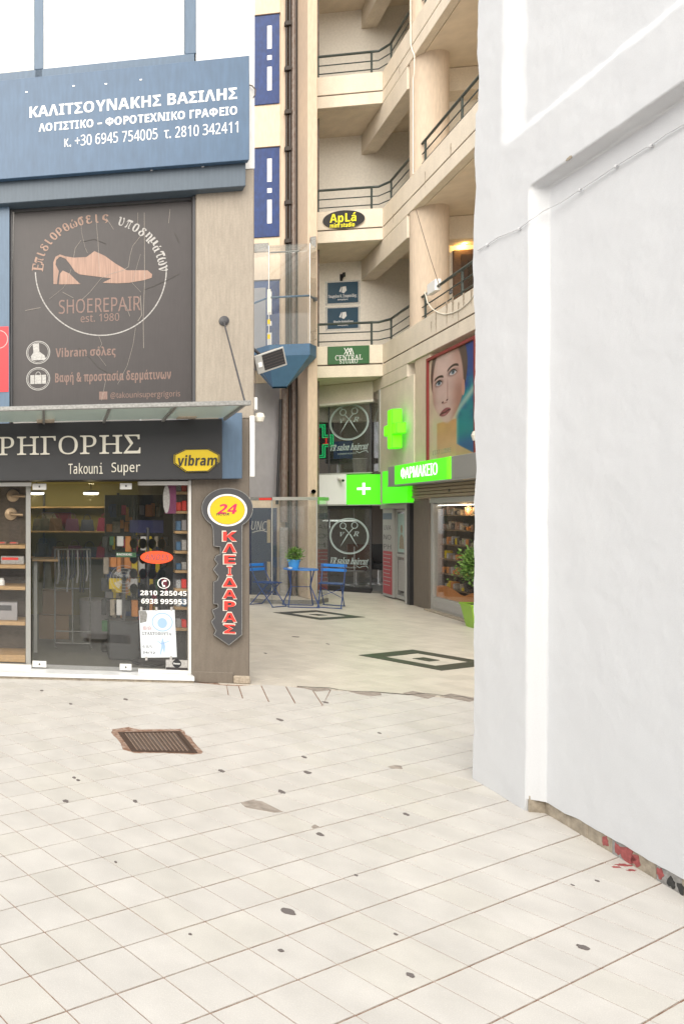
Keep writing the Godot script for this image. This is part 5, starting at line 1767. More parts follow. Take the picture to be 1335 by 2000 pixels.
func shop_window_goods(xe: float) -> void:
	# shelves of sunglasses and boxes behind the pane
	var t := thing("display_shelves", "dark shelves of small goods inside the pharmacy window", "shelves", FW, Vector3(xe + 0.2, 0.26, -0.5))
	bx(t, "back_panel", Vector3(xe + 0.1, 0.02, -0.44), Vector3(4.4, 1.94, -0.42), mat("panel_dark", Color(0.055, 0.05, 0.055), 0.5))
	for i in 6:
		var y := 0.42 + 0.26 * i
		bx(t, "shelf", Vector3(xe + 0.12, y, -0.419), Vector3(4.3, y + 0.02, -0.16), mat("shelf_brown", Color(0.22, 0.15, 0.09), 0.5), 0.003)
		for j in 40:
			var x := xe + 0.18 + 0.085 * j + rng.randf_range(-0.015, 0.015)
			if x > 3.4 or rng.randf() < 0.15:
				continue
			var h := rng.randf_range(0.05, 0.15)
			var w := rng.randf_range(0.02, 0.036)
			var g := Sh.new()
			g.bbox(Vector3(x - w, y + 0.0205, -0.30), Vector3(x + w, y + 0.02 + h, -0.18), 0.01)
			part(t, "goods", g, [M["pale_print"], M["charcoal"], M["orange_strip"], M["concrete"], M["peach"], M["poster_brown"], M["yellow"]][rng.randi() % 7])
	var l := thing("window_lamp", "lit strip lamp at the top of the pharmacy window", "lamp", FW, Vector3(1.2, 1.9, -0.15))
	bx(l, "tube", Vector3(0.4, 1.9, -0.16), Vector3(2.6, 1.915, -0.14), M["shop_lamp"], 0.004)
	bx(l, "housing", Vector3(0.35, 1.916, -0.18), Vector3(2.65, 1.94, -0.12), M["white"])
	for x in [0.8, 2.0]:
		lamp(l, Vector3(x, 1.84, -0.15), Color(1.0, 0.80, 0.52), 0.05, 0.05)

func face_image() -> ImageTexture:
	# a printed portrait: flat patches of print colour
	var w := 256
	var h := 512
	var im := Image.create(w, h, false, Image.FORMAT_RGB8)
	var nz := FastNoiseLite.new()
	nz.seed = 3
	nz.frequency = 0.012
	var mix := func(a: Color, b: Color, f: float) -> Color: return a.lerp(b, clampf(f, 0, 1))
	for y in h:
		for x in w:
			var u := float(x) / w
			var v := float(y) / h
			# sea and sky at the right, hair and cream paper at the left
			var n := nz.get_noise_2d(x, y)
			var c := Color(0.93, 0.87, 0.74)
			var sea: Color = mix.call(Color(0.10, 0.28, 0.62), Color(0.06, 0.58, 0.62), (v - 0.25) * 3.0 + n)
			sea = mix.call(sea, Color(0.66, 0.83, 0.78), smoothstep(0.04, 0.11, 0.11 - absf(v - 0.47 + (u - 0.8) * 0.45)))
			sea = mix.call(sea, Color(0.12, 0.40, 0.66), smoothstep(0.72, 0.86, v))
			c = mix.call(c, sea, smoothstep(0.56, 0.70, u))
			# hair
			var hair := smoothstep(0.02, -0.02, (Vector2((u - 0.44) / 0.40, (v - 0.16) / 0.36)).length() - 1.0)
			c = mix.call(c, Color(0.36, 0.28, 0.25), hair * smoothstep(0.52, 0.3, v))
			# neck and shoulders
			var neck := smoothstep(0.0, 0.03, u - 0.17) * smoothstep(0.0, 0.03, 0.63 - u) * smoothstep(0.60, 0.62, v)
			c = mix.call(c, mix.call(Color(0.90, 0.68, 0.46), Color(0.93, 0.76, 0.62), (v - 0.62) * 3.0), neck)
			var shoulder := smoothstep(0.0, 0.02, v - 0.80 - 0.30 * maxf(0.0, u - 0.55)) * smoothstep(0.6, 0.62, u)
			c = mix.call(c, Color(0.90, 0.70, 0.58), shoulder)
			# face
			var jaw := 0.345 - 0.09 * smoothstep(0.42, 0.64, v)
			var fx := (u - 0.42 - 0.03 * (v - 0.3)) / jaw
			var fy := (v - 0.30) / (0.33 if v > 0.30 else 0.42)
			var fc := Vector2(fx, fy).length()
			var inface := smoothstep(1.05, 0.93, fc)
			var skin: Color = mix.call(Color(0.93, 0.82, 0.77), Color(0.76, 0.58, 0.51), smoothstep(0.25, 1.0, absf(fx + 0.25)))
			skin = mix.call(skin, Color(0.95, 0.84, 0.79), smoothstep(0.25, 0.0, absf(v - 0.18)) * 0.5)
			c = mix.call(c, skin, inface)
			# ear
			var ear := smoothstep(1.05, 0.95, Vector2((u - 0.755) / 0.035, (v - 0.36) / 0.07).length())
			c = mix.call(c, Color(0.86, 0.66, 0.58), ear)
			# brows, eyes
			for e in [[0.23, 0.245, 0.10, 0.02], [0.54, 0.195, 0.115, 0.055]]:
				var ex: float = u - e[0]
				var bow: float = v - (e[1] - 0.058 + 1.6 * ex * ex - ex * e[3])
				c = mix.call(c, Color(0.20, 0.14, 0.12), smoothstep(0.014, 0.006, absf(bow)) * smoothstep(e[2] + 0.02, e[2] - 0.02, absf(ex)))
				var ey := Vector2(ex / (e[2] * 0.72), (v - e[1]) / 0.024)
				c = mix.call(c, Color(0.55, 0.42, 0.40), smoothstep(1.9, 1.0, ey.length()) * 0.6)
				c = mix.call(c, Color(0.90, 0.89, 0.89), smoothstep(1.05, 0.9, ey.length()))
				c = mix.call(c, Color(0.42, 0.55, 0.62), smoothstep(1.1, 0.9, Vector2((ex - 0.005) / 0.038, (v - e[1] + 0.002) / 0.021).length()))
				c = mix.call(c, Color(0.03, 0.03, 0.04), smoothstep(1.2, 0.8, Vector2((ex - 0.005) / 0.015, (v - e[1] + 0.002) / 0.009).length()))
				c = mix.call(c, Color(0.10, 0.07, 0.07), smoothstep(0.010, 0.003, absf(v - e[1] + 0.022 - 4.0 * ex * ex)) * smoothstep(e[2] * 0.85, e[2] * 0.6, absf(ex)))
			# nose
			var nx := u - 0.37
			c = mix.call(c, Color(0.70, 0.50, 0.45), smoothstep(0.022, 0.0, absf(nx - 0.055 + 0.0 * v)) * smoothstep(0.2, 0.3, v) * smoothstep(0.43, 0.40, v) * 0.55)
			for q in [0.315, 0.415]:
				c = mix.call(c, Color(0.34, 0.18, 0.16), smoothstep(1.2, 0.7, Vector2((u - q) / 0.022, (v - 0.427 + 0.1 * (u - 0.36)) / 0.008).length()))
			c = mix.call(c, Color(0.72, 0.53, 0.47), smoothstep(0.012, 0.0, absf(v - 0.442)) * smoothstep(0.08, 0.03, absf(u - 0.365)) * 0.7)
			# mouth
			var mx := (u - 0.37) / 0.125
			var my := v - 0.525 + 0.10 * (u - 0.37)
			var lip := smoothstep(1.04, 0.92, Vector2(mx, my / (0.034 * (1.0 - 0.25 * mx * mx))).length())
			c = mix.call(c, Color(0.66, 0.36, 0.40), lip)
			c = mix.call(c, Color(0.26, 0.09, 0.11), smoothstep(0.007, 0.002, absf(my - 0.004 * cos(mx * 6.0))) * smoothstep(1.0, 0.9, absf(mx)))
			c = mix.call(c, Color(0.86, 0.62, 0.64), smoothstep(1.1, 0.3, Vector2((u - 0.36) / 0.05, (v - 0.543) / 0.011).length()) * 0.7)
			im.set_pixel(x, y, c * (0.96 + 0.06 * n))
	return ImageTexture.create_from_image(im)

func billboard() -> void:
	var d := 0.03
	var tl := on(FW, 836, 701, d)
	var tr := on(FW, 932, 648, d)
	var bot := 2.60
	var t := thing("face_billboard", "tall printed billboard of a woman's face in a dark red frame", "billboard", FW, Vector3(tl.x, bot, d))
	var x0 := tl.x
	var x1 := tr.x
	var y1 := tl.y
	bx(t, "backing", Vector3(x0, bot, -0.03), Vector3(x1, y1, d - 0.001), M["billboard_red"])
	for q in [[x0 - 0.005, x0 + 0.05, bot, y1], [x1 - 0.05, x1 + 0.005, bot, y1], [x0 + 0.051, x1 - 0.051, y1 - 0.055, y1]]:
		bx(t, "frame", Vector3(q[0], q[2], d), Vector3(q[1], q[3], d + 0.04), M["billboard_red"], 0.006)
	var s := Sh.new()
	s.quad_uv(Vector3(x0 + 0.05, bot - 0.0, d + 0.006), Vector3(x1 - 0.05, bot - 0.0, d + 0.006), Vector3(x1 - 0.05, y1 - 0.05, d + 0.006), Vector3(x0 + 0.05, y1 - 0.05, d + 0.006))
	var m := StandardMaterial3D.new()
	m.resource_name = "face_print"
	m.albedo_texture = face_image()
	m.albedo_color = Color(0.82, 0.80, 0.82)
	m.roughness = 0.35
	part(t, "print", s, m)
	words(t, "ETAT LIBRE", Vector3(x0 + 0.2, bot + 0.28, d + 0.0065), Vector3(x0 + 0.95, bot + 0.2, d + 0.0065), M["concrete"], "Droid Sans", 700, 0.001)
	# small round lamp at the billboard's corner
	var c := on(FW, 930, 850, 0.12)
	var l := thing("sign_sounder", "cream wall sounder at the lower corner of the billboard", "alarm", FW, c)
	s = Sh.new()
	s.lathe([Vector2(0, -0.09), Vector2(0.05, -0.08), Vector2(0.07, 0), Vector2(0.05, 0.06), Vector2(0, 0.08)], c, 14)
	part(l, "dome", s, M["ivory"])
	bx(l, "bracket", c + Vector3(-0.03, -0.12, -0.12), c + Vector3(0.03, -0.07, 0.0), M["dull_steel"], 0.006)

func pharmacy_signs() -> void:
	# long fascia box along the wing
	var dz := 0.30
	var a := on(FW, 757, 951, dz)
	var top := on(FW, 771, 910, dz).y
	var bot := a.y
	var t := thing("pharmacy_fascia", "glowing green pharmacy fascia box with white letters over the shutter", "sign", FW, Vector3(a.x, bot, 0.0))
	var x1 := on(FW, 771, 930, dz).x
	var x2 := on(FW, 880, 920, dz).x
	var x3 := on(FW, 874, 920, dz).x
	bx(t, "end_panel", Vector3(a.x, bot + 0.03, -0.011), Vector3(x1 - 0.001, top, dz), M["pharmacy_grey"], 0.006)
	bx(t, "lit_panel", Vector3(x1, bot + 0.03, -0.011), Vector3(x3 - 0.001, top, dz + 0.01), M["green_glow"], 0.006)
	bx(t, "lit_strip", Vector3(x3, bot + 0.03, -0.011), Vector3(x2, top, dz + 0.02), M["lime_glow"], 0.006)
	bx(t, "grey_panel", Vector3(x2 + 0.001, bot + 0.03, -0.011), Vector3(5.5, top, dz), M["pharmacy_grey"], 0.006)
	bx(t, "under_tray", Vector3(a.x, bot, -0.012), Vector3(5.5, bot + 0.029, dz + 0.012), M["pharmacy_grey"], 0.004)
	words(t, "ΦΑΡΜΑΚΕΙΟ", Vector3(on(FW, 784, 920, dz).x, on(FW, 820, 908.5, dz).y, dz + 0.0105), Vector3(on(FW, 855, 920, dz).x, on(FW, 820, 931, dz).y, dz + 0.0105), M["white_glow"], "Droid Sans", 400, 0.006)
	# rows of the lettering keep the height measured at the near end
	panel_light(t, Vector3((x1 + x3) / 2.0, (top + bot) / 2.0, dz + 0.04), Basis(), x3 - x1, top - bot, Color(0.25, 1.0, 0.05), 0.03)
	# cross box over the salon door
	var e := 0.12
	var c0 := on(FH, 677, 928, e)
	var c1 := on(FH, 742, 985, e)
	t = thing("pharmacy_cross_box", "glowing green sign box with a white cross above the salon door", "sign", FH, Vector3(c0.x, c1.y, 0.0))
	bx(t, "lit_box", Vector3(c0.x, c1.y, 0.0), Vector3(c1.x, c0.y, e), M["green_glow"], 0.006)
	var cc := on(FH, 710, 954.5, e)
	var r := 0.13
	bx(t, "cross_bar", cc + Vector3(-r, -0.026, 0.0006), cc + Vector3(r, 0.026, 0.006), M["white_glow"])
	bx(t, "cross_bar", cc + Vector3(-0.026, -r, 0.0008), cc + Vector3(0.026, r, 0.0062), M["white_glow"])
	bx(t, "bottom_trim", Vector3(c0.x, c1.y - 0.02, 0.0), Vector3(c1.x, c1.y - 0.0005, e + 0.004), M["aluminium"])
	panel_light(t, Vector3((c0.x + c1.x) / 2, (c0.y + c1.y) / 2, e + 0.04), Basis(), c1.x - c0.x, c0.y - c1.y, Color(0.25, 1.0, 0.05), 0.03)
	# box continuing over the pharmacy door
	t = thing("pharmacy_door_box", "plain glowing green sign box above the pharmacy sliding door", "sign", FW, Vector3(-1.2, 1.97, 0.0))
	var wx0 := on(FW, 746, 960, 0.1).x
	var wx1 := on(FW, 795, 960, 0.1).x
	bx(t, "lit_box", Vector3(wx0, 1.972, -0.01), Vector3(wx1, 2.64, 0.1), M["green_glow"], 0.006)
	bx(t, "bottom_trim", Vector3(wx0, 1.962, -0.01), Vector3(wx1, 1.9715, 0.104), M["aluminium"])
	# three dimensional cross
	var z := 0.15
	var k := on(FW, 771, 838, z)
	t = thing("pharmacy_cross", "thick glowing green pharmacy cross standing off the wall", "sign", FW, k + Vector3(0, -0.4, -z))
	# it stands out from the wall, flat along it
	var fr := Transform3D(Basis(), k - base_of[t])
	var put := func(called: String, lo: Vector3, hi: Vector3, m: Material) -> void:
		var o := bx(t, called, lo, hi, m, 0.012)
		o.transform = fr
	put.call("upright", Vector3(-0.11, -0.39, -0.09), Vector3(0.11, 0.39, 0.09), M["green_glow"])
	put.call("arm", Vector3(-0.33, -0.12, -0.085), Vector3(-0.111, 0.10, 0.085), M["green_glow"])
	put.call("arm", Vector3(0.111, -0.12, -0.085), Vector3(0.33, 0.10, 0.085), M["green_glow"])
	for q in [[-0.095, -0.375, 0.095, 0.375, 0.0905], [-0.315, -0.105, -0.126, 0.085, 0.0855], [0.126, -0.105, 0.315, 0.085, 0.0855]]:
		put.call("front_panel", Vector3(q[0], q[1], q[4]), Vector3(q[2], q[3], q[4] + 0.012), M["lime_glow"])
	for q in [[0.1105, -0.37, 0.37, 0.08], [0.3305, -0.105, 0.085, 0.075]]:
		put.call("end_trim", Vector3(q[0], q[1], -q[3]), Vector3(q[0] + 0.006, q[2] if q[0] > 0.2 else -0.13, q[3]), M["lime_glow"])
	put.call("end_trim", Vector3(0.1105, 0.11, -0.08), Vector3(0.1165, 0.37, 0.08), M["lime_glow"])
	var s := Sh.new()
	s.tube([k + Vector3(0, 0.05, -0.085), Vector3(k.x, k.y + 0.05, -0.012)], 0.02, 8)
	part(t, "bracket", s, M["dull_steel"])
	lamp(t, k + Vector3(0, 0, 0.3), Color(0.3, 1.0, 0.05), 0.008, 0.1)

# ---------------------------------------------------------------- glass lift and its tower
func lift() -> void:
	var b := thing("lift_tower", "tan lift tower with blue slotted panels and dark guide rails", "tower", FT)
	var wd := -0.75
	var xl := on(FT, 470, 600, wd).x - 1.2
	var x_strip := on(FT, 547, 600, wd).x
	var x_tan := on(FT, 557, 600, wd).x
	# side strip: cream courses between the blue panels
	bx(b, "strip_wall", Vector3(xl, 4.6, wd - 0.3), Vector3(x_strip, 15.0, wd), M["tower_cream"])
	bx(b, "tan_strip", Vector3(x_strip + 0.001, 0.0, wd - 0.3), Vector3(x_tan, 15.0, wd + 0.04), M["tower_tan"], 0.006)
	bx(b, "grey_wall", Vector3(xl, 2.12, wd - 0.3), Vector3(x_strip, 4.599, wd - 0.01), M["tower_grey"])
	bx(b, "lower_wall", Vector3(xl, 0.0, wd - 0.3), Vector3(x_strip, 2.119, wd - 0.02), M["tower_cream"])
	bx(b, "recess_wall", Vector3(x_tan + 0.001, 0.0, wd - 0.75), Vector3(on(FT, 600, 600, wd).x + 0.4, 15.0, wd - 0.5), M["pipe_grey"])  # dark grey puts the shade of the recess into the wall colour
	# column with two faces to the square
	var c1 := on(FT, 620, 600).x
	var c0 := on(FT, 601, 600).x
	bx(b, "column", Vector3(c0, 0.0, -0.72), Vector3(c1, 15.0, 0.0), M["tower_tan"], 0.012)
	bx(b, "side_fin", Vector3(c1 - 0.3, 2.7, -3.0), Vector3(c1 - 0.03, 15.0, -0.721), M["tower_cream"])
	bx(b, "top_slab", Vector3(xl, 15.0, -3.0), Vector3(c1, 15.3, 0.02), M["soffit"])
	# blue panels with white slots
	var y_top := on(FT, 520, 31, wd).y
	for k in 4:
		var y1 := y_top - 2.88 * k
		var y0 := y1 - 1.93
		if k == 3:
			break
		var px0 := on(FT, 488, 100, wd).x
		var px1 := on(FT, 545, 100, wd).x
		var p := bx(b, "blue_panel", Vector3(px0 - 0.5, y0, wd + 0.0005), Vector3(px1, y1, wd + 0.03), M["panel_blue"], 0.006)
		var s0 := on(FT, 521, 100, wd).x
		var s1 := on(FT, 529.5, 100, wd).x
		for q in [[0.24, 0.74], [0.88, 0.98], [1.13, 1.64]]:
			bx(p, "slot", Vector3(s0, y1 - q[1], wd + 0.0302), Vector3(s1, y1 - q[0], wd + 0.034), M["white"])
		bx(p, "top_lip", Vector3(px0 - 0.5, y1 + 0.0005, wd + 0.001), Vector3(px1 + 0.01, y1 + 0.02, wd + 0.045), M["groove"])
	# guide rails and clamps
	for q in [[559.5, 0.022, "pipe_dark"], [566, 0.03, "pipe_dark"], [573, 0.045, "pipe_grey"], [578, 0.03, "pipe_dark"]]:
		var s := Sh.new()
		var p := on(FT, q[0], 600, wd + 0.1)
		s.tube([Vector3(p.x, 0.0, wd + 0.1), Vector3(p.x, 15.0, wd + 0.1)], q[1], 10)
		part(b, "guide_rail", s, M[q[2]])
	for v in [45, 133, 218, 290, 395, 470]:
		var p := on(FT, 563, v, wd + 0.15)
		bx(b, "rail_clamp", p + Vector3(-0.07, -0.05, -0.06), p + Vector3(0.06, 0.05, 0.02), M["pipe_dark"], 0.01)
	# door at the foot
	var d := thing("blue_door", "dark blue metal door with white scrawl behind the lift glass", "door", FT, on(FT, 515, 1166, wd))
	pb(d, "leaf", FT, 486, 992, 541, 1164, wd - 0.015, wd + 0.02, M["door_blue"], 0.006)
	pb(d, "glass_strip", FT, 521.5, 1015, 528, 1060, wd + 0.0202, wd + 0.026, M["shutter_brown"])
	pb(d, "glass_strip", FT, 521.5, 1097, 528, 1140, wd + 0.0202, wd + 0.026, M["shutter_brown"])
	pw(d, "UNC", FT, 491, 1018, 520, 1035, wd + 0.0205, M["pale_print"], "Droid Sans", 400, 0.003, 0.15)
	var sc := Sh.new()
	ribbon(sc, flat(FT, [[493, 1040], [503, 1037], [514, 1036], [521, 1039]], wd + 0.02), 0.018, wd + 0.0205, wd + 0.0235)
	part(d, "underline", sc, M["pale_print"])
	# bundled white pipe beside it
	var wp := thing("wrapped_pipe", "thick grey wrapped pipe behind the lift glass", "pipe", FT, on(FT, 553, 1170, wd + 0.16))
	var s3 := Sh.new()
	s3.tube([on(FT, 554, 1166, wd + 0.16), on(FT, 553, 1100, wd + 0.16), on(FT, 554, 1030, wd + 0.16)], 0.085, 12)
	part(wp, "pipe", s3, M["concrete_grey"])
	s3 = Sh.new()
	s3.tube([on(FT, 554, 1020, wd + 0.16), on(FT, 554, 980, wd + 0.16), on(FT, 556, 760, wd + 0.16)], 0.075, 12)
	part(wp, "upper_pipe", s3, M["pipe_grey"])
	s3 = Sh.new()
	s3.tube([on(FT, 548, 780, wd + 0.2), on(FT, 547, 850, wd + 0.2), on(FT, 543, 930, wd + 0.2), on(FT, 541, 985, wd + 0.2)], 0.03, 8)
	part(wp, "black_hose", s3, M["black"])
	lift_cab()
	lift_enclosure()
	# round camera on the column
	var c := on(FT, 612, 960, 0.08)
	var cam := thing("column_camera", "small round camera on the lift tower column above the glass", "camera", FT, c)
	var s := Sh.new()
	s.ball(c, Vector3(0.045, 0.045, 0.045), 8)
	part(cam, "ball", s, M["ivory"])
	s = Sh.new()
	s.ball(c + Vector3(-0.015, 0.012, 0.028), Vector3(0.028, 0.028, 0.028), 8)
	part(cam, "lens", s, M["black"])
	bx(cam, "mount", c + Vector3(-0.03, -0.03, -0.08), c + Vector3(0.03, 0.03, -0.03), M["white"], 0.008)

func lift_cab() -> void:
	var p := [on(FT, 496, 600, 0.02), on(FT, 525, 600, 0.42), on(FT, 605, 600, 0.42), on(FT, 617.5, 600, 0.08), on(FT, 600, 600, -0.5), on(FT, 500, 600, -0.5)]
	p[4] = Vector3(on(FT, 596, 600, -0.05).x, 0, -0.05)
	p[5] = Vector3(p[0].x, 0, -0.3)
	p[3] = Vector3(on(FT, 617.5, 600, 0.1).x, 0, 0.1)
	p[4] = Vector3(p[3].x, 0, 0.03)
	var y0 := on(FT, 565, 694, 0.42).y
	var y1 := on(FT, 565, 672, 0.42).y
	var y2 := on(FT, 565, 479, 0.42).y
	var t := thing("lift_cab", "glass lift cab on a blue tapered base hanging on the tower", "lift", FT, Vector3(p[1].x, y0 - 0.6, 0.1))
	var solid := func(called: String, lo: float, hi: float, m: Material) -> void:
		var s := Sh.new()
		var mid := Vector3.ZERO
		for q in p:
			mid += q / p.size()
		mid.y = (lo + hi) / 2
		for i in p.size():
			var a: Vector3 = p[i]
			var e: Vector3 = p[(i + 1) % p.size()]
			s.face([Vector3(a.x, lo, a.z), Vector3(e.x, lo, e.z), Vector3(e.x, hi, e.z), Vector3(a.x, hi, a.z)], mid)
		var tops := []
		var bots := []
		for q in p:
			tops.append(Vector3(q.x, hi, q.z))
			bots.append(Vector3(q.x, lo, q.z))
		s.face(tops, mid)
		s.face(bots, mid)
		part(t, called, s, m)
	solid.call("floor_box", y0, y1, M["lift_blue"])
	# tapered underside
	var s := Sh.new()
	var apex := [on(FT, 532, 748, 0.15), on(FT, 560, 748, 0.15), on(FT, 560, 748, -0.1), on(FT, 532, 748, -0.1)]
	var mid := Vector3((p[1].x + p[2].x) / 2, y0 - 0.2, 0.05)
	var low := []
	for q in [[0, 0], [1, 0], [2, 1], [3, 1], [4, 2], [5, 3]]:
		var e: Vector3 = apex[q[1]]
		low.append(Vector3(e.x, y0 - 0.58, e.z))
	for i in 6:
		var j := (i + 1) % 6
		var a: Vector3 = Vector3(p[i].x, y0 - 0.001, p[i].z)
		var e: Vector3 = Vector3(p[j].x, y0 - 0.001, p[j].z)
		if low[i].is_equal_approx(low[j]):
			s.face([a, e, low[i]], mid)
		else:
			s.face([a, e, low[j], low[i]], mid)
	part(t, "tapered_base", s, M["lift_blue"])
	# glass walls and roof
	for i in [0, 1, 2]:
		var a: Vector3 = p[i]
		var e: Vector3 = p[i + 1]
		var n := (e - a).cross(Vector3.UP).normalized() * 0.006
		var g := Sh.new()
		g.hexa([Vector3(a.x, y1, a.z), Vector3(e.x, y1, e.z), Vector3(e.x, y1, e.z) + n, Vector3(a.x, y1, a.z) + n, Vector3(a.x, y2, a.z), Vector3(e.x, y2, e.z), Vector3(e.x, y2, e.z) + n, Vector3(a.x, y2, a.z) + n])
		part(t, "glass_wall", g, M["lift_glass"])
	solid.call("roof_glass", y2 + 0.001, y2 + 0.02, M["lift_glass"])
	for i in [1, 2]:
		var q := Sh.new()
		q.tube([Vector3(p[i].x, y1, p[i].z), Vector3(p[i].x, y2 + 0.02, p[i].z)], 0.011, 8)
		part(t, "corner_trim", q, M["steel"])
	# handrail
	var yh := on(FT, 565, 578, 0.42).y
	var r := Sh.new()
	var pts := []
	for i in [0, 1, 2, 3]:
		pts.append(Vector3(p[i].x, yh, p[i].z) * 1.0 + Vector3(0, 0, -0.05))
	r.tube(pts, 0.022, 8)
	part(t, "handrail", r, M["lift_blue"])
	# white reflector strip on the corner, and brackets at the roof
	bx(t, "reflector", Vector3(p[1].x - 0.03, on(FT, 525, 610, 0.43).y, 0.425), Vector3(p[1].x + 0.03, on(FT, 525, 565, 0.43).y, 0.435), M["ivory"])
	for q in [624, 653]:
		bx(t, "reflector", Vector3(p[1].x - 0.03, on(FT, 525, q + 9, 0.43).y, 0.425), Vector3(p[1].x + 0.02, on(FT, 525, q, 0.43).y, 0.435), M["yellow"])
	bx(t, "roof_bracket", Vector3(p[3].x - 0.1, y2 + 0.021, 0.02), Vector3(p[3].x, y2 + 0.26, 0.1), M["dull_steel"], 0.006)
	bx(t, "roof_bracket", Vector3(p[0].x + 0.0, y2 + 0.021, 0.0), Vector3(p[0].x + 0.28, y2 + 0.2, 0.06), M["dull_steel"], 0.006)
	# control panel and back board of the cab
	bx(t, "back_panel", Vector3(p[0].x + 0.05, y1 + 0.001, -0.28), Vector3(p[0].x + 0.3, y1 + 1.35, -0.24), M["tower_grey"], 0.006)
	bx(t, "pane_frame", Vector3(p[3].x - 0.06, yh - 0.05, 0.08), Vector3(p[3].x + 0.01, yh + 0.03, 0.13), M["charcoal"], 0.006)
	bx(t, "ceiling_tube", Vector3(p[1].x + 0.1, y2 - 0.04, 0.1), Vector3(p[2].x - 0.1, y2 - 0.015, 0.14), M["dull_steel"], 0.006)

func lift_enclosure() -> void:
	var g := [gnd(489, 1176.5), gnd(531, 1179.5), gnd(618.5, 1180.5), gnd(640, 1175.5)]
	var c: Vector2 = (g[1] + g[2]) / 2.0
	var t := thing("lift_enclosure", "low glass enclosure around the lift foot behind the blue chairs", "glass screen", Transform3D(), Vector3(c.x, 0, -c.y))
	var y := 2.02
	for i in 3:
		var a: Vector2 = g[i]
		var e: Vector2 = g[i + 1]
		var d := (e - a).normalized()
		var n := Vector2(-d.y, d.x) * 0.01
		var s := Sh.new()
		s.plan(PackedVector2Array([a + d * 0.012, e - d * 0.012, e - d * 0.012 + n, a + d * 0.012 + n]), 0.08, y)
		part(t, "glass_panel", s, M["lift_glass"])
		s = Sh.new()
		s.plan(PackedVector2Array([a - n, e - n, e + n * 3, a + n * 3]), 0.0, 0.079)
		part(t, "base_rail", s, M["dull_steel"])
		s = Sh.new()
		s.plan(PackedVector2Array([a - n * 2, e - n * 2, e + n * 4, a + n * 4]), y + 0.001, y + 0.065)
		part(t, "top_rail", s, M["steel"] if i > 0 else M["dull_steel"])
	for i in [1, 2]:
		var s := Sh.new()
		s.tube([Vector3(g[i].x, 0.08, -g[i].y), Vector3(g[i].x, y, -g[i].y)], 0.012, 8)
		part(t, "corner_trim", s, M["aluminium"])
	var s4 := Sh.new()
	var a2: Vector2 = g[0].lerp(g[1], 0.42)
	var n2: Vector2 = (g[1] - g[0]).normalized()
	var m2 := Vector2(-n2.y, n2.x) * 0.03
	s4.plan(PackedVector2Array([a2 - m2, g[1] - m2, g[1] - m2 * 0.7, a2 - m2 * 0.7]), y + 0.005, y + 0.05)
	part(t, "red_tape", s4, M["red"])

# ---------------------------------------------------------------- shop opposite, behind the camera, which the panes mirror
func opposite() -> void:
	var fo := Transform3D(FS.basis.rotated(Vector3.UP, PI), FS * Vector3(0, 0, 13.0))
	# in this frame x runs to the left of the picture
	var b := thing("opposite_building", "pale building with a dark shop front across the street", "building", fo)
	bx(b, "upper_wall", Vector3(-4.5, 3.5, -0.4), Vector3(16, 4.6, 0.0), mat("opposite_cream", Color(0.55, 0.50, 0.38), 0.9, "patch", Vector3(0.4, 0.4, 0.4)))
	bx(b, "fascia", Vector3(-4.5, 2.65, -0.4), Vector3(16, 3.499, 0.05), M["black_sign"], 0.01)
	bx(b, "base_course", Vector3(-4.5, 0.0, -0.4), Vector3(16, 0.28, 0.02), mat("blue_stone", Color(0.30, 0.34, 0.38), 0.6, "dirt", Vector3(1, 4, 1)), 0.01)
	bx(b, "shop_back", Vector3(-4.5, 0.0, -2.6), Vector3(16, 3.5, -2.5), mat("opposite_room", Color(0.40, 0.36, 0.24), 0.9))
	for i in 6:
		bx(b, "pier", Vector3(-4.4 + 3.6 * i, 0.281, -0.4), Vector3(-4.1 + 3.6 * i, 2.649, 0.0), M["charcoal"], 0.01)
	bx(b, "roof", Vector3(-4.5, 4.6, -2.6), Vector3(16, 4.7, 0.05), M["concrete_grey"])
	words(b, "Calzo", Vector3(0.6, 3.28, 0.051), Vector3(2.5, 2.88, 0.051), M["dull_steel"], "Droid Serif", 700, 0.02, 0.3)

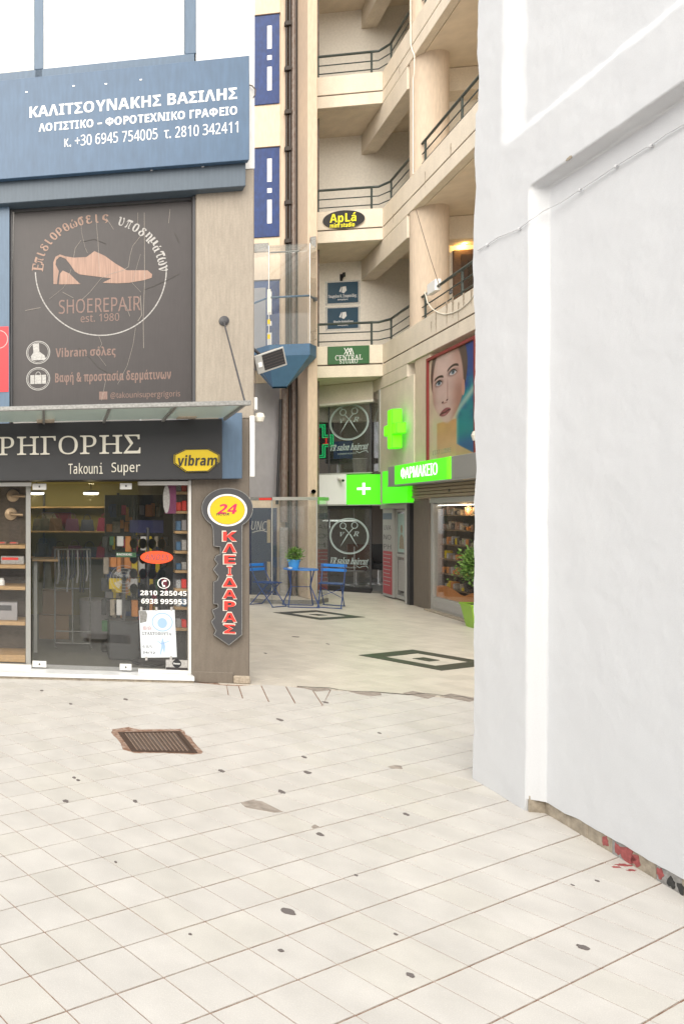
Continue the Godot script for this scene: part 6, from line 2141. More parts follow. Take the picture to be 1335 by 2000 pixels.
# ---------------------------------------------------------------- inside the cobbler's shop
func shop_inside() -> void:
	var xr := on(FS, 376, 1200).x - 0.02
	var xl := -5.9
	var fy := 0.07
	var b := thing("shop_room", "dim room of the cobbler's shop with a yellow rear wall", "room", FS)
	bx(b, "floor", Vector3(xl, 0.0, -4.6), Vector3(xr, fy - 0.002, -0.31), M["shop_floor"])
	bx(b, "rear_wall", Vector3(xl, 0.0, -4.7), Vector3(xr, 2.6, -4.6), M["shop_yellow"])
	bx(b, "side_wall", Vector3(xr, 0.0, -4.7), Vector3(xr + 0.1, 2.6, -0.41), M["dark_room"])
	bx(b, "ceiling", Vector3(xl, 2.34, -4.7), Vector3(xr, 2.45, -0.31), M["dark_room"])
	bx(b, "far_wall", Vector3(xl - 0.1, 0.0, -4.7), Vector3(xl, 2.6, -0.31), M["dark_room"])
	for q in [[72, "left of the poster"], [178, "right of the poster"]]:
		var p := on(FS, q[0], 966, -3.9)
		var l := thing("pendant_lamp", "lit flat pendant lamp near the rear shop wall, %s" % q[1].replace("left of", "beyond").replace("right of", "beside"), "lamp", FS, p, "pendant lamps inside the shop")
		var s := Sh.new()
		s.lathe([Vector2(0.0, 0.03), Vector2(0.13, 0.03), Vector2(0.1, 0.06), Vector2(0.0, 0.07)], p, 16)
		part(l, "shade", s, M["white"])
		s = Sh.new()
		s.lathe([Vector2(0.0, 0.0), Vector2(0.11, 0.0), Vector2(0.12, 0.029)], p, 16)
		part(l, "bulb", s, M["shop_lamp"])
		s = Sh.new()
		s.tube([p + Vector3(0, 0.07, 0), Vector3(p.x, 2.34, p.z)], 0.006, 6)
		part(l, "cord", s, M["black"])
		lamp(l, p + Vector3(0, -0.06, 0), Color(1.0, 0.93, 0.72), 0.05, 0.06)
	# rear shelves with bags
	var t := thing("rear_shelves", "long wooden shelves of handbags on the yellow rear wall", "shelves", FS, Vector3(-3.0, 1.1, -4.4))
	for y in [1.02, 1.45, 1.85]:
		bx(t, "shelf", Vector3(-5.5, y, -4.59), Vector3(-0.9, y + 0.025, -4.25), M["wood"], 0.004)
	for x in [-5.5, -3.4, -2.1, -0.9]:
		bx(t, "upright", Vector3(x - 0.02, fy, -4.6), Vector3(x + 0.02, 2.1, -4.56), M["charcoal"])
	var n := 0
	for y in [1.045, 1.475]:
		for k in 5:
			var x := on(FS, 82 + 31 * k + rng.randf_range(-5, 5), 1040, -4.4).x
			var kinds := ["black", "dark brown", "purple", "navy", "magenta"]
			var g := thing("handbag", "%s handbag on the %s rear shelf of the cobbler's shop" % [kinds[k], "lower" if y < 1.2 else "upper"], "handbag", FS, Vector3(x, y + 0.001, -4.4), "handbags on the rear shelves")
			var w := rng.randf_range(0.11, 0.16)
			var h := rng.randf_range(0.16, 0.24)
			var m := mat("bag%d" % k, [Color(0.02, 0.02, 0.02), Color(0.07, 0.035, 0.02), Color(0.08, 0.02, 0.09), Color(0.02, 0.03, 0.09), Color(0.25, 0.02, 0.10)][k], 0.45)
			var s := Sh.new()
			var c := Vector3(x, y + 0.001, -4.4)
			s.hexa([c + Vector3(-w, 0, -0.06), c + Vector3(w, 0, -0.06), c + Vector3(w, 0, 0.06), c + Vector3(-w, 0, 0.06), c + Vector3(-w * 0.8, h, -0.03), c + Vector3(w * 0.8, h, -0.03), c + Vector3(w * 0.8, h, 0.03), c + Vector3(-w * 0.8, h, 0.03)])
			part(g, "body", s, m)
			s = Sh.new()
			var pts := []
			for j in 9:
				pts.append(c + Vector3(cos(PI * j / 8.0) * w * 0.5, h - 0.005 + sin(PI * j / 8.0) * 0.09, 0.0))
			s.tube(pts, 0.007, 6)
			part(g, "handle", s, m)
			n += 1
	# poster on the rear wall
	t = thing("rear_poster", "white and magenta poster on the yellow rear wall", "poster", FS, on(FS, 120, 1030, -4.55))
	pb(t, "sheet", FS, 82, 1000, 140, 1036, -4.57, -4.555, M["pale_print"])
	var ps := Sh.new()
	ps.prism(flat(FS, [[105, 1001], [139, 1001], [139, 1035], [128, 1035]], -4.55), -4.5545, -4.55)
	part(t, "magenta_print", ps, mat("bag4", Color(0.25, 0.02, 0.10), 0.45))
	# wire rack hung with packets
	t = thing("accessory_rack", "dark rotating rack hung with laces, insoles and colourful packets", "rack", FS, Vector3(on(FS, 262, 1180, -1.0).x, fy, -1.0))
	var rx := on(FS, 262, 1100, -1.0).x
	var s := Sh.new()
	s.tube([Vector3(rx, fy, -1.0), Vector3(rx, 1.95, -1.0)], 0.022, 8)
	s.tube([Vector3(rx - 0.3, fy + 0.02, -1.0), Vector3(rx + 0.3, fy + 0.02, -1.0)], 0.02, 6)
	s.tube([Vector3(rx, fy + 0.02, -1.3), Vector3(rx, fy + 0.02, -0.7)], 0.02, 6)
	for y in [0.5, 0.75, 1.0, 1.25, 1.5]:
		s.tube([Vector3(rx - 0.34, y, -0.97), Vector3(rx + 0.34, y, -0.97)], 0.006, 6)
	part(t, "frame", s, M["black"])
	for i in 9:
		for j in 5:
			var x := rx - 0.34 + 0.085 * i + rng.randf_range(-0.015, 0.015)
			var y := 0.5 + 0.25 * j - 0.01
			var h := rng.randf_range(0.1, 0.2)
			var w := rng.randf_range(0.02, 0.04)
			var q := Sh.new()
			q.bbox(Vector3(x - w, y - h, -0.965), Vector3(x + w, y, -0.955 + rng.randf_range(0.005, 0.05)), 0.006)
			part(t, "packet", q, [M["black"], M["charcoal"], M["magenta_red"], M["yellow"], M["white"], M["poster_brown"], M["plaque_green"], M["orange_strip"], M["concrete"]][rng.randi() % 9])
	bx(t, "blue_card", Vector3(rx - 0.05, 1.53, -0.98), Vector3(rx + 0.33, 1.68, -0.97), mat("card_navy", Color(0.02, 0.025, 0.12), 0.5))
	# black pegboard dense with hung goods, behind the rack
	t = thing("pegboard", "black pegboard crowded with hanging shoe care goods behind the rack", "pegboard", FS, Vector3(on(FS, 250, 1180, -1.9).x, fy, -1.9))
	var g0 := on(FS, 205, 1100, -1.9).x
	var g1 := on(FS, 330, 1100, -1.9).x
	bx(t, "board", Vector3(g0, fy, -1.95), Vector3(g1, 2.0, -1.91), M["charcoal"])
	for j in 7:
		for i in 16:
			if rng.randf() < 0.12:
				continue
			var x := lerpf(g0 + 0.06, g1 - 0.06, i / 15.0) + rng.randf_range(-0.02, 0.02)
			var y := 0.55 + 0.22 * j + rng.randf_range(-0.03, 0.03)
			var q := Sh.new()
			var w := rng.randf_range(0.02, 0.05)
			var h := rng.randf_range(0.08, 0.18)
			q.bbox(Vector3(x - w, y - h, -1.905), Vector3(x + w, y, -1.88 + rng.randf_range(0.0, 0.05)), 0.008)
			part(t, "hung_goods", q, [M["black"], M["charcoal"], M["poster_brown"], M["magenta_red"], M["concrete"], M["tower_grey"], M["orange_strip"], M["bistro_dark"], M["yellow"]][rng.randi() % 9])
	# shoes in a row on the floor
	for i in 5:
		var x := on(FS, 205 + 24 * i, 1180, -1.35).x
		t = thing("shoe", "%s shoe on the floor before the pegboard" % ["black", "brown", "grey", "tan", "dark blue"][i], "shoe", FS, Vector3(x, fy, -1.35), "shoes before the pegboard")
		var q := Sh.new()
		q.ball(Vector3(x, fy + 0.045, -1.28), Vector3(0.045, 0.045, 0.09), 8)
		q.ball(Vector3(x, fy + 0.06, -1.40), Vector3(0.04, 0.06, 0.07), 8)
		part(t, "upper", q, [M["black"], M["poster_brown"], M["tower_grey"], M["wood"], M["bistro_dark"]][i])
		bx(t, "sole", Vector3(x - 0.045, fy, -1.47), Vector3(x + 0.045, fy + 0.012, -1.19), M["black"], 0.005)
	# a second row of goods hung nearer the fixed pane
	t = thing("slipper_rack", "small rack of yellow and pink slippers behind the pane", "rack", FS, Vector3(on(FS, 290, 1180, -0.55).x, fy, -0.55))
	rx = on(FS, 290, 1100, -0.55).x
	s = Sh.new()
	s.tube([Vector3(rx, fy, -0.58), Vector3(rx, 1.6, -0.58)], 0.016, 8)
	s.lathe([Vector2(0.18, fy), Vector2(0.18, fy + 0.02), Vector2(0.02, fy + 0.04)], Vector3(rx, 0, -0.58), 16)
	part(t, "stand", s, M["charcoal"])
	for i in 4:
		for j in 4:
			var c := Vector3(rx - 0.16 + 0.1 * i, 1.42 - 0.17 * j, -0.54)
			var q := Sh.new()
			q.ball(c, Vector3(0.045, 0.06, 0.03), 6)
			part(t, "slipper", q, [M["yellow"], M["orange_strip"], M["magenta_red"], M["concrete"]][(j + i / 3) % 4])
	# desk fan
	var c := on(FS, 243, 1131, -0.75)
	t = thing("desk_fan", "small desk fan with a wire cage on a box", "fan", FS, Vector3(c.x, fy, c.z))
	s = Sh.new()
	for i in 4:
		ring(s, Vector2(c.x, c.y), 0.16 - 0.035 * i, 0.16 - 0.035 * i, 0.004, c.z, c.z + 0.004, 28)
	part(t, "cage", s, M["steel"])
	for i in 4:
		var bl := Sh.new()
		var an := i * PI / 2 + 0.4
		bl.prism(PackedVector2Array([Vector2(c.x, c.y), Vector2(c.x + cos(an) * 0.13, c.y + sin(an) * 0.13), Vector2(c.x + cos(an + 0.7) * 0.13, c.y + sin(an + 0.7) * 0.13)]), c.z - 0.03, c.z - 0.027)
		part(t, "blade", bl, M["acrylic"])
	s = Sh.new()
	s.ball(c + Vector3(0, 0, 0.0), Vector3(0.028, 0.028, 0.03), 8)
	part(t, "hub", s, M["white"])
	bx(t, "stand", Vector3(c.x - 0.02, fy + 0.45, c.z - 0.08), Vector3(c.x + 0.02, c.y, c.z - 0.04), M["charcoal"])
	bx(t, "box", Vector3(c.x - 0.17, fy, c.z - 0.25), Vector3(c.x + 0.17, fy + 0.45, c.z + 0.05), M["charcoal"], 0.01)
	# white wire rack with a dark bundle
	var wx := on(FS, 142, 1100, -1.6).x
	t = thing("wire_stand", "white wire stand hung with dark laces on the shop floor", "stand", FS, Vector3(wx, fy, -1.6))
	s = Sh.new()
	for x in [-0.22, 0.0, 0.22]:
		s.tube([Vector3(wx + x, fy + 0.02, -1.6), Vector3(wx + x, 1.3, -1.6)], 0.012, 6)
	for y in [0.1, 0.25, 0.8, 1.3]:
		s.tube([Vector3(wx - 0.22, y, -1.6), Vector3(wx + 0.22, y, -1.6)], 0.01, 6)
	s.tube([Vector3(wx - 0.22, fy + 0.02, -1.8), Vector3(wx - 0.22, fy + 0.02, -1.3)], 0.012, 6)
	s.tube([Vector3(wx + 0.22, fy + 0.02, -1.8), Vector3(wx + 0.22, fy + 0.02, -1.3)], 0.012, 6)
	part(t, "frame", s, M["dull_steel"])
	for i in 10:
		var q := Sh.new()
		var x := wx - 0.18 + 0.04 * i
		q.tube([Vector3(x, 1.29, -1.58), Vector3(x + 0.01, 1.0, -1.55), Vector3(x - 0.01, 0.75 + rng.randf() * 0.2, -1.56)], 0.014, 6)
		part(t, "laces", q, M["black"] if i % 3 else M["pale_print"])
	# grey drum and cartons
	var dx := on(FS, 188, 1140, -2.0).x
	t = thing("grey_drum", "grey plastic drum on wheels inside the shop", "drum", FS, Vector3(dx, fy, -2.0))
	s = Sh.new()
	s.lathe([Vector2(0.001, fy + 0.06), Vector2(0.2, fy + 0.06), Vector2(0.22, 0.62), Vector2(0.2, 0.63), Vector2(0.001, 0.63)], Vector3(dx, 0, -2.0), 20)
	part(t, "body", s, M["tower_grey"])
	for x in [-0.14, 0.14]:
		s = Sh.new()
		s.ball(Vector3(dx + x, fy + 0.035, -1.9), Vector3(0.034, 0.034, 0.034), 6)
		part(t, "wheel", s, M["black"])
	for i in 3:
		var cx: float = dx + [-0.55, -0.5, 0.6][i]
		var cz: float = [-2.2, -2.2, -2.6][i]
		var y0: float = [fy, fy + 0.33, fy][i]
		t = thing("carton", ["brown carton under another beside the grey drum", "small brown carton on top of another", "brown carton standing apart behind the grey drum"][i], "carton", FS, Vector3(cx, y0, cz), "cartons in the shop")
		bx(t, "body", Vector3(cx - 0.2, y0, cz - 0.15), Vector3(cx + 0.2, y0 + 0.32, cz + 0.15), mat("cardboard", Color(0.28, 0.18, 0.10), 0.8), 0.006)
		bx(t, "tape", Vector3(cx - 0.03, y0 + 0.3205, cz - 0.15), Vector3(cx + 0.03, y0 + 0.322, cz + 0.15), M["concrete"])
	# counter shelf across the room behind the door
	t = thing("counter_shelf", "short wooden counter shelf on a post behind the glass door", "shelf", FS, Vector3(on(FS, 90, 1100, -0.9).x, fy, -0.9))
	var a := on(FS, 63, 1094, -0.9)
	var e := on(FS, 114, 1097, -0.9)
	bx(t, "board", Vector3(a.x, e.y, -1.1), Vector3(e.x, e.y + 0.025, -0.9), M["wood"], 0.004)
	bx(t, "post", Vector3(a.x + 0.02, fy, -1.05), Vector3(a.x + 0.06, e.y - 0.001, -1.0), M["aluminium"])
	# display case at the left with wooden shelves
	t = thing("display_case", "glass display case with pale wooden shelves beside the door", "display case", FS, Vector3(on(FS, 30, 1300, -0.3).x, fy, -0.3))
	var cx0 := -4.6
	var cx1 := on(FS, 50, 1100, -0.16).x
	bx(t, "post", Vector3(cx1 + 0.005, fy, -0.2), Vector3(cx1 + 0.06, 2.1, -0.14), M["aluminium"], 0.004)
	bx(t, "back_board", Vector3(cx0, fy, -0.62), Vector3(cx1, 2.1, -0.6), mat("case_back", Color(0.13, 0.10, 0.075), 0.7, "dirt", Vector3(1, 3, 1)))
	for v in [1068, 1107, 1149, 1218, 1290]:
		var y := on(FS, 25, v, -0.16).y
		bx(t, "shelf", Vector3(cx0, y - 0.02, -0.599), Vector3(cx1, y + (0.02 if v < 1280 else 0.06), -0.16), M["wood"], 0.004)
	# goods on those shelves
	var goods := [["ink_pad", "small pink box on the top case shelf beside another", 5, 1066, 0.05, 0.03, "peach"], ["ink_pad", "small pink box on the top case shelf nearest the post", 28, 1066, 0.05, 0.03, "peach"], ["long_carton", "long red and white carton on the second case shelf", 25, 1105, 0.13, 0.09, "pale_print"], ["jar", "white jar on the third case shelf", 4, 1147, 0.035, 0.06, "white"], ["grey_case", "flat grey case on the fourth case shelf", 12, 1215, 0.13, 0.2, "tower_grey"]]
	for q in goods:
		var p := on(FS, q[2], q[3], -0.3)
		var y := p.y
		for v in [1068, 1107, 1149, 1218]:
			if absf(v - q[3]) < 4:
				y = on(FS, 25, v, -0.16).y + 0.0205
		var g := thing(q[0], q[1], q[0].replace("_", " "), FS, Vector3(p.x, y, -0.3))
		if q[0] == "jar":
			var js := Sh.new()
			js.lathe([Vector2(0.001, y), Vector2(q[4], y), Vector2(q[4], y + q[5] * 0.8), Vector2(q[4] * 0.7, y + q[5]), Vector2(0.001, y + q[5])], Vector3(p.x, 0, -0.3), 14)
			part(g, "body", js, M["white"])
			js = Sh.new()
			js.lathe([Vector2(q[4] * 0.75, y + q[5] + 0.0005), Vector2(q[4] * 0.75, y + q[5] + 0.02), Vector2(0.001, y + q[5] + 0.02)], Vector3(p.x, 0, -0.3), 14)
			part(g, "lid", js, M["white_frame"])
		else:
			bx(g, "body", Vector3(p.x - q[4], y, -0.38), Vector3(p.x + q[4], y + q[5], -0.26), M[q[6]], 0.006)
			bx(g, "label_band", Vector3(p.x - q[4] * 0.9, y + q[5] * 0.55, -0.2595), Vector3(p.x + q[4] * 0.5, y + q[5] * 0.85, -0.258), M["red"] if q[0] != "grey_case" else M["charcoal"])
	# two brass knobs
	for q in [[29, 968, "brass door handle on the dark back board of the case"], [25, 1004, "round brass lock rosette on the back board of the case"]]:
		var p := on(FS, q[0], q[1], -0.55)
		var g := thing("brass_fitting", q[2], "door fitting", FS, p)
		var r := Sh.new()
		r.lathe([Vector2(0.001, 0), Vector2(0.075, 0), Vector2(0.07, 0.02), Vector2(0.03, 0.03), Vector2(0.001, 0.03)], Vector3.ZERO, 20)
		var o := part(g, "rosette", r, mat("brass", Color(0.55, 0.40, 0.25), 0.35, "", Vector3.ONE, 0, 0.5))
		o.transform = Transform3D(Basis(Vector3.RIGHT, PI / 2), Vector3(-0.02, 0, -0.048))
		r = Sh.new()
		r.tube([p + Vector3(-0.02, 0, -0.03), p + Vector3(-0.01, 0, 0.05), p + Vector3(0.12, -0.01, 0.06)], 0.018, 8)
		part(g, "grip", r, M["brass"])
	# slim rack of packets on wooden bars at the right
	t = thing("packet_rack", "slim rack of wooden bars holding clear packets beside the frame", "rack", FS, Vector3(on(FS, 355, 1240, -0.25).x, fy, -0.25))
	var bx0 := on(FS, 342, 1000, -0.25).x
	var bx1 := on(FS, 368, 1000, -0.25).x
	bx(t, "back", Vector3(bx0, fy, -0.4), Vector3(bx1, 2.1, -0.37), M["charcoal"])
	for v in [960, 998, 1037, 1076, 1114, 1150, 1186, 1227]:
		var y := on(FS, 355, v, -0.25).y
		bx(t, "bar", Vector3(bx0, y - 0.03, -0.369), Vector3(bx1, y + 0.0, -0.25), M["wood"], 0.004)
		for i in 2:
			var q := Sh.new()
			var x := lerpf(bx0 + 0.02, bx1 - 0.06, i)
			q.bbox(Vector3(x, y + 0.001, -0.36), Vector3(x + 0.05, y + rng.randf_range(0.07, 0.12), -0.28), 0.008)
			part(t, "packet", q, [M["pale_print"], M["acrylic"], M["tower_grey"], M["red"], M["lift_blue"]][rng.randi() % 5])
	# purple banner
	t = thing("purple_banner", "narrow purple banner hanging inside the fixed shop pane", "banner", FS, on(FS, 330, 1004, -0.14))
	pb(t, "cloth", FS, 322, 948, 344, 1003, -0.15, -0.14, mat("purple", Color(0.14, 0.015, 0.08), 0.6))
	var bs := Sh.new()
	var bc := on(FS, 325, 975, -0.14)
	bs.prism(arc(Vector2(bc.x, bc.y), 0.035, 0.15, 0, TAU * 23 / 24, 23), -0.1395, -0.136)
	part(t, "oval_print", bs, M["pale_print"])
	stickers()

func stickers() -> void:
	# prints stuck on the fixed pane
	var d := -0.0718
	var t := thing("orange_sticker", "orange oval sticker with outlined letters on the shop pane", "sticker", FS, on(FS, 306, 1101, d))
	var c := on(FS, 306, 1088.5, d)
	var s := Sh.new()
	var rx := on(FS, 338, 1088, d).x - c.x
	s.prism(arc(Vector2(c.x, c.y), rx, 0.068, 0, TAU * 35 / 36, 35), d, d + 0.003)
	part(t, "oval", s, mat("orange_red", Color(0.80, 0.08, 0.02), 0.45))
	words(t, "ANDES", c + Vector3(-rx * 0.72, 0.032, 0.0032), c + Vector3(rx * 0.75, -0.03, 0.0032), M["red_paint"], "Droid Sans", 700, 0.001, 0.2)
	t = thing("green_sticker", "small green sticker with white letters on the shop pane", "sticker", FS, on(FS, 246, 1090, d))
	pb(t, "sheet", FS, 227, 1079, 266, 1088.5, d, d + 0.003, M["plaque_green"])
	pw(t, "ΒΑΣΑΚΗΣ", FS, 228.5, 1080.5, 258, 1085, d + 0.0032, M["white"], "Droid Sans", 700, 0.001)
	t = thing("phone_lettering", "white telephone numbers and handset sign on the shop pane", "lettering", FS, on(FS, 320, 1182, d))
	s = Sh.new()
	c = on(FS, 320, 1139, d)
	ring(s, Vector2(c.x, c.y), 0.064, 0.058, 0.008, d, d + 0.002, 32)
	ribbon(s, PackedVector2Array([Vector2(c.x + 0.012, c.y + 0.030), Vector2(c.x - 0.010, c.y + 0.018), Vector2(c.x - 0.016, c.y - 0.006), Vector2(c.x - 0.006, c.y - 0.030)]), 0.012, d, d + 0.002)
	for e in [[0.014, 0.026], [0.002, -0.030]]:
		s.prism(arc(Vector2(c.x + e[0], c.y + e[1]), 0.014, 0.010, 0, TAU * 11 / 12, 11), d, d + 0.0021)
	part(t, "handset", s, M["white"])
	pw(t, "2810 285045", FS, 274, 1153, 364.5, 1164, d, M["white"], "Droid Sans", 700, 0.002)
	pw(t, "6938 995953", FS, 276, 1169, 364.5, 1180.5, d, M["white"], "Droid Sans", 700, 0.002)
	# white theatre poster
	var a := on(FS, 272, 1192, d)
	var e := on(FS, 345, 1283, d)
	t = thing("white_poster", "white event poster with blue clock drawing taped inside the pane", "poster", FS, on(FS, 308, 1284, d))
	s = Sh.new()
	s.prism(flat(FS, [[271.5, 1192.5], [341, 1191], [345.5, 1283.5], [276, 1284.5]], d), d, d + 0.002)
	part(t, "sheet", s, M["sky_and_paper_white"])
	for q in [[276, 1189], [305.5, 1189], [335, 1189], [286, 1286], [334, 1285]]:
		var p := on(FS, q[0], q[1], d + 0.002)
		bx(t, "tape", p + Vector3(-0.012, -0.02, 0.0002), p + Vector3(0.012, 0.02, 0.001), M["pale_print"])
	var z := d + 0.0022
	var blue := mat("print_blue", Color(0.30, 0.44, 0.66), 0.6)
	s = Sh.new()
	c = on(FS, 317, 1215, d)
	ring(s, Vector2(c.x, c.y), 0.108, 0.1, 0.012, z, z + 0.001, 32)
	ring(s, Vector2(c.x, c.y), 0.085, 0.078, 0.004, z, z + 0.001, 32)
	s.prism(arc(Vector2(c.x, c.y - 0.01), 0.05, 0.055, 0, TAU * 15 / 16, 15), z, z + 0.001)
	s.prism(flat(FS, [[315, 1253], [318, 1245], [320, 1253], [323, 1262], [321, 1279], [318, 1266], [314, 1279], [312, 1279], [315, 1262]], d), z, z + 0.001)
	ribbon(s, flat(FS, [[308, 1252], [315, 1257], [320, 1256], [330, 1252]], d), 0.01, z, z + 0.001)
	part(t, "blue_print", s, blue)
	s = Sh.new()
	s.prism(flat(FS, [[272, 1193], [285, 1193], [288, 1200], [286, 1214], [274, 1217]], d), z, z + 0.001)
	part(t, "grey_print", s, M["dull_steel"])
	words(t, "ΣΤΑΧΤΟΠΟΥΤΑ", on(FS, 278, 1234, z), on(FS, 335, 1241, z), M["charcoal"], "Droid Serif", 700, 0.0008, 0.0)
	words(t, "ΜΙΑ ΝΕΑ", on(FS, 280, 1223, z), on(FS, 296, 1231, z), M["red_paint"], "Droid Sans", 400, 0.0008, 0.0)
	words(t, "6-8/5", on(FS, 279, 1260, z), on(FS, 297, 1266, z), M["charcoal"], "Droid Sans", 400, 0.0008, 0.0)
	words(t, "24/12", on(FS, 279, 1272, z), on(FS, 303, 1277, z), M["charcoal"], "Droid Sans", 700, 0.0008, 0.0)
	# dark sticker in the corner
	t = thing("dark_sticker", "black and white printed sticker in the pane's lower corner", "sticker", FS, on(FS, 345, 1314, d))
	pb(t, "sheet", FS, 324, 1288, 367, 1313, d, d + 0.002, M["pale_print"])
	pb(t, "dark_print", FS, 324.5, 1303, 366.5, 1312.5, d + 0.0022, d + 0.003, M["poster_brown"])
	s = Sh.new()
	c = on(FS, 345.5, 1296, d)
	s.prism(arc(Vector2(c.x, c.y), 0.045, 0.043, 0, TAU * 23 / 24, 23), d + 0.0032, d + 0.004)
	part(t, "round_print", s, M["black"])
	words(t, "Pioneer", on(FS, 339, 1294, d + 0.0042), on(FS, 352, 1298, d + 0.0042), M["white"], "Droid Sans", 700, 0.0006, 0.0)

# ---------------------------------------------------------------- chairs, table, plants
func bistro_chair(label: String, at: Vector2, turn: float) -> void:
	# folding chair: slatted back and seat on two crossing frames; its front faces +z
	var t := thing("folding_chair", label, "chair", Transform3D(Basis(Vector3.UP, turn), Vector3(at.x, 0, -at.y)), Vector3.ZERO, "blue folding bistro chairs")
	var m: Material = M["bistro_dark"]
	for sx in [-1.0, 1.0]:
		var x: float = 0.19 * sx
		var s := Sh.new()
		s.tube([Vector3(x, 0.012, 0.26), Vector3(x, 0.42, -0.06), Vector3(x, 0.60, -0.16), Vector3(x, 0.80, -0.22)], 0.0095, 6)
		part(t, "back_leg", s, m)
		s = Sh.new()
		s.tube([Vector3(x * 0.9, 0.012, -0.24), Vector3(x * 0.9, 0.44, 0.14)], 0.0095, 6)
		part(t, "front_leg", s, m)
	for z in [0.26, -0.24]:
		var s := Sh.new()
		var w := 0.21 if z > 0 else 0.19
		s.tube([Vector3(-w, 0.012, z), Vector3(w, 0.012, z)], 0.009, 6)
		part(t, "foot_bar", s, m)
	var c := Sh.new()
	c.tube([Vector3(-0.17, 0.2, 0.1), Vector3(0.17, 0.36, -0.02)], 0.006, 6)
	c.tube([Vector3(0.17, 0.2, 0.1), Vector3(-0.17, 0.36, -0.02)], 0.006, 6)
	part(t, "cross_brace", c, m)
	for i in 5:
		bx(t, "seat_slat", Vector3(-0.2, 0.442, -0.17 + 0.072 * i), Vector3(0.2, 0.457, -0.115 + 0.072 * i), M["bistro_dark"], 0.004)
	for y in [0.66, 0.745]:
		var o := bx(t, "back_slat", Vector3(-0.215, y, -0.225 + (0.7 - y) * 0.3), Vector3(0.215, y + 0.055, -0.207 + (0.7 - y) * 0.3), M["bistro_blue"], 0.005)

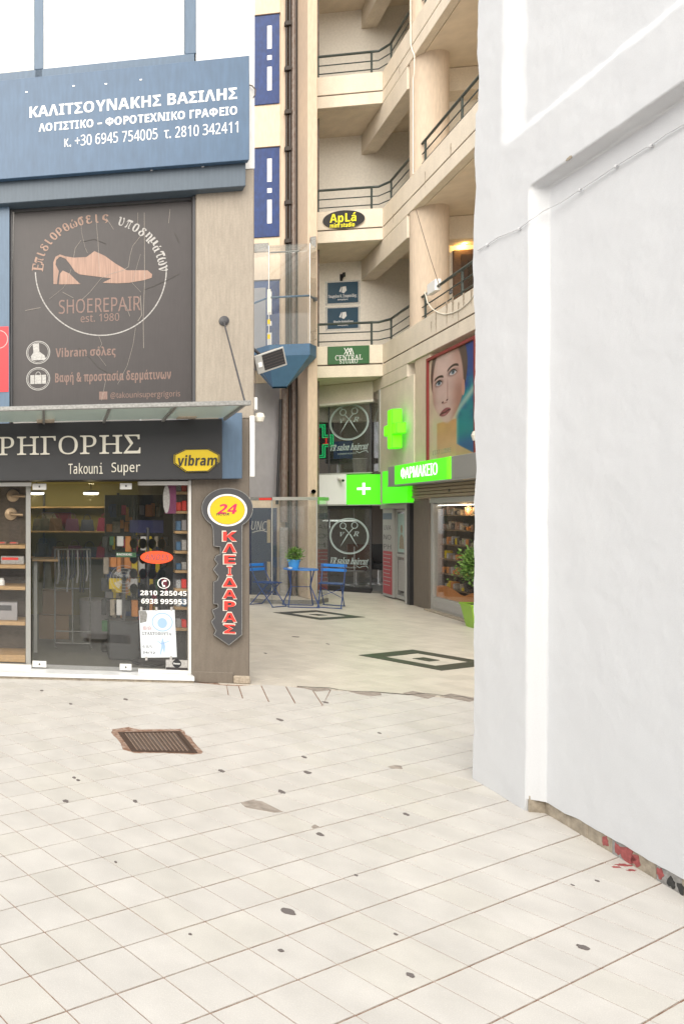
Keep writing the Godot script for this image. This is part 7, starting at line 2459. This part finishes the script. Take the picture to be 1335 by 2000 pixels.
func street_things() -> void:
	drain()
	var ca := (gnd(500, 1183) + gnd(555, 1187)) / 2.0
	var cb := (gnd(634, 1188) + gnd(676, 1187)) / 2.0
	bistro_chair("blue folding chair beside the tower door, turned to the table", (gnd(498, 1181.5) + gnd(555, 1186)) / 2.0 + Vector2(-0.02, 0.05), deg_to_rad(28))
	bistro_chair("blue folding chair beside the salon glass, turned to the table", (gnd(634, 1187) + gnd(677, 1187)) / 2.0 + Vector2(-0.02, 0.1), deg_to_rad(-38))
	# table
	var tc := (gnd(565, 1186) + gnd(622, 1187)) / 2.0 + Vector2(0, 0.12)
	var t := thing("bistro_table", "small round blue folding table between the two chairs", "table", Transform3D(Basis(Vector3.UP, deg_to_rad(-12)), Vector3(tc.x, 0, -tc.y)))
	var s := Sh.new()
	s.lathe([Vector2(0.001, 0.70), Vector2(0.295, 0.70), Vector2(0.30, 0.705), Vector2(0.30, 0.722), Vector2(0.001, 0.724)], Vector3.ZERO, 36)
	part(t, "top", s, M["bistro_blue"])
	for sx in [-1.0, 1.0]:
		for sz in [-1.0, 1.0]:
			s = Sh.new()
			s.tube([Vector3(0.27 * sx, 0.012, 0.2 * sz), Vector3(0.17 * sx, 0.38, 0.02 * sz), Vector3(0.2 * sx, 0.69, -0.1 * sz)], 0.011, 6)
			part(t, "leg", s, M["bistro_dark"])
	for z in [-0.2, 0.2]:
		s = Sh.new()
		s.tube([Vector3(-0.27, 0.012, z), Vector3(0.27, 0.012, z)], 0.009, 6)
		part(t, "foot_bar", s, M["bistro_dark"])
	s = Sh.new()
	s.tube([Vector3(-0.17, 0.38, 0.0), Vector3(0.17, 0.38, 0.0)], 0.008, 6)
	part(t, "stretcher", s, M["bistro_dark"])
	# blue pot with a bushy plant on the table
	var pc := Vector3(tc.x - 0.13, 0.724, -tc.y + 0.0)
	t = thing("potted_plant", "bushy green plant in a bright blue pot on the table", "plant", Transform3D(), pc)
	s = Sh.new()
	s.lathe([Vector2(0.001, 0.0), Vector2(0.075, 0.0), Vector2(0.105, 0.145), Vector2(0.115, 0.147), Vector2(0.115, 0.17), Vector2(0.1, 0.17), Vector2(0.095, 0.15), Vector2(0.001, 0.15)], pc, 28)
	part(t, "pot", s, M["pot_blue"])
	s = Sh.new()
	s.lathe([Vector2(0.098, 0.152), Vector2(0.001, 0.153)], pc, 20)
	part(t, "soil", s, M["soil"])
	foliage(t, pc + Vector3(0, 0.27, 0), Vector3(0.14, 0.12, 0.14), 600, 0.042)
	s = Sh.new()
	for i in 6:
		s.tube([pc + Vector3(0, 0.15, 0), pc + Vector3(rng.randf_range(-0.08, 0.08), 0.28, rng.randf_range(-0.08, 0.08))], 0.005, 5)
	part(t, "stem", s, M["bark"])
	var ap := Vector3(tc.x - 0.24, 0.724, -tc.y + 0.08)
	t = thing("ashtray", "small glass ashtray beside the blue pot", "ashtray", Transform3D(), ap)
	s = Sh.new()
	s.lathe([Vector2(0.001, 0.0), Vector2(0.035, 0.0), Vector2(0.042, 0.03), Vector2(0.036, 0.03), Vector2(0.03, 0.008), Vector2(0.001, 0.008)], ap, 20)
	part(t, "bowl", s, M["white_frame"])
	# green planter with a round bush
	var gp := gnd(938, 1226)
	t = thing("green_planter", "round bush in a tall lime green pot beside the pharmacy window", "planter", Transform3D(Basis(Vector3.UP, deg_to_rad(-15)), Vector3(gp.x, 0, -gp.y)))
	s = Sh.new()
	var b0 := 0.14
	var b1 := 0.20
	s.hexa([Vector3(-b0, 0, -b0), Vector3(b0, 0, -b0), Vector3(b0, 0, b0), Vector3(-b0, 0, b0), Vector3(-b1, 0.34, -b1), Vector3(b1, 0.34, -b1), Vector3(b1, 0.34, b1), Vector3(-b1, 0.34, b1)])
	part(t, "pot", s, M["pot_green"])
	var rim := Sh.new()
	for q in [[-1, 0], [1, 0], [0, -1], [0, 1]]:
		if q[0]:
			rim.box(Vector3(q[0] * b1 - 0.012, 0.3405, -b1 - 0.012), Vector3(q[0] * b1 + 0.012, 0.37, b1 + 0.012))
		else:
			rim.box(Vector3(-b1 + 0.0125, 0.3405, q[1] * b1 - 0.0115), Vector3(b1 - 0.0125, 0.3695, q[1] * b1 + 0.0115))
	part(t, "rim", rim, M["pot_green"])
	bx(t, "soil", Vector3(-b1 + 0.013, 0.3405, -b1 + 0.013), Vector3(b1 - 0.013, 0.352, b1 - 0.013), M["soil"])
	s = Sh.new()
	s.tube([Vector3(0, 0.34, 0), Vector3(0.01, 0.6, 0.01), Vector3(-0.01, 0.85, 0)], 0.016, 8)
	for i in 7:
		var an := TAU * i / 7.0
		s.tube([Vector3(0, 0.72 + 0.03 * i, 0), Vector3(cos(an) * 0.16, 0.92 + 0.03 * i, sin(an) * 0.16)], 0.007, 5)
	part(t, "stem", s, M["bark"])
	foliage(t, Vector3(0, 0.95, 0), Vector3(0.29, 0.27, 0.29), 2400, 0.055)

func foliage(parent: Node3D, c: Vector3, r: Vector3, n: int, size: float) -> void:
	# many small leaves in clumps through the crown, in three greens
	var clumps := []
	for i in 16:
		var d := Vector3(rng.randf_range(-1, 1), rng.randf_range(-0.8, 1), rng.randf_range(-1, 1))
		d = d.normalized() * rng.randf_range(0.35, 0.85)
		clumps.append(c + d * r)
	var crown: MeshInstance3D = null
	for k in 3:
		var s := Sh.new()
		for i in n / 3:
			var cl: Vector3 = clumps[rng.randi() % clumps.size()]
			var p := cl + Vector3(rng.randfn(0, 0.3), rng.randfn(0, 0.28), rng.randfn(0, 0.3)) * r * 0.85
			var out := (p - c).normalized()
			var d := (out + Vector3(rng.randf_range(-0.9, 0.9), rng.randf_range(-0.3, 0.9), rng.randf_range(-0.9, 0.9))).normalized()
			var w := d.cross(Vector3(rng.randf_range(-1, 1), rng.randf_range(-1, 1), rng.randf_range(-1, 1))).normalized()
			var l := size * rng.randf_range(0.7, 1.25)
			var up := d.cross(w) * l * 0.12
			var a := p
			var e := p + d * l
			var m1 := p + d * l * 0.45 + w * l * 0.28 + up
			var m2 := p + d * l * 0.45 - w * l * 0.28 + up
			s.tri(a, m1, e)
			s.tri(a, e, m2)
		var o := part(parent if crown == null else crown, "crown" if k == 0 else "leaves", s, M["leaf%d" % k])
		o.set_meta("kind", "stuff")
		if crown == null:
			crown = o

# ---------------------------------------------------------------- the photographer, seen only mirrored in the shop door
func photographer() -> void:
	var t := thing("person", "person in dark shirt, denim shorts and black shoes holding a camera", "person", Transform3D(Basis(Vector3.UP, deg_to_rad(180)), Vector3(-0.05, 0, 0.42)))
	# joints in metres; the figure faces its own +z, towards the square
	var bones := []
	var bone := func(a: Vector3, b: Vector3, ra: float, rb: float) -> void: bones.append([a, b, ra, rb])
	bone.call(Vector3(0, 0.98, 0), Vector3(0, 1.22, 0.0), 0.15, 0.14)
	bone.call(Vector3(0, 1.22, 0), Vector3(0, 1.42, 0.0), 0.15, 0.13)
	bone.call(Vector3(-0.15, 1.43, 0), Vector3(0.15, 1.43, 0), 0.075, 0.075)
	bone.call(Vector3(0, 1.45, 0), Vector3(0, 1.56, 0.03), 0.058, 0.055)
	bone.call(Vector3(0, 1.62, 0.05), Vector3(0, 1.68, 0.05), 0.095, 0.098)
	bone.call(Vector3(0, 1.56, 0.08), Vector3(0, 1.60, 0.09), 0.055, 0.06)
	for sx in [-1.0, 1.0]:
		bone.call(Vector3(0.09 * sx, 0.95, 0), Vector3(0.12 * sx, 0.52, 0.02), 0.105, 0.075)
		bone.call(Vector3(0.12 * sx, 0.52, 0.02), Vector3(0.13 * sx, 0.30, -0.01), 0.062, 0.06)
		bone.call(Vector3(0.13 * sx, 0.30, -0.01), Vector3(0.135 * sx, 0.09, 0.0), 0.058, 0.042)
		bone.call(Vector3(0.135 * sx, 0.05, -0.04), Vector3(0.15 * sx, 0.045, 0.14), 0.045, 0.04)
		bone.call(Vector3(0.19 * sx, 1.43, 0), Vector3(0.27 * sx, 1.20, 0.10), 0.058, 0.048)
		bone.call(Vector3(0.27 * sx, 1.20, 0.10), Vector3(0.10 * sx, 1.50, 0.25), 0.045, 0.034)
		bone.call(Vector3(0.10 * sx, 1.50, 0.25), Vector3(0.06 * sx, 1.57, 0.27), 0.036, 0.03)
	var cell := 0.022
	var lo := Vector3(-0.4, -0.01, -0.24)
	var nx := 37
	var ny := 82
	var nz := 27
	var f := PackedFloat32Array()
	f.resize(nx * ny * nz)
	for k in nz:
		for j in ny:
			for i in nx:
				var p := lo + Vector3(i, j, k) * cell
				var d := 1.0
				for b in bones:
					var a: Vector3 = b[0]
					var ab: Vector3 = b[1] - a
					var h := clampf((p - a).dot(ab) / ab.length_squared(), 0, 1)
					var e: float = (p - a - ab * h).length() - lerpf(b[2], b[3], h)
					var w := clampf(0.5 + 0.5 * (d - e) / 0.03, 0, 1)
					d = lerpf(d, e, w) - 0.03 * w * (1 - w)
				f[(k * ny + j) * nx + i] = d
	var id := {}
	var pos := PackedVector3Array()
	var at := func(i: int, j: int, k: int) -> float: return f[(k * ny + j) * nx + i]
	for k in nz - 1:
		for j in ny - 1:
			for i in nx - 1:
				var c := Vector3.ZERO
				var n := 0
				for e in [[0, 0, 0, 1, 0, 0], [0, 1, 0, 1, 1, 0], [0, 0, 1, 1, 0, 1], [0, 1, 1, 1, 1, 1], [0, 0, 0, 0, 1, 0], [1, 0, 0, 1, 1, 0], [0, 0, 1, 0, 1, 1], [1, 0, 1, 1, 1, 1], [0, 0, 0, 0, 0, 1], [1, 0, 0, 1, 0, 1], [0, 1, 0, 0, 1, 1], [1, 1, 0, 1, 1, 1]]:
					var a: float = at.call(i + e[0], j + e[1], k + e[2])
					var b: float = at.call(i + e[3], j + e[4], k + e[5])
					if (a < 0) != (b < 0):
						c += Vector3(i + e[0], j + e[1], k + e[2]).lerp(Vector3(i + e[3], j + e[4], k + e[5]), a / (a - b))
						n += 1
				if n:
					id[(k * ny + j) * nx + i] = pos.size()
					pos.append(lo + c / n * cell)
	var nor := PackedVector3Array()
	nor.resize(pos.size())
	var quads := []
	for k in range(1, nz - 1):
		for j in range(1, ny - 1):
			for i in range(1, nx - 1):
				var a: float = at.call(i, j, k)
				for ax in 3:
					var o: Array = [[1, 0, 0], [0, 1, 0], [0, 0, 1]][ax]
					var b: float = at.call(i + o[0], j + o[1], k + o[2])
					if (a < 0) == (b < 0):
						continue
					var u: Array = [[0, 1, 0], [0, 0, 1], [1, 0, 0]][ax]
					var v: Array = [[0, 0, 1], [1, 0, 0], [0, 1, 0]][ax]
					var q := []
					for s in [[-1, -1], [0, -1], [0, 0], [-1, 0]]:
						q.append(id[((k + u[2] * s[0] + v[2] * s[1]) * ny + j + u[1] * s[0] + v[1] * s[1]) * nx + i + u[0] * s[0] + v[0] * s[1]])
					if a > 0:
						q.reverse()
					quads.append(q)
	for q in quads:
		var m := (pos[q[1]] - pos[q[0]]).cross(pos[q[2]] - pos[q[0]])
		for e in q:
			nor[e] += m
	var body := Sh.new()
	body.painted = true
	for q in quads:
		var mid := pos[q[0]]
		var c := Color(0.30, 0.18, 0.12)
		if mid.y < 0.10: c = Color(0.015, 0.015, 0.017)
		elif mid.y > 0.50 and mid.y < 0.98 : c = Color(0.10, 0.14, 0.22)
		elif mid.y >= 0.98 and mid.y < 1.5 and not (mid.z > 0.13 and mid.y > 1.25): c = Color(0.035, 0.045, 0.035)
		if mid.y > 1.62 and (mid.z < 0.09 or mid.y > 1.72): c = Color(0.02, 0.016, 0.012)
		body.paint = c
		for e in [0, 2, 1, 0, 3, 2]:
			body.pt(pos[q[e]], nor[q[e]].normalized())
	var pm := mat("person_paint", Color(1, 1, 1), 0.75)
	pm.vertex_color_use_as_albedo = true
	part(t, "body", body, pm)
	# fingers closed on the camera
	for sx in [-1.0, 1.0]:
		for i in 4:
			var s := Sh.new()
			var y := 1.60 - 0.02 * i
			s.tube([Vector3(0.085 * sx, y - 0.02, 0.27), Vector3(0.09 * sx, y, 0.30), Vector3(0.07 * sx, y + 0.004, 0.325), Vector3(0.05 * sx, y, 0.33)], 0.0085 - 0.0006 * i, 6)
			part(t, "finger", s, M["skin"])
		var th := Sh.new()
		th.tube([Vector3(0.07 * sx, 1.545, 0.255), Vector3(0.05 * sx, 1.56, 0.25), Vector3(0.03 * sx, 1.575, 0.25)], 0.009, 6)
		part(t, "thumb", th, M["skin"])
	var cp := thing("camera", "black camera in the hands of the person in denim shorts", "camera", t.transform, Vector3(0, 1.57, 0.29))
	bx(cp, "body", Vector3(-0.065, 1.545, 0.265), Vector3(0.065, 1.63, 0.32), M["black"], 0.01)
	var l := Sh.new()
	l.tube([Vector3(0, 1.585, 0.3205), Vector3(0, 1.585, 0.37)], 0.035, 16)
	part(cp, "lens", l, M["charcoal"])
	bx(cp, "viewfinder", Vector3(-0.025, 1.6305, 0.27), Vector3(0.025, 1.655, 0.31), M["black"], 0.008)
